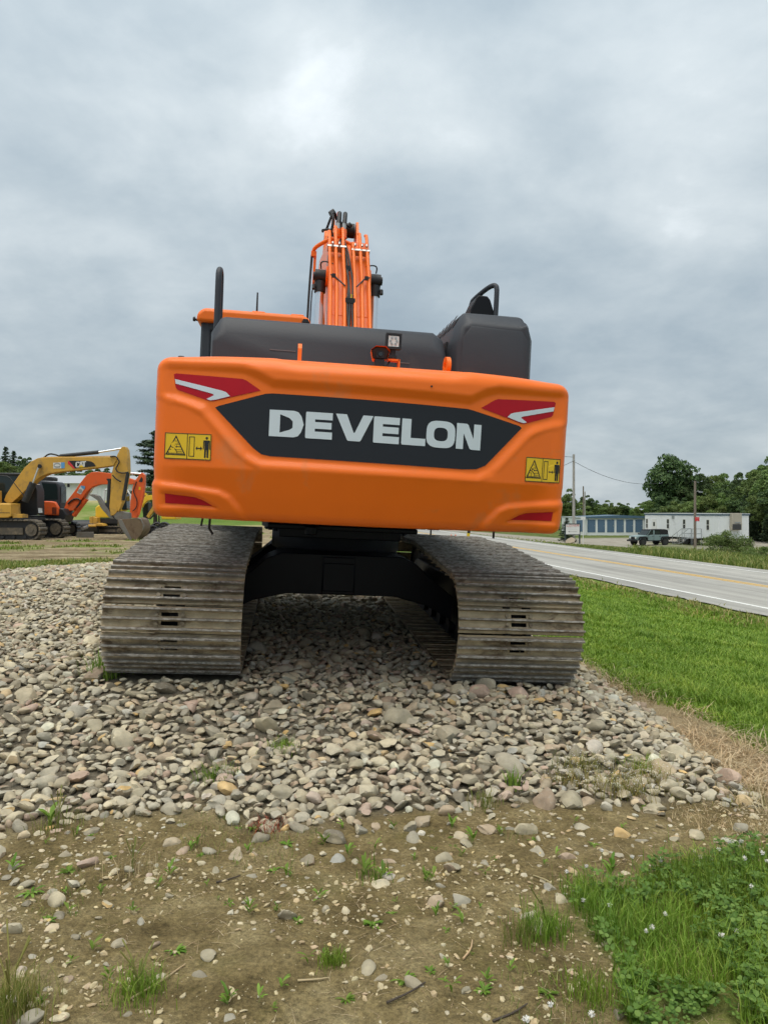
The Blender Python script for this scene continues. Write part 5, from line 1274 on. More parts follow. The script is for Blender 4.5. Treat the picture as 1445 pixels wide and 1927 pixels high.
# ---- site office trailer
c0 = Vector((at(1351, 85), 85, 0)); uL = Vector((-.34, .94, 0)).normalized(); uW = Vector((.94, .34, 0)).normalized()
z0, z1 = -1.79, .91; gz = h1(c0.x, 88); LN, WD = 12.3, 4.3
Q = Thing('office_trailer', (c0.x, c0.y, gz), 'long white site office trailer with blue roof edge, metal steps and wall air conditioner', 'trailer')
Rm = Matrix(((uL.x, uW.x, 0, c0.x), (uL.y, uW.y, 0, c0.y), (0, 0, 1, 0), (0, 0, 0, 1)))   # local: x along length, y along end, z up
def tb(lo, hi, mi=0, g=None):
    g = g or Geo(); g.box(lo, hi, mi, Rm); return g
body = Q.part('wall', tb((0, 0, z0), (LN, WD, z1)), 'wall_white')
for k in range(20): Q.part('wall_rib', tb((k * .62 + .12, -.015, z0 + .02), (k * .62 + .16, .005, z1 - .16)), 'wall_white', body)
for k in range(7): Q.part('wall_rib', tb((-.015, k * .62 + .2, z0 + .02), (.005, k * .62 + .24, z1 - .16)), 'wall_white', body)
g = Geo(); tb((-.06, -.06, z1 - .13), (LN + .06, WD + .06, z1 + .02), 0, g); tb((-.1, -.1, z1 + .02), (LN + .1, WD + .1, z1 + .10), 1, g); Q.part('roof', g, ['trim_blue', 'roof_grey'])
def win(name, x, zt_, w, h_, m='window_dark'):
    fr = Q.part('window', tb((x - w/2 - .07, -.04, zt_ - h_ - .07), (x + w/2 + .07, .0, zt_ + .07)), 'sign_white')
    for k in range(2): Q.part('pane', tb((x - w/2, -.05, zt_ - h_ * (k + 1) / 2 + .03), (x + w/2, -.03, zt_ - h_ * k / 2 - .03)), m, fr)
def s_at(px):        # position along the long side seen at this bearing
    k = (px - 722.5) / 1448
    return (c0.x - k * c0.y) / (k * uL.y - uL.x)
for px in (1331.5, 1287, 1256.5, 1217): win('w', s_at(px), .30, .36 if px > 1250 else .3, 1.15, 'window_dark')
xd = s_at(1230.5)
dr = Q.part('door', tb((xd - .42, -.04, z0 + .05), (xd + .42, .0, z0 + 2.05)), 'sign_white'); Q.part('pane', tb((xd - .15, -.06, z0 + 1.2), (xd + .15, -.03, z0 + 1.7)), 'window_dark', dr)
ac = Q.part('air_conditioner', tb((-.38, 1.55, z0 + .95), (.0, 2.95, z1 + .14)), 'beige_metal', bevel=.03)
Q.part('fan_housing', tb((-.48, 1.62, z0 + 1.0), (-.36, 2.75, z0 + 1.62)), 'window_dark', ac); Q.part('vent', tb((-.42, 1.9, z0 + 1.72), (-.37, 2.7, z0 + 1.85)), 'galvanised', ac)
lt = Q.part('sign_plate', tb((s_at(1266) - .2, -.05, z1 - .55), (s_at(1266) + .2, .0, z1 - .2)), 'galvanised')
for x in (.8, 3.6, 6.4, 9.5): Q.part('support', tb((x, .3, gz - .1), (x + .35, .7, z0)), 'pole_wood')
for k in range(2):
    p0 = Rm @ Vector((4.2 + k * .95, .12, gz + .38)); p1 = Rm @ Vector((4.2 + k * .95, .38, gz + .38)); g = Geo(); g.cyl(p0, p1, .38, n=18); Q.part('wheel', g, 'tyre', smooth=40)
Q.part('chassis_rail', tb((.2, .5, z0 - .28), (LN - .2, .7, z0)), 'machine_black')
# metal steps and landing in front of the door nearest the end
xs_ = 3.3
g = Geo()
def tp(a, b, r_=.028): g.cyl(Rm @ Vector(a), Rm @ Vector(b), r_, n=6)
yl = -1.4
for a in (xs_ - .8, xs_ + .8):
    for b in (yl, -.1): tp((a, b, gz), (a, b, z0 + 1.05))
    tp((a, yl, z0 + 1.05), (a, -.1, z0 + 1.05)); tp((a, yl, z0 + .5), (a, -.1, z0 + .5))
tp((xs_ - .8, yl, z0 + 1.05), (xs_ + .8, yl, z0 + 1.05)); tp((xs_ - .8, yl, z0 + .5), (xs_ + .8, yl, z0 + .5))
for yy in (yl, yl + 1.0):
    tp((xs_ + .8, yy, z0 + 1.05), (xs_ + 2.4, yy, gz + 1.0)); tp((xs_ + .8, yy, z0), (xs_ + 2.4, yy, gz + .05), .04); tp((xs_ + 2.4, yy, gz), (xs_ + 2.4, yy, gz + 1.0)); tp((xs_ + 1.6, yy, gz + .4), (xs_ + 1.6, yy, gz + 1.45))
for k in range(4): g.box((xs_ + .85 + k * .4, yl, z0 - .2 - k * .19), (xs_ + 1.15 + k * .4, yl + 1.0, z0 - .16 - k * .19), 0, Rm)
g.box((xs_ - .8, yl, z0 - .06), (xs_ + .8, -.08, z0 - .01), 0, Rm)
Sx = Q.part('metal_steps', g, 'galvanised')
# ---- storage units
D = 120.0; xa, xb = at(1104.9, D), at(1235, D); zb, ze = zat(1002, D), zat(973.5, D)
gz = h1((xa + xb) / 2, D)
U = Thing('storage_building', ((xa + xb) / 2, D, gz), 'low white storage building with a row of blue roll-up doors', 'building')
g = Geo(); g.box((xa, D, gz - .5), (xb, D + 9, ze)); g.box((xa - 1.95, D + .9, gz - .5), (xa, D + 9, ze - .02)); uw = U.part('wall', g, 'wall_white')
g = Geo(); g.add([(xa - .15, D - .25, ze - .12), (xb + .2, D - .25, ze - .12), (xb + .2, D - .25, ze + .1), ((xa + xb) / 2, D - .25, ze + .34), (xa - .15, D - .25, ze + .1)] + [(xa - .15, D + 9.2, ze - .12), (xb + .2, D + 9.2, ze - .12), (xb + .2, D + 9.2, ze + .1), ((xa + xb) / 2, D + 9.2, ze + .34), (xa - .15, D + 9.2, ze + .1)], [(0,1,2,3,4), (9,8,7,6,5), (0,5,6,1), (1,6,7,2), (2,7,8,3), (3,8,9,4), (4,9,5,0)])
U.part('roof', g, 'trim_blue')
g = Geo(); g.box((xa - 2.0, D + .75, ze - .1), (xa - .15, D + 9, ze + .06)); U.part('roof', g, 'roof_grey')
g = Geo(); g.box((xa - .02, D - .06, zb), (xa + .09, D + .02, ze - .1)); U.part('corner_trim', g, 'trim_blue')
for k in range(7):
    pxa = 1106.2 + k * 17.7; a, b = at(pxa, D), at(pxa + 13.6, D); zt_ = zat(977.6, D)
    g = Geo(); g.box((a, D - .03, zb + .02), (b, D + .005, zt_)); dd = U.part('roll_up_door', g, 'door_blue')
    for j in range(7): g = Geo(); zz_ = zb + .02 + (zt_ - zb) * (j + .5) / 7; g.box((a + .02, D - .05, zz_ - .03), (b - .02, D - .025, zz_ + .03)); U.part('door_slat', g, 'door_blue', dd)
    g = Geo(); g.box((b - .22, D - .07, zb + 1.0), (b - .1, D - .04, zb + 1.1)); U.part('handle', g, 'galvanised', dd)
g = Geo(); g.box((xa - 1.5, D + .86, zb + .1), (xa - .5, D + .9, zat(979, D))); U.part('roll_up_door', g, 'door_blue')
# ---- pale green-grey off-road car
d = 88.0; yaw = math.radians(180 + 18)
jx = at(1221, d); gz = h1(jx, d)
J = Thing('offroad_car', (jx, d, gz), 'pale grey-green boxy offroad car with black soft top parked by the office trailer', 'car')
JM = Matrix.Translation((jx, d, gz)) @ Matrix.Rotation(yaw, 4, 'Z')
def jg(g): g.v = [tuple(JM @ Vector(p_)) for p_ in g.v]; return g
g = Geo(); g.prism([(2.15, .62), (2.2, .95), (2.12, 1.08), (.95, 1.18), (.78, 1.20), (-2.05, 1.22), (-2.12, .62), (-1.95, .55), (1.9, .55)], -.78, .78, 'y'); jb = J.part('body', jg(g), 'car_paint', bevel=.04)
g = Geo(); g.prism([(.95, 1.17), (.50, 1.74), (.40, 1.74), (.80, 1.17)], -.72, .72, 'y'); J.part('windscreen', jg(g), 'cab_glass', jb)
g = Geo(); g.prism([(.56, 1.72), (.42, 1.80), (-1.6, 1.84), (-1.98, 1.74), (-2.06, 1.22), (-.95, 1.22), (-.95, 1.72)], -.73, .73, 'y'); J.part('soft_top', jg(g), 'soft_top', bevel=.04)
for s_ in (-1, 1):
    for pts in ([(.70, 1.24), (.38, 1.70), (-.02, 1.70), (-.02, 1.24)], [(-.14, 1.24), (-.14, 1.70), (-.88, 1.70), (-.88, 1.24)]):
        fr = [(a + (.04 if a > .1 else -.04) * 0, b) for a, b in pts]
        g = Geo(); y_ = s_ * .735; g.prism(pts, y_ - .012, y_ + .012, 'y'); J.part('side_window', jg(g), 'cab_glass')
    for pts in ([(.84, 1.17), (.42, 1.76), (.34, 1.76), (.76, 1.17)], [(.03, 1.2), (.03, 1.74), (-.13, 1.74), (-.13, 1.2)], [(-.90, 1.2), (-.90, 1.74), (-.99, 1.74), (-.99, 1.2)]):
        g = Geo(); y_ = s_ * .745; g.prism(pts, y_ - .016, y_ + .016, 'y'); J.part('pillar', jg(g), 'car_paint' if pts[0][0] > 0 else 'soft_top')
    for xw in (1.48, -1.52):
        g = Geo(); y_ = s_ * .80
        g.prism([(xw + .62, .62), (xw + .50, .95), (xw + .30, 1.02), (xw - .35, 1.02), (xw - .55, .92), (xw - .62, .62), (xw - .52, .62), (xw - .42, .84), (xw + .42, .84), (xw + .52, .62)], y_ - .15, y_ + .15, 'y'); J.part('fender', jg(g), 'soft_top')
        wl = Geo(); wl.cyl((xw, s_ * .66, .41), (xw, s_ * .92, .41), .41, n=24); wo_ = J.part('wheel', jg(wl), 'tyre', smooth=40)
        wl = Geo(); wl.cyl((xw, s_ * .90, .41), (xw, s_ * .935, .41), .24, n=16); J.part('rim', jg(wl), 'rim', wo_)
    g = Geo(); g.box((-1.2, s_ * .76 - .02, .50), (1.0, s_ * .76 + .02, .60)); J.part('sill', jg(g), 'soft_top')
    for xq in (.05, -.92): g = Geo(); g.box((xq, s_ * .79 - .012, 1.02), (xq + .14, s_ * .79 + .012, 1.07)); J.part('door_handle', jg(g), 'soft_top')
    for xq in (.76, -.04): g = Geo(); g.box((xq - .012, s_ * .783 - .006, .62), (xq + .012, s_ * .783 + .006, 1.2)); J.part('door_gap', jg(g), 'soft_top')
    g = Geo(); g.cbox((.72, s_ * .95, 1.28), (.1, .2, .16)); J.part('mirror', jg(g), 'soft_top')
    g = Geo(); g.cyl((2.17, s_ * .5, .88), (2.23, s_ * .5, .88), .11, n=14); J.part('headlight', jg(g), 'lamp_and_reflection_glass')
g = Geo(); g.box((2.15, -.32, .70), (2.215, .32, 1.0)); J.part('grille', jg(g), 'soft_top')
g = Geo(); g.box((2.2, -.85, .48), (2.42, .85, .66)); J.part('bumper', jg(g), 'soft_top', bevel=.02)
g = Geo(); g.cyl((-2.1, 0, 1.0), (-2.35, 0, 1.0), .40, n=20); J.part('spare_wheel', jg(g), 'tyre', smooth=40)
# ---- poles and wires
def pole(px, d, py_top, r_, m, label, name='utility_pole', group=None):
    x = at(px, d); zb = h1(x, d); P_ = Thing(name, (x, d, zb), label, 'pole', group)
    zt_ = zat(py_top, d); g = Geo(); g.cyl((x, d, zb - .2), (x, d, zt_), r_ * 1.15, r_ * .85, n=14); P_.part('shaft', g, m, smooth=40)
    return P_, x, zt_
P1, p1x, p1z = pole(1079, 80, 855, .14, 'pole_pale', 'tall pale utility pole with no crossarm behind the white roadside sign', group='utility poles')
g = Geo(); g.cyl((p1x - .15, 79.9, p1z - .65), (p1x + .1, 79.9, p1z - .62), .05, n=8); P1.part('insulator', g, 'galvanised')
P3, p3x, p3z = pole(1307, 80, 905, .13, 'pole_wood', 'brown wooden pole with a street lamp in front of the office trailer', group='utility poles')
g = Geo(); g.tube([(p3x, 80, zat(927, 80)), (p3x + .25, 79.9, zat(924, 80)), (p3x + .4, 79.8, zat(925, 80))], .03, 6); g.cbox((p3x + .5, 79.8, zat(926, 80)), (.35, .22, .12)); P3.part('street_lamp', g, 'galvanised')
RS = Thing('red_sign', (p3x, 79.8, zat(981, 80)), 'small red square sign nailed to the brown pole', 'sign'); g = Geo(); g.cbox((p3x + .15, 79.78, zat(977, 80)), (.44, .02, .42)); pl_ = RS.part('plate', g, 'print_red', bevel=.01)
g = Geo(); g.cbox((p3x + .15, 79.765, zat(976, 80)), (.26, .006, .05)); g.cbox((p3x + .15, 79.765, zat(979, 80)), (.2, .006, .05)); RS.part('print', g, 'faded_red', pl_)
pole(1097, 140, 915, .13, 'pole_wood', 'thin dark pole far behind the storage building, the taller of two', group='utility poles')
pole(1100, 142, 925, .12, 'pole_pale', 'thin pale pole far behind the storage building, the shorter of two', group='utility poles')
P4, p4x, p4z = pole(1355, 112, 937, .13, 'pole_wood', 'short wooden pole with a guy wire behind the office trailer', group='utility poles')
g = Geo(); g.cyl((p4x, 112, p4z - .3), (p4x - 1.6, 112, p4z - 3.2), .03, n=5); P4.part('guy_wire', g, 'machine_black')
def wire(a, b, sag, label, r_=.022):
    a = Vector(a); b = Vector(b); pts = []
    for k in range(15):
        t_ = k / 14; p_ = a.lerp(b, t_); p_.z -= sag * 4 * t_ * (1 - t_); pts.append(p_)
    g = Geo(); g.tube(pts, r_, 5); o = g.obj('overhead_wire', 'machine_black'); tag(o, label, 'wire', 'overhead wires')
wire((p1x, 80, zat(868, 80)), (at(1240, 100), 100, zat(909, 100)), .9, 'overhead wire sagging from the pale pole to the big dark tree')
wire((p1x, 80, zat(860, 80)), (at(1000, 70), 70, zat(836, 70)), .3, 'upper overhead wire running left from the pale pole')
wire((p1x, 80, zat(867, 80)), (at(1000, 70), 70, zat(893, 70)), .2, 'lower overhead wire running left from the pale pole')
# ---- roadside sign
d = 70.0; x = at(1077.5, d); zb = h1(x, d)
SG = Thing('roadside_sign', (x, d, zb), 'white roadside sign board with faded red heading on dark posts', 'sign')
for px in (1063, 1090): g = Geo(); xx = at(px, d); g.box((xx - .06, d - .05, zb - .1), (xx + .06, d + .05, zat(985, d))); SG.part('post', g, 'sign_frame')
g = Geo(); g.box((at(1064, d), d - .09, zat(1005.5, d)), (at(1089.5, d), d - .03, zat(986.5, d))); bd = SG.part('board', g, 'sign_white')
g = Geo(); g.box((at(1062.5, d), d - .1, zat(986.8, d)), (at(1090.5, d), d + .02, zat(985.2, d))); g.box((at(1062.5, d), d - .1, zat(1006.6, d)), (at(1090.5, d), d + .02, zat(1005.3, d))); SG.part('board_frame', g, 'sign_frame')
GL = {'L': [[(0, 1), (0, 0), (1, 0)]], 'O': [[(0, 0), (0, 1), (1, 1), (1, 0), (0, 0)]], 'V': [[(0, 1), (.5, 0), (1, 1)]], 'E': [[(1, 1), (0, 1), (0, 0), (1, 0)], [(0, .5), (.8, .5)]], 'R': [[(0, 0), (0, 1), (1, 1), (1, .5), (0, .5)], [(.4, .5), (1, 0)]]}
for k, ch in enumerate('LOVER'):
    g = Geo(); bx_ = at(1065.6 + k * 4.75, d); wd_ = 3.2 / 1448 * d; bz = zat(990.7, d); hz_ = 3.2 / 1448 * d
    for st in GL[ch]:
        for (a0, b0), (a1, b1) in zip(st[:-1], st[1:]):
            g.cyl((bx_ + a0 * wd_, d - .095, bz + b0 * hz_), (bx_ + a1 * wd_, d - .095, bz + b1 * hz_), .018, n=4)
    SG.part('letter', g, 'faded_red', bd)
g = Geo(); ya = zat(1000.4, d); g.box((at(1070, d), d - .096, ya - .014), (at(1085, d), d - .091, ya + .014)); g.add([(at(1067.5, d), d - .096, ya), (at(1071, d), d - .096, ya + .07), (at(1071, d), d - .096, ya - .07)], [(0, 1, 2)]); SG.part('arrow', g, 'print_grey', bd)
g = Geo()
for py in (993.4, 996.4): g.box((at(1068, d), d - .0925, zat(py, d) - .02), (at(1086, d), d - .0905, zat(py, d) + .02))
mat('faint_print', (0.60, 0.60, 0.58), .6); SG.part('faint_line', g, 'faint_print', bd)
# white marker sign on a thin post
x = at(1096.5, 72); zb = h1(x, 72); MS = Thing('post_sign', (x, 72, zb), 'small white sign on a thin pale post right of the roadside sign', 'sign')
g = Geo(); g.cyl((x, 72, zb - .1), (x, 72, zat(976, 72)), .035, n=8); MS.part('post', g, 'sign_white'); g = Geo(); g.cbox((x, 71.95, zat(975, 72)), (.44, .04, .30)); MS.part('plate', g, 'sign_white')
# boulder
x = at(1073, 67); zb = h1(x, 67)
V_, F_ = ico(3); V_ = stone_shape(V_, np.random.default_rng(5)) * np.array([.45, .5, .75]); o = np_obj('boulder', V_, F_, 'boulder'); o.location = (x, 67, zb + .15)
tag(o, 'pale brown boulder at the foot of the roadside sign', 'boulder')
# cones by the road and a leaning striped marker
def cone(px, d, hgt, label):
    x = at(px, d); zb = h1(x, d) if roadb(x, d) < 11.5 else -.99
    c_ = Thing('traffic_cone', (x, d, zb), label, 'traffic cone', 'orange cones by the road')
    g = Geo(); g.box((x - .19, d - .19, zb), (x + .19, d + .19, zb + .04)); c_.part('base', g, 'machine_black')
    g = Geo(); g.cyl((x, d, zb + .04), (x, d, zb + hgt), .14, .03, n=18); c_.part('body', g, 'cone_orange', smooth=40)
    for t_ in (.45, .70):
        r0 = .14 + (.03 - .14) * t_; g = Geo(); g.cyl((x, d, zb + .04 + (hgt - .04) * t_), (x, d, zb + .04 + (hgt - .04) * (t_ + .13)), r0 + .004, r0 - .010, n=18); c_.part('white_band', g, 'sign_white', smooth=40)
cone(774, 60, .72, 'orange cone on the grass verge beyond the machine, nearest the slew ring')
cone(849, 55, .68, 'left one of two orange cones standing close together beyond the right track')
cone(857, 55, .68, 'right one of two orange cones standing close together beyond the right track')
d = 26.0; x = at(871, d); zb = h1(x, d)
MK = Thing('marker_post', (x, d, zb), 'leaning yellow and black marker post seen under the counterweight', 'marker post')
M_ = Matrix.Translation((x, d, zb)) @ Matrix.Rotation(math.radians(9), 4, 'Y')
for k in range(9): g = Geo(); g.box((-.05, -.02, k * .15), (.05, .02, k * .15 + .148), 0, M_); MK.part('band', g, 'sticker_yellow' if k % 2 else 'sticker_black')

# ================================================================== vegetation
leafmat('leaf_dark', (0.039, 0.069, 0.025), (0.077, 0.133, 0.045), (0.143, 0.210, 0.068), .25)
leafmat('leaf_mid', (0.078, 0.123, 0.034), (0.141, 0.215, 0.056), (0.222, 0.302, 0.088), .3)
leafmat('leaf_light', (0.092, 0.144, 0.037), (0.161, 0.230, 0.063), (0.241, 0.310, 0.092), .3)
leafmat('needle', (0.025, 0.047, 0.025), (0.049, 0.085, 0.041), (0.089, 0.130, 0.061), .15)
mat('bark', (0.07, 0.055, 0.042), .95, var=.3, vscale=4)
def quads(C, N, size, rg, asp=0.7):
    """leaf faces at C with normals N: (n,4,3)"""
    n = len(C); t1 = rg.normal(size=(n, 3)); t1 -= N * (t1 * N).sum(1, keepdims=True); t1 /= np.linalg.norm(t1, axis=1, keepdims=True) + 1e-9
    t2 = np.cross(N, t1); s = size[:, None] if np.ndim(size) else size
    return np.stack([C - t1 * s, C - t2 * s * asp + N * s * .15, C + t1 * s, C + t2 * s * asp + N * s * .15], 1)
def qmesh(Q_): 
    n = len(Q_); return Q_.reshape(-1, 3), np.arange(n * 4).reshape(n, 4)
def crown_decid(seed, lobes=34, per=170, leaf=.021, rx=.33, zc=.60, rz=.40, low=.0):
    rg = np.random.default_rng(seed); out = []
    for _ in range(lobes):
        d_ = rg.normal(size=3); d_ /= np.linalg.norm(d_); q = rg.random() ** .45
        c_ = np.array([d_[0] * rx * q, d_[1] * rx * q, zc + d_[2] * rz * q * .92])
        c_[2] = max(c_[2], .2 + low); r_ = rg.uniform(.065, .145) * (1.15 - .4 * q)
        N = rg.normal(size=(per, 3)); N /= np.linalg.norm(N, axis=1, keepdims=True)
        N[:, 2] = np.where(N[:, 2] < -.3, -N[:, 2], N[:, 2])
        P = c_ + N * (r_ * rg.uniform(.55, 1.08, per) ** .7)[:, None] * np.array([1.15, 1.15, .8])
        NN = N + rg.normal(size=N.shape) * .55; NN /= np.linalg.norm(NN, axis=1, keepdims=True)
        out.append(quads(P, NN, leaf * rg.uniform(.6, 1.35, per), rg))
    return qmesh(np.concatenate(out))
def crown_conifer(seed, layers=24, leaf=.020, width=.22, droop=.35):
    rg = np.random.default_rng(seed); out = []
    for k in range(layers):
        z = .06 + .93 * k / layers; L = width * (1 - z) ** .85 + .012
        nb = int(9 + 5 * (1 - z))
        for b in range(nb):
            a = rg.uniform(0, 2 * PI); l_ = L * rg.uniform(.65, 1.15); m_ = max(6, int(34 * l_ / width))
            t_ = rg.random(m_) ** .6
            P = np.stack([np.cos(a) * l_ * t_, np.sin(a) * l_ * t_, z + rg.uniform(-.01, .01) - droop * l_ * t_ ** 1.3 + .10 * l_ * t_ ** 3], 1) + rg.normal(size=(m_, 3)) * .008
            N = np.tile([0, 0, 1.0], (m_, 1)) + rg.normal(size=(m_, 3)) * .6; N /= np.linalg.norm(N, axis=1, keepdims=True)
            out.append(quads(P, N, leaf * rg.uniform(.6, 1.2, m_), rg, .45))
    return qmesh(np.concatenate(out))
def crown_pine(seed, layers=17, leaf=.019):
    rg = np.random.default_rng(seed); out = []
    for k in range(layers):
        z = .22 + .77 * k / layers; L = .26 * (1 - z) ** .55 + .03
        for b in range(rg.integers(4, 7)):
            a = rg.uniform(0, 2 * PI); l_ = L * rg.uniform(.5, 1.15)
            for j in range(4):
                t_ = .35 + .65 * j / 3; c_ = np.array([np.cos(a) * l_ * t_, np.sin(a) * l_ * t_, z + .14 * l_ * t_ + rg.uniform(-.01, .01)]); m_ = 40
                N = rg.normal(size=(m_, 3)); N /= np.linalg.norm(N, axis=1, keepdims=True)
                P = c_ + N * rg.uniform(.3, 1, m_)[:, None] * np.array([.045, .045, .018])
                NN = N * .5 + [0, 0, .7]; NN /= np.linalg.norm(NN, axis=1, keepdims=True)
                out.append(quads(P, NN, leaf * rg.uniform(.5, 1.1, m_), rg, .4))
    return qmesh(np.concatenate(out))
def trunk_mesh(seed, kind):
    rg = np.random.default_rng(seed); g = Geo(); top_ = .98 if kind != 'd' else .72
    g.tube([(0, 0, -.02), (rg.uniform(-.01, .01), 0, .3), (rg.uniform(-.02, .02), rg.uniform(-.02, .02), top_)], [.022, .005], 8)
    if kind == 'd':
        for k in range(8):
            a = rg.uniform(0, 2 * PI); z = rg.uniform(.22, .6); l_ = rg.uniform(.15, .28)
            g.tube([(0, 0, z), (math.cos(a) * l_ * .5, math.sin(a) * l_ * .5, z + l_ * .5), (math.cos(a) * l_, math.sin(a) * l_, z + l_ * .9)], [.010, .003], 6)
    else:
        for k in range(14):
            a = rg.uniform(0, 2 * PI); z = .1 + .06 * k; l_ = .2 * (1 - z)
            g.tube([(0, 0, z), (math.cos(a) * l_, math.sin(a) * l_, z + (.02 if kind == 'p' else -.04))], [.005, .002], 5)
    o = g.obj('trunk', 'bark', None); me = o.data; bpy.data.objects.remove(o); return me
def as_mesh(VF, m):
    o = np_obj('crown', VF[0], VF[1], m); me = o.data; bpy.data.objects.remove(o); return me
KIND = {}
for nm, m, sd_, rx, rz_ in (('big', 'leaf_dark', 11, .34, .42), ('dark', 'leaf_dark', 12, .30, .42), ('mid', 'leaf_mid', 13, .32, .42), ('midb', 'leaf_mid', 14, .26, .44), ('light', 'leaf_light', 15, .34, .42), ('lightb', 'leaf_light', 16, .28, .43)):
    KIND[nm] = (as_mesh(crown_decid(sd_, rx=rx, rz=rz_, lobes=64 if nm == 'big' else 50, zc=.57, per=230, leaf=.0165), m), trunk_mesh(sd_, 'd'))
KIND['spruce'] = (as_mesh(crown_conifer(21), 'needle'), trunk_mesh(21, 's'))
KIND['spruceb'] = (as_mesh(crown_conifer(22, width=.17, droop=.15), 'needle'), trunk_mesh(22, 's'))
KIND['pine'] = (as_mesh(crown_pine(23), 'needle'), trunk_mesh(23, 'p'))
def tree(px, d, py_top, kind, label, wscale=1.0, name='tree', group=None, zoff=0.0):
    x = at(px, d); zb = h1(x, d) + zoff; H_ = zat(py_top, d) - zb
    e = empty(name, (x, d, zb), random.uniform(0, 6.28)); e.scale = (H_ * wscale, H_ * wscale, H_); tag(e, label, 'tree', group)
    cme, tme = KIND[kind]
    for nm, me in (('crown', cme), ('trunk', tme)):
        o = bpy.data.objects.new(nm, me); COL.objects.link(o); o.parent = e
    return e
ORD = 'first second third fourth fifth sixth seventh eighth ninth tenth eleventh twelfth thirteenth fourteenth fifteenth sixteenth seventeenth eighteenth nineteenth twentieth'.split()
ORD += ['twenty-' + q_ for q_ in ORD[:9]]
HUE = {'big': 'dark green', 'dark': 'dark green', 'mid': 'mid green', 'midb': 'mid green', 'light': 'pale green', 'lightb': 'pale green', 'spruce': 'dark', 'spruceb': 'dark'}
def row_of_trees(rows, tail, group):
    rows = sorted(rows)
    for i, (px, d, py, k, w_) in enumerate(rows):
        sp_ = 'spruce' in k
        tree(px, d, py, k, f"{HUE[k]} {'spruce' if sp_ else 'broadleaf'} tree, {ORD[i]} from the left {tail}", w_, 'spruce_tree' if sp_ else 'broadleaf_tree', group)
WG = 'trees of the wood across the road'
tree(1262, 122, 853, 'big', 'tallest dark broadleaf tree standing above the office trailer', .95, 'broadleaf_tree', WG)
tree(1297, 121, 880, 'dark', 'dark tree leaning against the right side of the tallest tree', .85, 'broadleaf_tree', WG)
row_of_trees(((1052, 150, 935, 'mid', .9), (1070, 150, 921, 'midb', .8), (1090, 165, 946, 'light', 1.2), (1104, 175, 929, 'dark', .75), (1117, 180, 938, 'dark', .8), (1128, 175, 947, 'mid', 1.1), (1142, 178, 942, 'midb', 1.0), (1152, 175, 947, 'mid', 1.1), (1163, 176, 943, 'mid', 1.0), (1176, 175, 945, 'dark', 1.1), (1187, 178, 955, 'light', 1.2), (1200, 165, 951, 'mid', 1.2), (1213, 160, 944, 'light', 1.1), (1226, 150, 938, 'mid', 1.1)), 'of those behind the storage building', WG)
row_of_trees(((1236, 135, 928, 'mid', 1.0), (1250, 118, 946, 'dark', 1.2), (1262, 112, 938, 'mid', 1.1), (1276, 114, 932, 'dark', 1.0), (1292, 108, 944, 'light', 1.1), (1310, 106, 940, 'light', 1.1), (1322, 118, 915, 'mid', .9), (1334, 125, 905, 'midb', .8), (1348, 124, 888, 'lightb', .62), (1361, 122, 893, 'midb', .75), (1372, 114, 905, 'dark', .85), (1352, 108, 922, 'mid', .9), (1335, 106, 930, 'light', .9)), 'of those above the office trailer', WG)
row_of_trees(((1388, 120, 894, 'midb', .75), (1398, 118, 884, 'dark', .7), (1412, 112, 890, 'midb', .75), (1424, 108, 876, 'lightb', .62), (1436, 104, 868, 'mid', .72), (1450, 100, 862, 'midb', .7), (1468, 98, 850, 'mid', .75), (1490, 96, 845, 'mid', .8), (1404, 104, 915, 'spruceb', 1.1), (1420, 101, 925, 'dark', .9), (1440, 96, 915, 'mid', .9), (1393, 106, 930, 'dark', 1.0), (1380, 110, 925, 'mid', .95), (1462, 94, 910, 'dark', 1.0), (1430, 98, 945, 'spruceb', 1.4), (1450, 93, 940, 'spruceb', 1.4), (1412, 99, 950, 'spruce', 1.3), (1520, 95, 860, 'dark', .8), (1550, 97, 850, 'mid', .8)), 'in the wood right of the trailer', WG)
tree(1066, 76, 973, 'spruce', 'dark low spruce behind the white roadside sign', 1.9, 'spruce_tree')
LG = 'trees behind the equipment yard'
tree(12, 112, 838, 'spruceb', 'dark spiky conifer above the left machine, left of two', 1.2, 'spruce_tree', LG)
tree(27, 118, 846, 'spruceb', 'dark spiky conifer above the left machine, right of two', 1.2, 'spruce_tree', LG)
tree(45, 100, 855, 'dark', 'dark leafy tree right of the two spiky conifers', .75, 'broadleaf_tree', LG)
tree(14, 96, 872, 'light', 'pale green bushy tree below the spiky conifers', 1.1, 'broadleaf_tree', LG)
tree(34, 98, 876, 'mid', 'bushy green tree behind the left cab roof', 1.2, 'broadleaf_tree', LG)
tree(-12, 95, 850, 'mid', 'leafy tree at the far left edge behind the yellow machine', .9, 'broadleaf_tree', LG)
row_of_trees([(62, 160, 884, 'dark', 1.15), (86, 165, 888, 'mid', 1.15), (108, 168, 886, 'dark', 1.15), (130, 160, 881, 'dark', 1.15), (152, 165, 879, 'dark', 1.15), (172, 160, 880, 'mid', 1.15), (196, 165, 878, 'dark', 1.15), (216, 170, 882, 'mid', 1.15), (240, 170, 890, 'dark', 1.15), (262, 175, 886, 'mid', 1.15)], 'of those behind the pale metal barn', LG)
tree(293, 70, 806, 'pine', 'tall ragged pine beside the left edge of the counterweight', 1.1, 'pine_tree')
tree(300, 66, 900, 'mid', 'low green tree under the ragged pine', 1.0, 'broadleaf_tree')
VV = []; FF = []; off = 0      # the far wood goes on behind the machine
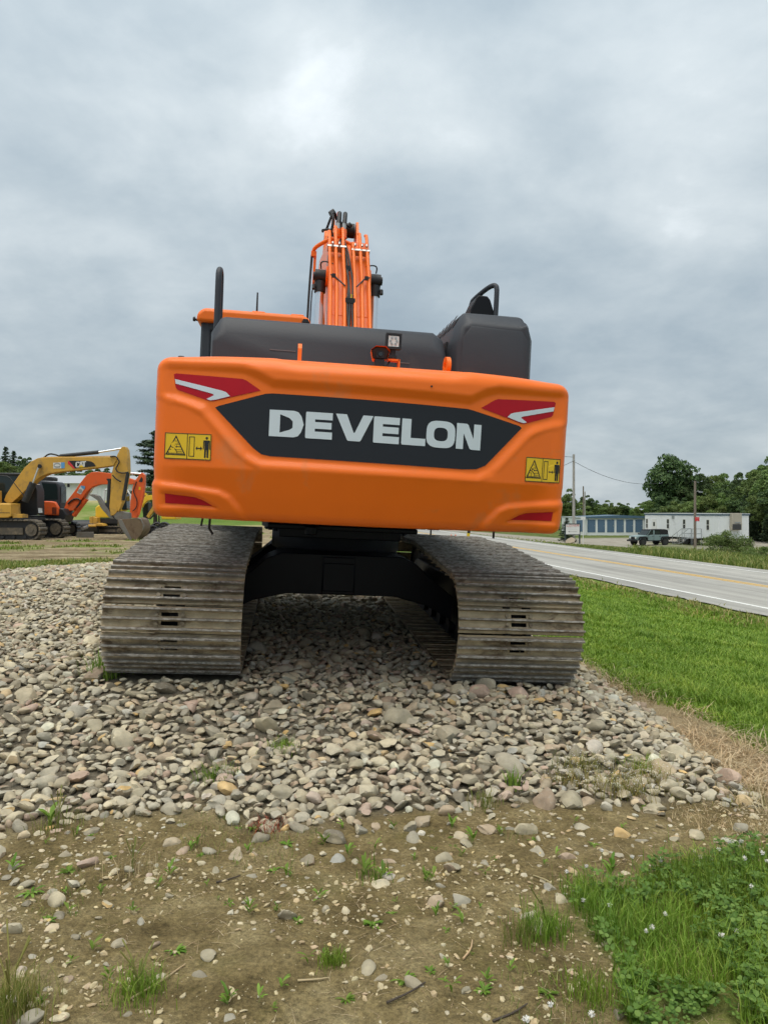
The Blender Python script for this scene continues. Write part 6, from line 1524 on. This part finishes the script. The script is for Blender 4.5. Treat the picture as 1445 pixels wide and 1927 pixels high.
for k in range(16):
    V_, F_ = crown_decid(400 + k % 5, lobes=34, per=70, leaf=.04, rx=.55, zc=.42, rz=.46); d_ = 240 + 30 * math.sin(k * 2.1); x_ = at(330 + k * 45, d_); zb = h1(x_, d_); H_ = zat(938 + 6 * math.sin(k * 1.7), d_) - zb
    VV.append(V_ * [H_ * 1.4, H_ * 1.4, H_] + [x_, d_, zb]); FF.append(F_ + off); off += len(V_)
stuff(np_obj('far_wood', np.concatenate(VV), np.concatenate(FF), 'leaf_mid'), 'far line of woodland mostly hidden behind the big excavator', 'wood')
# bushes
def bush(x, y, w_, h_, m, label, seed=31, lobes=22, per=260, leaf=.035, group=None):
    rg = np.random.default_rng(seed); out = []
    for _ in range(lobes):
        c_ = np.array([rg.uniform(-.42, .42) * w_, rg.uniform(-.3, .3) * w_, 0]); c_[2] = h_ * rg.uniform(.15, .78) * (1 - (abs(c_[0]) / (.62 * w_)) ** 2); r_ = rg.uniform(.16, .30) * h_
        N = rg.normal(size=(per, 3)); N /= np.linalg.norm(N, axis=1, keepdims=True); N[:, 2] = np.abs(N[:, 2])
        P = c_ + N * (r_ * rg.uniform(.5, 1.1, per))[:, None]; NN = N + rg.normal(size=N.shape) * .5; NN /= np.linalg.norm(NN, axis=1, keepdims=True)
        out.append(quads(P, NN, leaf * h_ * rg.uniform(.6, 1.3, per), rg, .5))
    e = empty('bush', (x, y, h1(x, y) - .03)); tag(e, label, 'bush', group)
    V_, F_ = qmesh(np.concatenate(out)); np_obj('foliage', V_, F_, m, e)
    g = Geo()
    for k in range(7): a = rg.uniform(-1, 1); g.tube([(a * .1 * w_, rg.uniform(-.1, .1), 0), (a * .35 * w_, rg.uniform(-.2, .2), h_ * .6)], [.03, .008], 5)
    stuff(g.obj('stem', 'bark', e))
bush(at(1368, 66), 66, 4.0, 2.3, 'leaf_mid', 'rounded green shrub growing in front of the office trailer end', 31, lobes=40, per=240, leaf=.028)
bush(at(1412, 62), 62, 3.0, 1.0, 'leaf_light', 'low pale shrub right of the rounded green shrub', 32)
bush(at(1440, 56), 56, 3.0, 1.1, 'leaf_mid', 'weedy shrub at the right edge above the tall verge grass', 33)
bush(at(1200, 128), 118.0, 5.0, .9, 'leaf_mid', 'low weeds along the foot of the storage building', 34)
# ------------------------------------------------------------------ grass
leafmat('grass_lawn', (0.121, 0.209, 0.021), (0.210, 0.340, 0.035), (0.347, 0.439, 0.079), .35)
leafmat('grass_wild', (0.106, 0.153, 0.024), (0.188, 0.242, 0.046), (0.375, 0.330, 0.127), .3)
leafmat('grass_dry', (0.31, 0.225, 0.12), (0.52, 0.41, 0.235), (0.66, 0.55, 0.36), .2)
leafmat('grass_rough', (0.144, 0.161, 0.031), (0.264, 0.259, 0.061), (0.456, 0.356, 0.165), .25)
leafmat('clover_leaf', (0.065, 0.149, 0.020), (0.117, 0.230, 0.035), (0.195, 0.322, 0.066), .25)
leafmat('weed_leaf', (0.10, 0.19, 0.022), (0.17, 0.29, 0.036), (0.26, 0.38, 0.065), .35)
mat('flower_white', (0.74, 0.72, 0.66), .8, var=.12, vscale=200)
def blades(x, y, z, h_, w_, lean, rg, seg=2, curl=.6):
    """grass blades: two segments and a tip each"""
    n = len(x); a = rg.uniform(0, 2 * PI, n); dx, dy = np.cos(a), np.sin(a); b = a + rg.uniform(.9, 2.2, n); wx, wy = np.cos(b) * w_ / 2, np.sin(b) * w_ / 2
    l1 = lean * h_ * .30; l2 = lean * h_ * (1.0 if np.ndim(lean) == 0 else 1.0)
    base = np.stack([x, y, z], 1)
    m1 = base + np.stack([dx * l1, dy * l1, h_ * .55], 1); tp_ = base + np.stack([dx * l2, dy * l2, h_ * (1 - curl * .3 * np.minimum(1, np.abs(lean)))], 1)
    wv_ = np.stack([wx, wy, np.zeros(n)], 1)
    V_ = np.stack([base - wv_, base + wv_, m1 + wv_ * .8, m1 - wv_ * .8, tp_], 1).reshape(-1, 3)
    o = np.arange(n)[:, None] * 5
    F_ = np.concatenate([o + [0, 1, 2], o + [0, 2, 3], o + [3, 2, 4]])
    return V_, F_
def scatter(n, y0, y1, test, rg, x_lo=None, x_hi=None, pw=1.0):
    ys = y0 * (y1 / y0) ** (rg.random(n) ** pw)
    xs = (rg.uniform(-1, 1, n) * (.505 * ys + 1.35) + .55) if x_lo is None else rg.uniform(x_lo, x_hi, n)
    k = test(xs, ys); return xs[k], ys[k]
rg = np.random.default_rng(41)
def lawn_p(x, y): return masks(x, y)[1]
# mown bank
x, y = scatter(440000, 3.4, 34, lambda a, b: (roadb(a, b) < 10.2) & (lawn_p(a, b) > rg.random(len(a))) & (a > .5), rg)
h_ = rg.uniform(.03, .075, len(x)) * (1 + .8 * (fbm(x * 1.1, y * 1.1) > .6)); w_ = .0035 + .0011 * y
V_, F_ = blades(x, y, height(x, y) - .005, h_, w_, rg.uniform(.2, 1.2, len(x)), rg)
stuff(np_obj('lawn_grass', V_, F_, 'grass_lawn'), 'short mown green grass on the bank beside the road', 'grass')
# rough cut strip at the road edge
x, y = scatter(90000, 8, 60, lambda a, b: np.abs(roadb(a, b) - 10.4 - .25 * np.sin(b)) < rg.uniform(0, 1.15, len(a)), rg)
h_ = rg.uniform(.06, .20, len(x)); V_, F_ = blades(x, y, height(x, y) - .01, h_, .006 + .0012 * y, rg.uniform(.3, 1.6, len(x)), rg)
stuff(np_obj('verge_grass', V_, F_, 'grass_rough'), 'rough yellow-green grass strip along the near road edge', 'grass')
# straw between the stones and the bank
def straw_p(a, b):
    m_ = masks(a, b); return (m_[2] > .25) & (m_[0] < .6) & (roadb(a, b) > 2.2)
x, y = scatter(110000, 3.2, 14, lambda a, b: straw_p(a, b) | ((np.abs(a - 1.92 + .02 * (b - 5)) < .16 * rg.random(len(a))) & (b > 4.2) & (b < 8) & (rg.random(len(a)) < .5)), rg)
keep = rg.random(len(x)) < np.clip(fbm(x * 3, y * 3) * 2.2 - .45, .06, 1); x, y = x[keep], y[keep]
h_ = rg.uniform(.02, .09, len(x)); ln_ = rg.uniform(.8, 3.6, len(x)); V_, F_ = blades(x, y, height(x, y), h_, .003 + .0006 * y, ln_, rg)
stuff(np_obj('straw', V_, F_, 'grass_dry'), 'dry tan straw lying between the stone bed and the green bank', 'straw')
# tall wild grass across the road
x, y = scatter(90000, 24, 78, lambda a, b: (roadb(a, b) > 20.7 + .6 * rg.random(len(a))) & (masks(a, b)[0] >= 0) & ~((b > 60) & (roadb(a, b) < 26) & (rg.random(len(a)) < .7)) & ~((b > 66) & (roadb(a, b) > 26) & (a < 31)), rg)
h_ = rg.uniform(.18, .62, len(x)) * (.35 + .9 * fbm(x * .25, y * .25)) * np.where(x / y < .335 + .02 * np.sin(y), .28, 1.0); V_, F_ = blades(x, y, height(x, y) - .02, h_, .012 + .0009 * y, rg.uniform(.1, .7, len(x)), rg)
stuff(np_obj('wild_grass', V_, F_, 'grass_wild'), 'tall weedy grass on the verge across the road', 'grass')
# grass by the left end of the stone bed and sparse yard grass
x, y = scatter(110000, 11, 60, lambda a, b: (masks(a, b)[6] * (masks(a, b)[0] < .3) > .35 + .5 * rg.random(len(a))) & (roadb(a, b) < 2.4), rg)
h_ = rg.uniform(.05, .16, len(x)); V_, F_ = blades(x, y, height(x, y) - .01, h_, .008 + .0012 * y, rg.uniform(.2, 1.0, len(x)), rg)
stuff(np_obj('yard_grass', V_, F_, 'grass_wild'), 'thin grass growing on the bare ground of the yard', 'grass')
# clover corner
def patch_p(a, b): return masks(a, b)[3]
rg = np.random.default_rng(43)
x, y = scatter(60000, 1.75, 3.4, lambda a, b: (patch_p(a, b) > .25 + .6 * rg.random(len(a))) & (fbm(a * 4, b * 4) > .34), rg, .3, 2.6)
x, y = x[:26000], y[:26000]
h_ = rg.uniform(.04, .12, len(x)) * (.6 + .9 * fbm(x * 5 + 9, y * 5)); V_, F_ = blades(x, y, height(x, y) - .005, h_, rg.uniform(.002, .0042, len(x)), rg.uniform(.15, .9, len(x)), rg)
stuff(np_obj('corner_grass', V_, F_, 'grass_lawn'), 'green grass growing among the clover in the near right corner', 'grass')
x, y = scatter(26000, 1.75, 3.4, lambda a, b: (patch_p(a, b) > .3 + .4 * rg.random(len(a))) & (fbm(a * 3 + 50, b * 3) > .42 + .1 * rg.random(len(a))), rg, .3, 2.6)
x, y = x[:5200], y[:5200]; zc_ = height(x, y) + rg.uniform(.02, .085, len(x)) * (.5 + fbm(x * 4 + 3, y * 4))
rad = rg.uniform(.007, .0145, len(x)); ang0 = rg.uniform(0, 2 * PI, len(x)); VV = []; 
tilt = rg.normal(0, .3, (len(x), 2))
for k in range(3):
    a = ang0 + k * 2 * PI / 3; ca, sa_ = np.cos(a), np.sin(a)
    for u_, v_ in ((.08, 0), (.6, .62), (1.25, .62), (1.5, .0), (1.25, -.62), (.6, -.62)):
        px2 = (ca * u_ - sa_ * v_) * rad; py2 = (sa_ * u_ + ca * v_) * rad
        VV.append(np.stack([x + px2, y + py2, zc_ + px2 * tilt[:, 0] + py2 * tilt[:, 1] + (.18 * rad if abs(v_) > .1 else 0)], 1))
VV = np.stack(VV, 1).reshape(-1, 3); o_ = (np.arange(len(x) * 3) * 6)[:, None]
F_ = np.concatenate([o_ + [0, 1, 2], o_ + [0, 2, 3], o_ + [0, 3, 4], o_ + [0, 4, 5]])
stuff(np_obj('clover', VV, F_, 'clover_leaf'), 'green clover leaves in the near right corner', 'clover')
# clover flowers: each a head on a stem
def gpt(px, py):
    d = 3.0
    for _ in range(30):
        x_ = (px - 722.5) / 1448 * d; d = 1448 * (EYE - h1(x_, d)) / (py - 958)
    return (px - 722.5) / 1448 * d, d
gfl = Geo(); rgf = np.random.default_rng(5)
for _ in range(46):
    n_ = rgf.normal(size=3); n_ /= np.linalg.norm(n_); n_[2] = n_[2] * .9
    b_ = np.cross(n_, [0, 0, 1.0]); b_ /= np.linalg.norm(b_) + 1e-9
    gfl.add([n_ * .35 + b_ * .16, n_ * .35 - b_ * .16, n_ * 1.0 - b_ * .1 + [0, 0, .12], n_ * 1.0 + b_ * .1 + [0, 0, .12]], [(0, 1, 2, 3)])
gfl.cyl((0, 0, -.5), (0, 0, .4), .45, .3, n=7)
fo = gfl.obj('head', 'flower_white', None); f_me = fo.data; bpy.data.objects.remove(fo)
for k, (px, py) in enumerate(sorted([(1130, 1600), (1187, 1612), (1240, 1618), (1064, 1640), (1101, 1630), (1370, 1585), (1392, 1583), (1350, 1598), (1398, 1615), (1432, 1605), (1095, 1694), (1145, 1703), (1213, 1752), (1224, 1745), (1249, 1720), (1383, 1752), (1411, 1668), (1033, 1890), (987, 1918), (1355, 1760), (1110, 1908), (1440, 1620)])):
    x_, d_ = gpt(px, py + 34); zb = h1(x_, d_); hh_ = .045 + .03 * random.random()
    hh_ = (py + 34 - py) / 1448 * d_
    e = empty('clover_flower', (x_, d_, zb)); tag(e, f'white clover flower in the near right corner, {ORD[k]} from the left', 'flower', 'white clover flowers')
    o = bpy.data.objects.new('head', f_me); COL.objects.link(o); o.parent = e; s_ = random.uniform(.0085, .0115); o.location = (0.004, 0, hh_); o.scale = (s_, s_, s_); o.rotation_euler = (random.uniform(-.3, .3), 0, random.uniform(0, 6))
    g = Geo(); g.tube([(0, 0, 0), (.006, 0, hh_ * .5), (.004, 0, hh_)], .0012, 5); g.obj('stem', 'clover_leaf', e)
# ------------------------------------------------------------------ tufts and weeds on the dirt
def tuft(px, py, n, hgt, w_, lean, m, label, spread=.03, seed=0, name='grass_tuft', group=None, seedheads=0):
    rg = np.random.default_rng(100 + seed + int(px)); x_, d_ = gpt(px, py); zb = h1(x_, d_)
    e = empty(name, (x_, d_, zb)); tag(e, label, 'grass', group)
    xs = rg.normal(0, spread, n); ys_ = rg.normal(0, spread, n); V_, F_ = blades(xs, ys_, np.full(n, -.006), hgt * rg.uniform(.45, 1.1, n), rg.uniform(.6, 1.2, n) * w_, rg.uniform(.1, 1.0, n) * lean, rg)
    stuff(np_obj('blades', V_, F_, m, e))
    for k in range(seedheads):
        a = rg.uniform(0, 6.28); l_ = hgt * rg.uniform(1.1, 1.9); ln = rg.uniform(.1, .45) * l_
        g = Geo(); p1 = (math.cos(a) * ln * .3, math.sin(a) * ln * .3, l_ * .6); p2 = (math.cos(a) * ln, math.sin(a) * ln, l_)
        g.tube([(0, 0, 0), p1, p2], .0011, 4); g.tube([p1, ((p1[0] + p2[0]) / 2, (p1[1] + p2[1]) / 2, (p1[2] + p2[2]) / 2), p2], [.0022, .0028], 5); g.obj('seed_stalk', 'grass_wild', e)
T_ = 'tuft of grass '
tuft(20, 1905, 420, .13, .0028, .8, 'grass_wild', T_ + 'with seed stalks at the bottom left corner', .05, 1, seedheads=6)
tuft(262, 1870, 330, .09, .0026, .9, 'grass_lawn', T_ + 'with tall seed stalks near the bottom left', .045, 2, seedheads=7)
tuft(627, 1812, 260, .055, .0022, .8, 'grass_lawn', 'small dense round tuft of grass near the bottom centre', .022, 3)
tuft(1025, 1755, 420, .10, .0028, .6, 'grass_lawn', T_ + 'left of the clover patch', .045, 4, seedheads=3)
tuft(985, 1770, 160, .09, .0024, .6, 'grass_wild', 'thin dry tuft of grass beside the green tuft left of the clover', .035, 5, seedheads=2)
tuft(1100, 1680, 320, .075, .0028, .6, 'grass_lawn', 'short tuft of grass at the upper left edge of the clover', .06, 6)
tuft(1330, 1680, 360, .15, .0045, .4, 'weed_leaf', 'tall upright light green grass behind the clover', .10, 7)
tuft(1110, 1880, 300, .09, .0028, .7, 'grass_lawn', 'tuft of grass at the bottom right beside bare dirt', .05, 8)
tuft(195, 1275, 90, .22, .009, .7, 'weed_leaf', 'green grass tuft growing against the left track', .05, 9)
tuft(265, 1262, 70, .20, .007, .6, 'grass_lawn', 'thin grass tuft under the left track', .06, 10)
tuft(410, 1462, 150, .09, .004, 1.3, 'grass_lawn', 'flat grass tuft among the stones below the left track', .05, 11)
tuft(530, 1412, 110, .09, .004, 1.2, 'grass_lawn', 'grass tuft among the stones below the middle of the machine', .05, 12)
tuft(1210, 1450, 120, .10, .004, 1.3, 'grass_lawn', 'grass tuft among the stones at the right', .06, 13)
tuft(910, 1515, 120, .10, .0035, .9, 'grass_wild', 'fine grass tuft at the front edge of the stones', .04, 14)
tuft(965, 1485, 26, .13, .010, .7, 'weed_leaf', 'broad bladed green weed at the front edge of the stones', .02, 15, 'weed')
tuft(1390, 1500, 260, .06, .0035, 1.0, 'grass_rough', 'mossy grass clump at the right end of the stones', .12, 16)
tuft(1290, 1500, 120, .05, .003, 1.0, 'grass_rough', 'low green clump right of the pale weeds', .08, 17)
tuft(1420, 1560, 260, .05, .003, 2.4, 'grass_dry', 'clump of dry straw near the right edge', .10, 18)
tuft(1320, 1545, 160, .05, .003, 2.4, 'grass_dry', 'clump of dry straw lying by the bare dirt', .08, 19)
# broadleaf weeds
leafmat('red_leaf', (0.16, 0.035, 0.025), (0.26, 0.055, 0.04), (0.34, 0.10, 0.06), .3)
tuft(508, 1560, 120, .06, .006, 1.2, 'red_leaf', 'low reddish weed at the front edge of the stones', .045, 20, 'weed')
tuft(110, 1560, 60, .12, .004, .7, 'grass_wild', 'thin grass with stalks at the left front edge of the stones', .07, 21, seedheads=6)
tuft(250, 1640, 60, .10, .003, .7, 'grass_dry', 'thin dry grass stalks left of centre below the stones', .06, 22, seedheads=5)
tuft(700, 1655, 40, .08, .006, .5, 'weed_leaf', 'bright upright blades on the dirt below the middle of the machine', .04, 23)
def weed_mesh(seed, n, upright):
    rg = np.random.default_rng(seed); V_ = []; F_ = []
    for k in range(n):
        a = rg.uniform(0, 2 * PI); L = rg.uniform(.6, 1.0); e_ = rg.uniform(.5, 1.1) if upright else rg.uniform(.1, .55); w_ = rg.uniform(.11, .18); z0 = rg.uniform(0, .5) if upright else .02
        dx, dy = math.cos(a), math.sin(a); o_ = len(V_)
        for t_, ww in ((0, .08), (.35, .9), (.65, 1.0), (.88, .5), (1.0, .02)):
            r_ = L * t_ * math.cos(e_) * .8; z = z0 + L * t_ * math.sin(e_) - .25 * t_ ** 2 * L
            c_ = (dx * r_, dy * r_, z)
            V_ += [(c_[0] - dy * w_ * ww * .5, c_[1] + dx * w_ * ww * .5, z + .03 * ww), c_, (c_[0] + dy * w_ * ww * .5, c_[1] - dx * w_ * ww * .5, z + .03 * ww)]
        for j in range(4):
            b = o_ + j * 3; F_ += [(b, b + 1, b + 4, b + 3), (b + 1, b + 2, b + 5, b + 4)]
    return np.array(V_), np.array(F_)
WM = []
for k in range(9):
    V_, F_ = weed_mesh(200 + k, (7, 9, 12, 6, 14, 8, 10, 18, 5)[k], k % 3 != 1); o = np_obj('leaf', V_, F_, 'weed_leaf', smooth=True); WM.append(o.data); bpy.data.objects.remove(o)
spots = [(95, 1560, .13), (60, 1680, .09), (320, 1650, .08), (465, 1605, .05), (515, 1640, .06), (470, 1720, .06), (540, 1590, .06), (540, 1650, .06), (655, 1615, .08), (645, 1560, .06), (720, 1655, .08), (685, 1650, .09), (740, 1560, .05), (800, 1660, .06), (815, 1655, .07), (890, 1590, .09), (870, 1740, .07), (600, 1695, .07), (175, 1790, .07), (205, 1845, .05), (90, 1735, .06), (530, 1860, .06), (650, 1880, .05), (850, 1870, .07), (910, 1865, .06), (1150, 1650, .10), (1045, 1615, .05), (1115, 1590, .05), (1080, 1550, .06), (745, 1700, .04), (735, 1720, .04), (580, 1815, .06), (430, 1890, .07), (705, 1600, .06), (940, 1570, .05), (1000, 1580, .04), (250, 1720, .05), (1030, 1870, .06), (480, 1560, .07), (25, 1640, .08), (780, 1620, .04), (1210, 1520, .07), (1170, 1560, .05), (560, 1735, .05), (380, 1610, .04), (760, 1845, .07), (330, 1790, .06), (960, 1830, .05), (700, 1740, .07), (610, 1590, .07), (850, 1560, .07), (430, 1700, .05), (130, 1640, .07)]
rw = np.random.default_rng(77)
spots += [(int(rw.uniform(60, 1050)), int(rw.uniform(1560, 1905)), round(float(rw.uniform(.022, .055)), 3)) for _ in range(42)]
seen = {}
spots = sorted(spots)
for k, (px, py, s_) in enumerate(spots):
    x_, d_ = gpt(px, py); e = empty('weed', (x_, d_, h1(x_, d_) - .003), random.uniform(0, 6.28)); e.scale = (s_ * 1.0,) * 3
    lb = ('tall leafy weed' if s_ > .075 else 'small leafy weed' if s_ > .05 else 'tiny seedling weed') + (' by the stones' if py < 1570 else ' near the bottom edge' if py > 1780 else ' on bare dirt') + (', left' if px < 330 else ', right' if px > 850 else ', centre left' if px < 600 else ', centre')
    seen[lb] = seen.get(lb, 0) + 1
    tag(e, lb + f', {ORD[seen[lb] - 1]} from the left', 'weed', 'small weeds on the bare dirt')
    o = bpy.data.objects.new('leaf', WM[k % 9]); COL.objects.link(o); o.parent = e
# pale flowering weeds at the right front edge of the stones
for k, (px, py, sz) in enumerate([(1090, 1450, .16), (1150, 1490, .16), (1190, 1500, .15), (1215, 1470, .14), (1070, 1480, .14)]):
    x_, d_ = gpt(px, py); rg = np.random.default_rng(300 + k); e = empty('flowering_weed', (x_, d_, h1(x_, d_))); tag(e, f"wispy pale-flowered weed at the right front edge of the stones, {('second', 'third', 'fourth', 'fifth', 'first')[k]} from the left", 'weed', 'pale flowering weeds')
    n = 150; V_, F_ = blades(rg.normal(0, .07, n), rg.normal(0, .05, n), np.zeros(n), sz * rg.uniform(.4, .9, n), np.full(n, .003), rg.uniform(.2, 1.3, n), rg); stuff(np_obj('stem', V_, F_, 'grass_rough', e))
    n = 130; C_ = np.stack([rg.normal(0, .09, n), rg.normal(0, .06, n), sz * rg.uniform(.2, .85, n)], 1); N = rg.normal(size=(n, 3)); N[:, 2] += 1; N /= np.linalg.norm(N, axis=1, keepdims=True); V_, F_ = qmesh(quads(C_, N, rg.uniform(.002, .0038, n), rg)); stuff(np_obj('flowers', V_, F_, 'flower_white', e))
# twigs
for k, (px, py, L, a) in enumerate(sorted([(300, 1850, .22, 1.0), (765, 1870, .16, .7), (960, 1905, .14, .6), (590, 1845, .10, .2), (880, 1790, .12, 1.2), (430, 1655, .1, .5), (1020, 1660, .1, 2.2)])):
    x_, d_ = gpt(px, py); zb = h1(x_, d_); g = Geo(); dx, dy = math.cos(a) * L / 2, math.sin(a) * L / 2
    z_a, z_b = h1(x_ - dx, d_ - dy) + .006, h1(x_ + dx, d_ + dy) + .006
    g.tube([(-dx, -dy, z_a - zb), (.01, -.008, (z_a + z_b) / 2 - zb + .004), (dx, dy, z_b - zb)], [.004, .002], 6, smooth_path=1); o = g.obj('twig', 'grass_dry' if k % 2 == 0 else 'bark'); o.location = (x_, d_, zb)
    tag(o, f'thin dead twig lying on the bare dirt, {ORD[k]} from the left', 'twig', 'twigs on the dirt')
# short dead stalks and litter over the dirt
rg = np.random.default_rng(47)
x, y = scatter(9000, 1.9, 4.1, lambda a, b: (fbm(a * 2.5 + 7, b * 2.5) > .45) & (masks(a, b)[0] < .4), rg)
x, y = x[:2600], y[:2600]; V_, F_ = blades(x, y, height(x, y) + .001, rg.uniform(.002, .010, len(x)), rg.uniform(.0010, .0024, len(x)), rg.uniform(3, 14, len(x)), rg, curl=0)
stuff(np_obj('dry_litter', V_, F_, 'grass_dry'), 'bits of dry stalk lying over the bare dirt', 'litter')
x, y = scatter(30000, 1.9, 4.1, lambda a, b: (fbm(a * 1.7 + 21, b * 1.7) > .55 + .1 * rg.random(len(a))) & (masks(a, b)[0] < .4), rg)
x, y = x[:6500], y[:6500]; V_, F_ = blades(x, y, height(x, y) - .003, rg.uniform(.012, .045, len(x)), rg.uniform(.0014, .003, len(x)), rg.uniform(.2, 1.2, len(x)), rg)
stuff(np_obj('sparse_grass', V_, F_, 'grass_wild'), 'sparse short grass coming up through the dirt', 'grass')
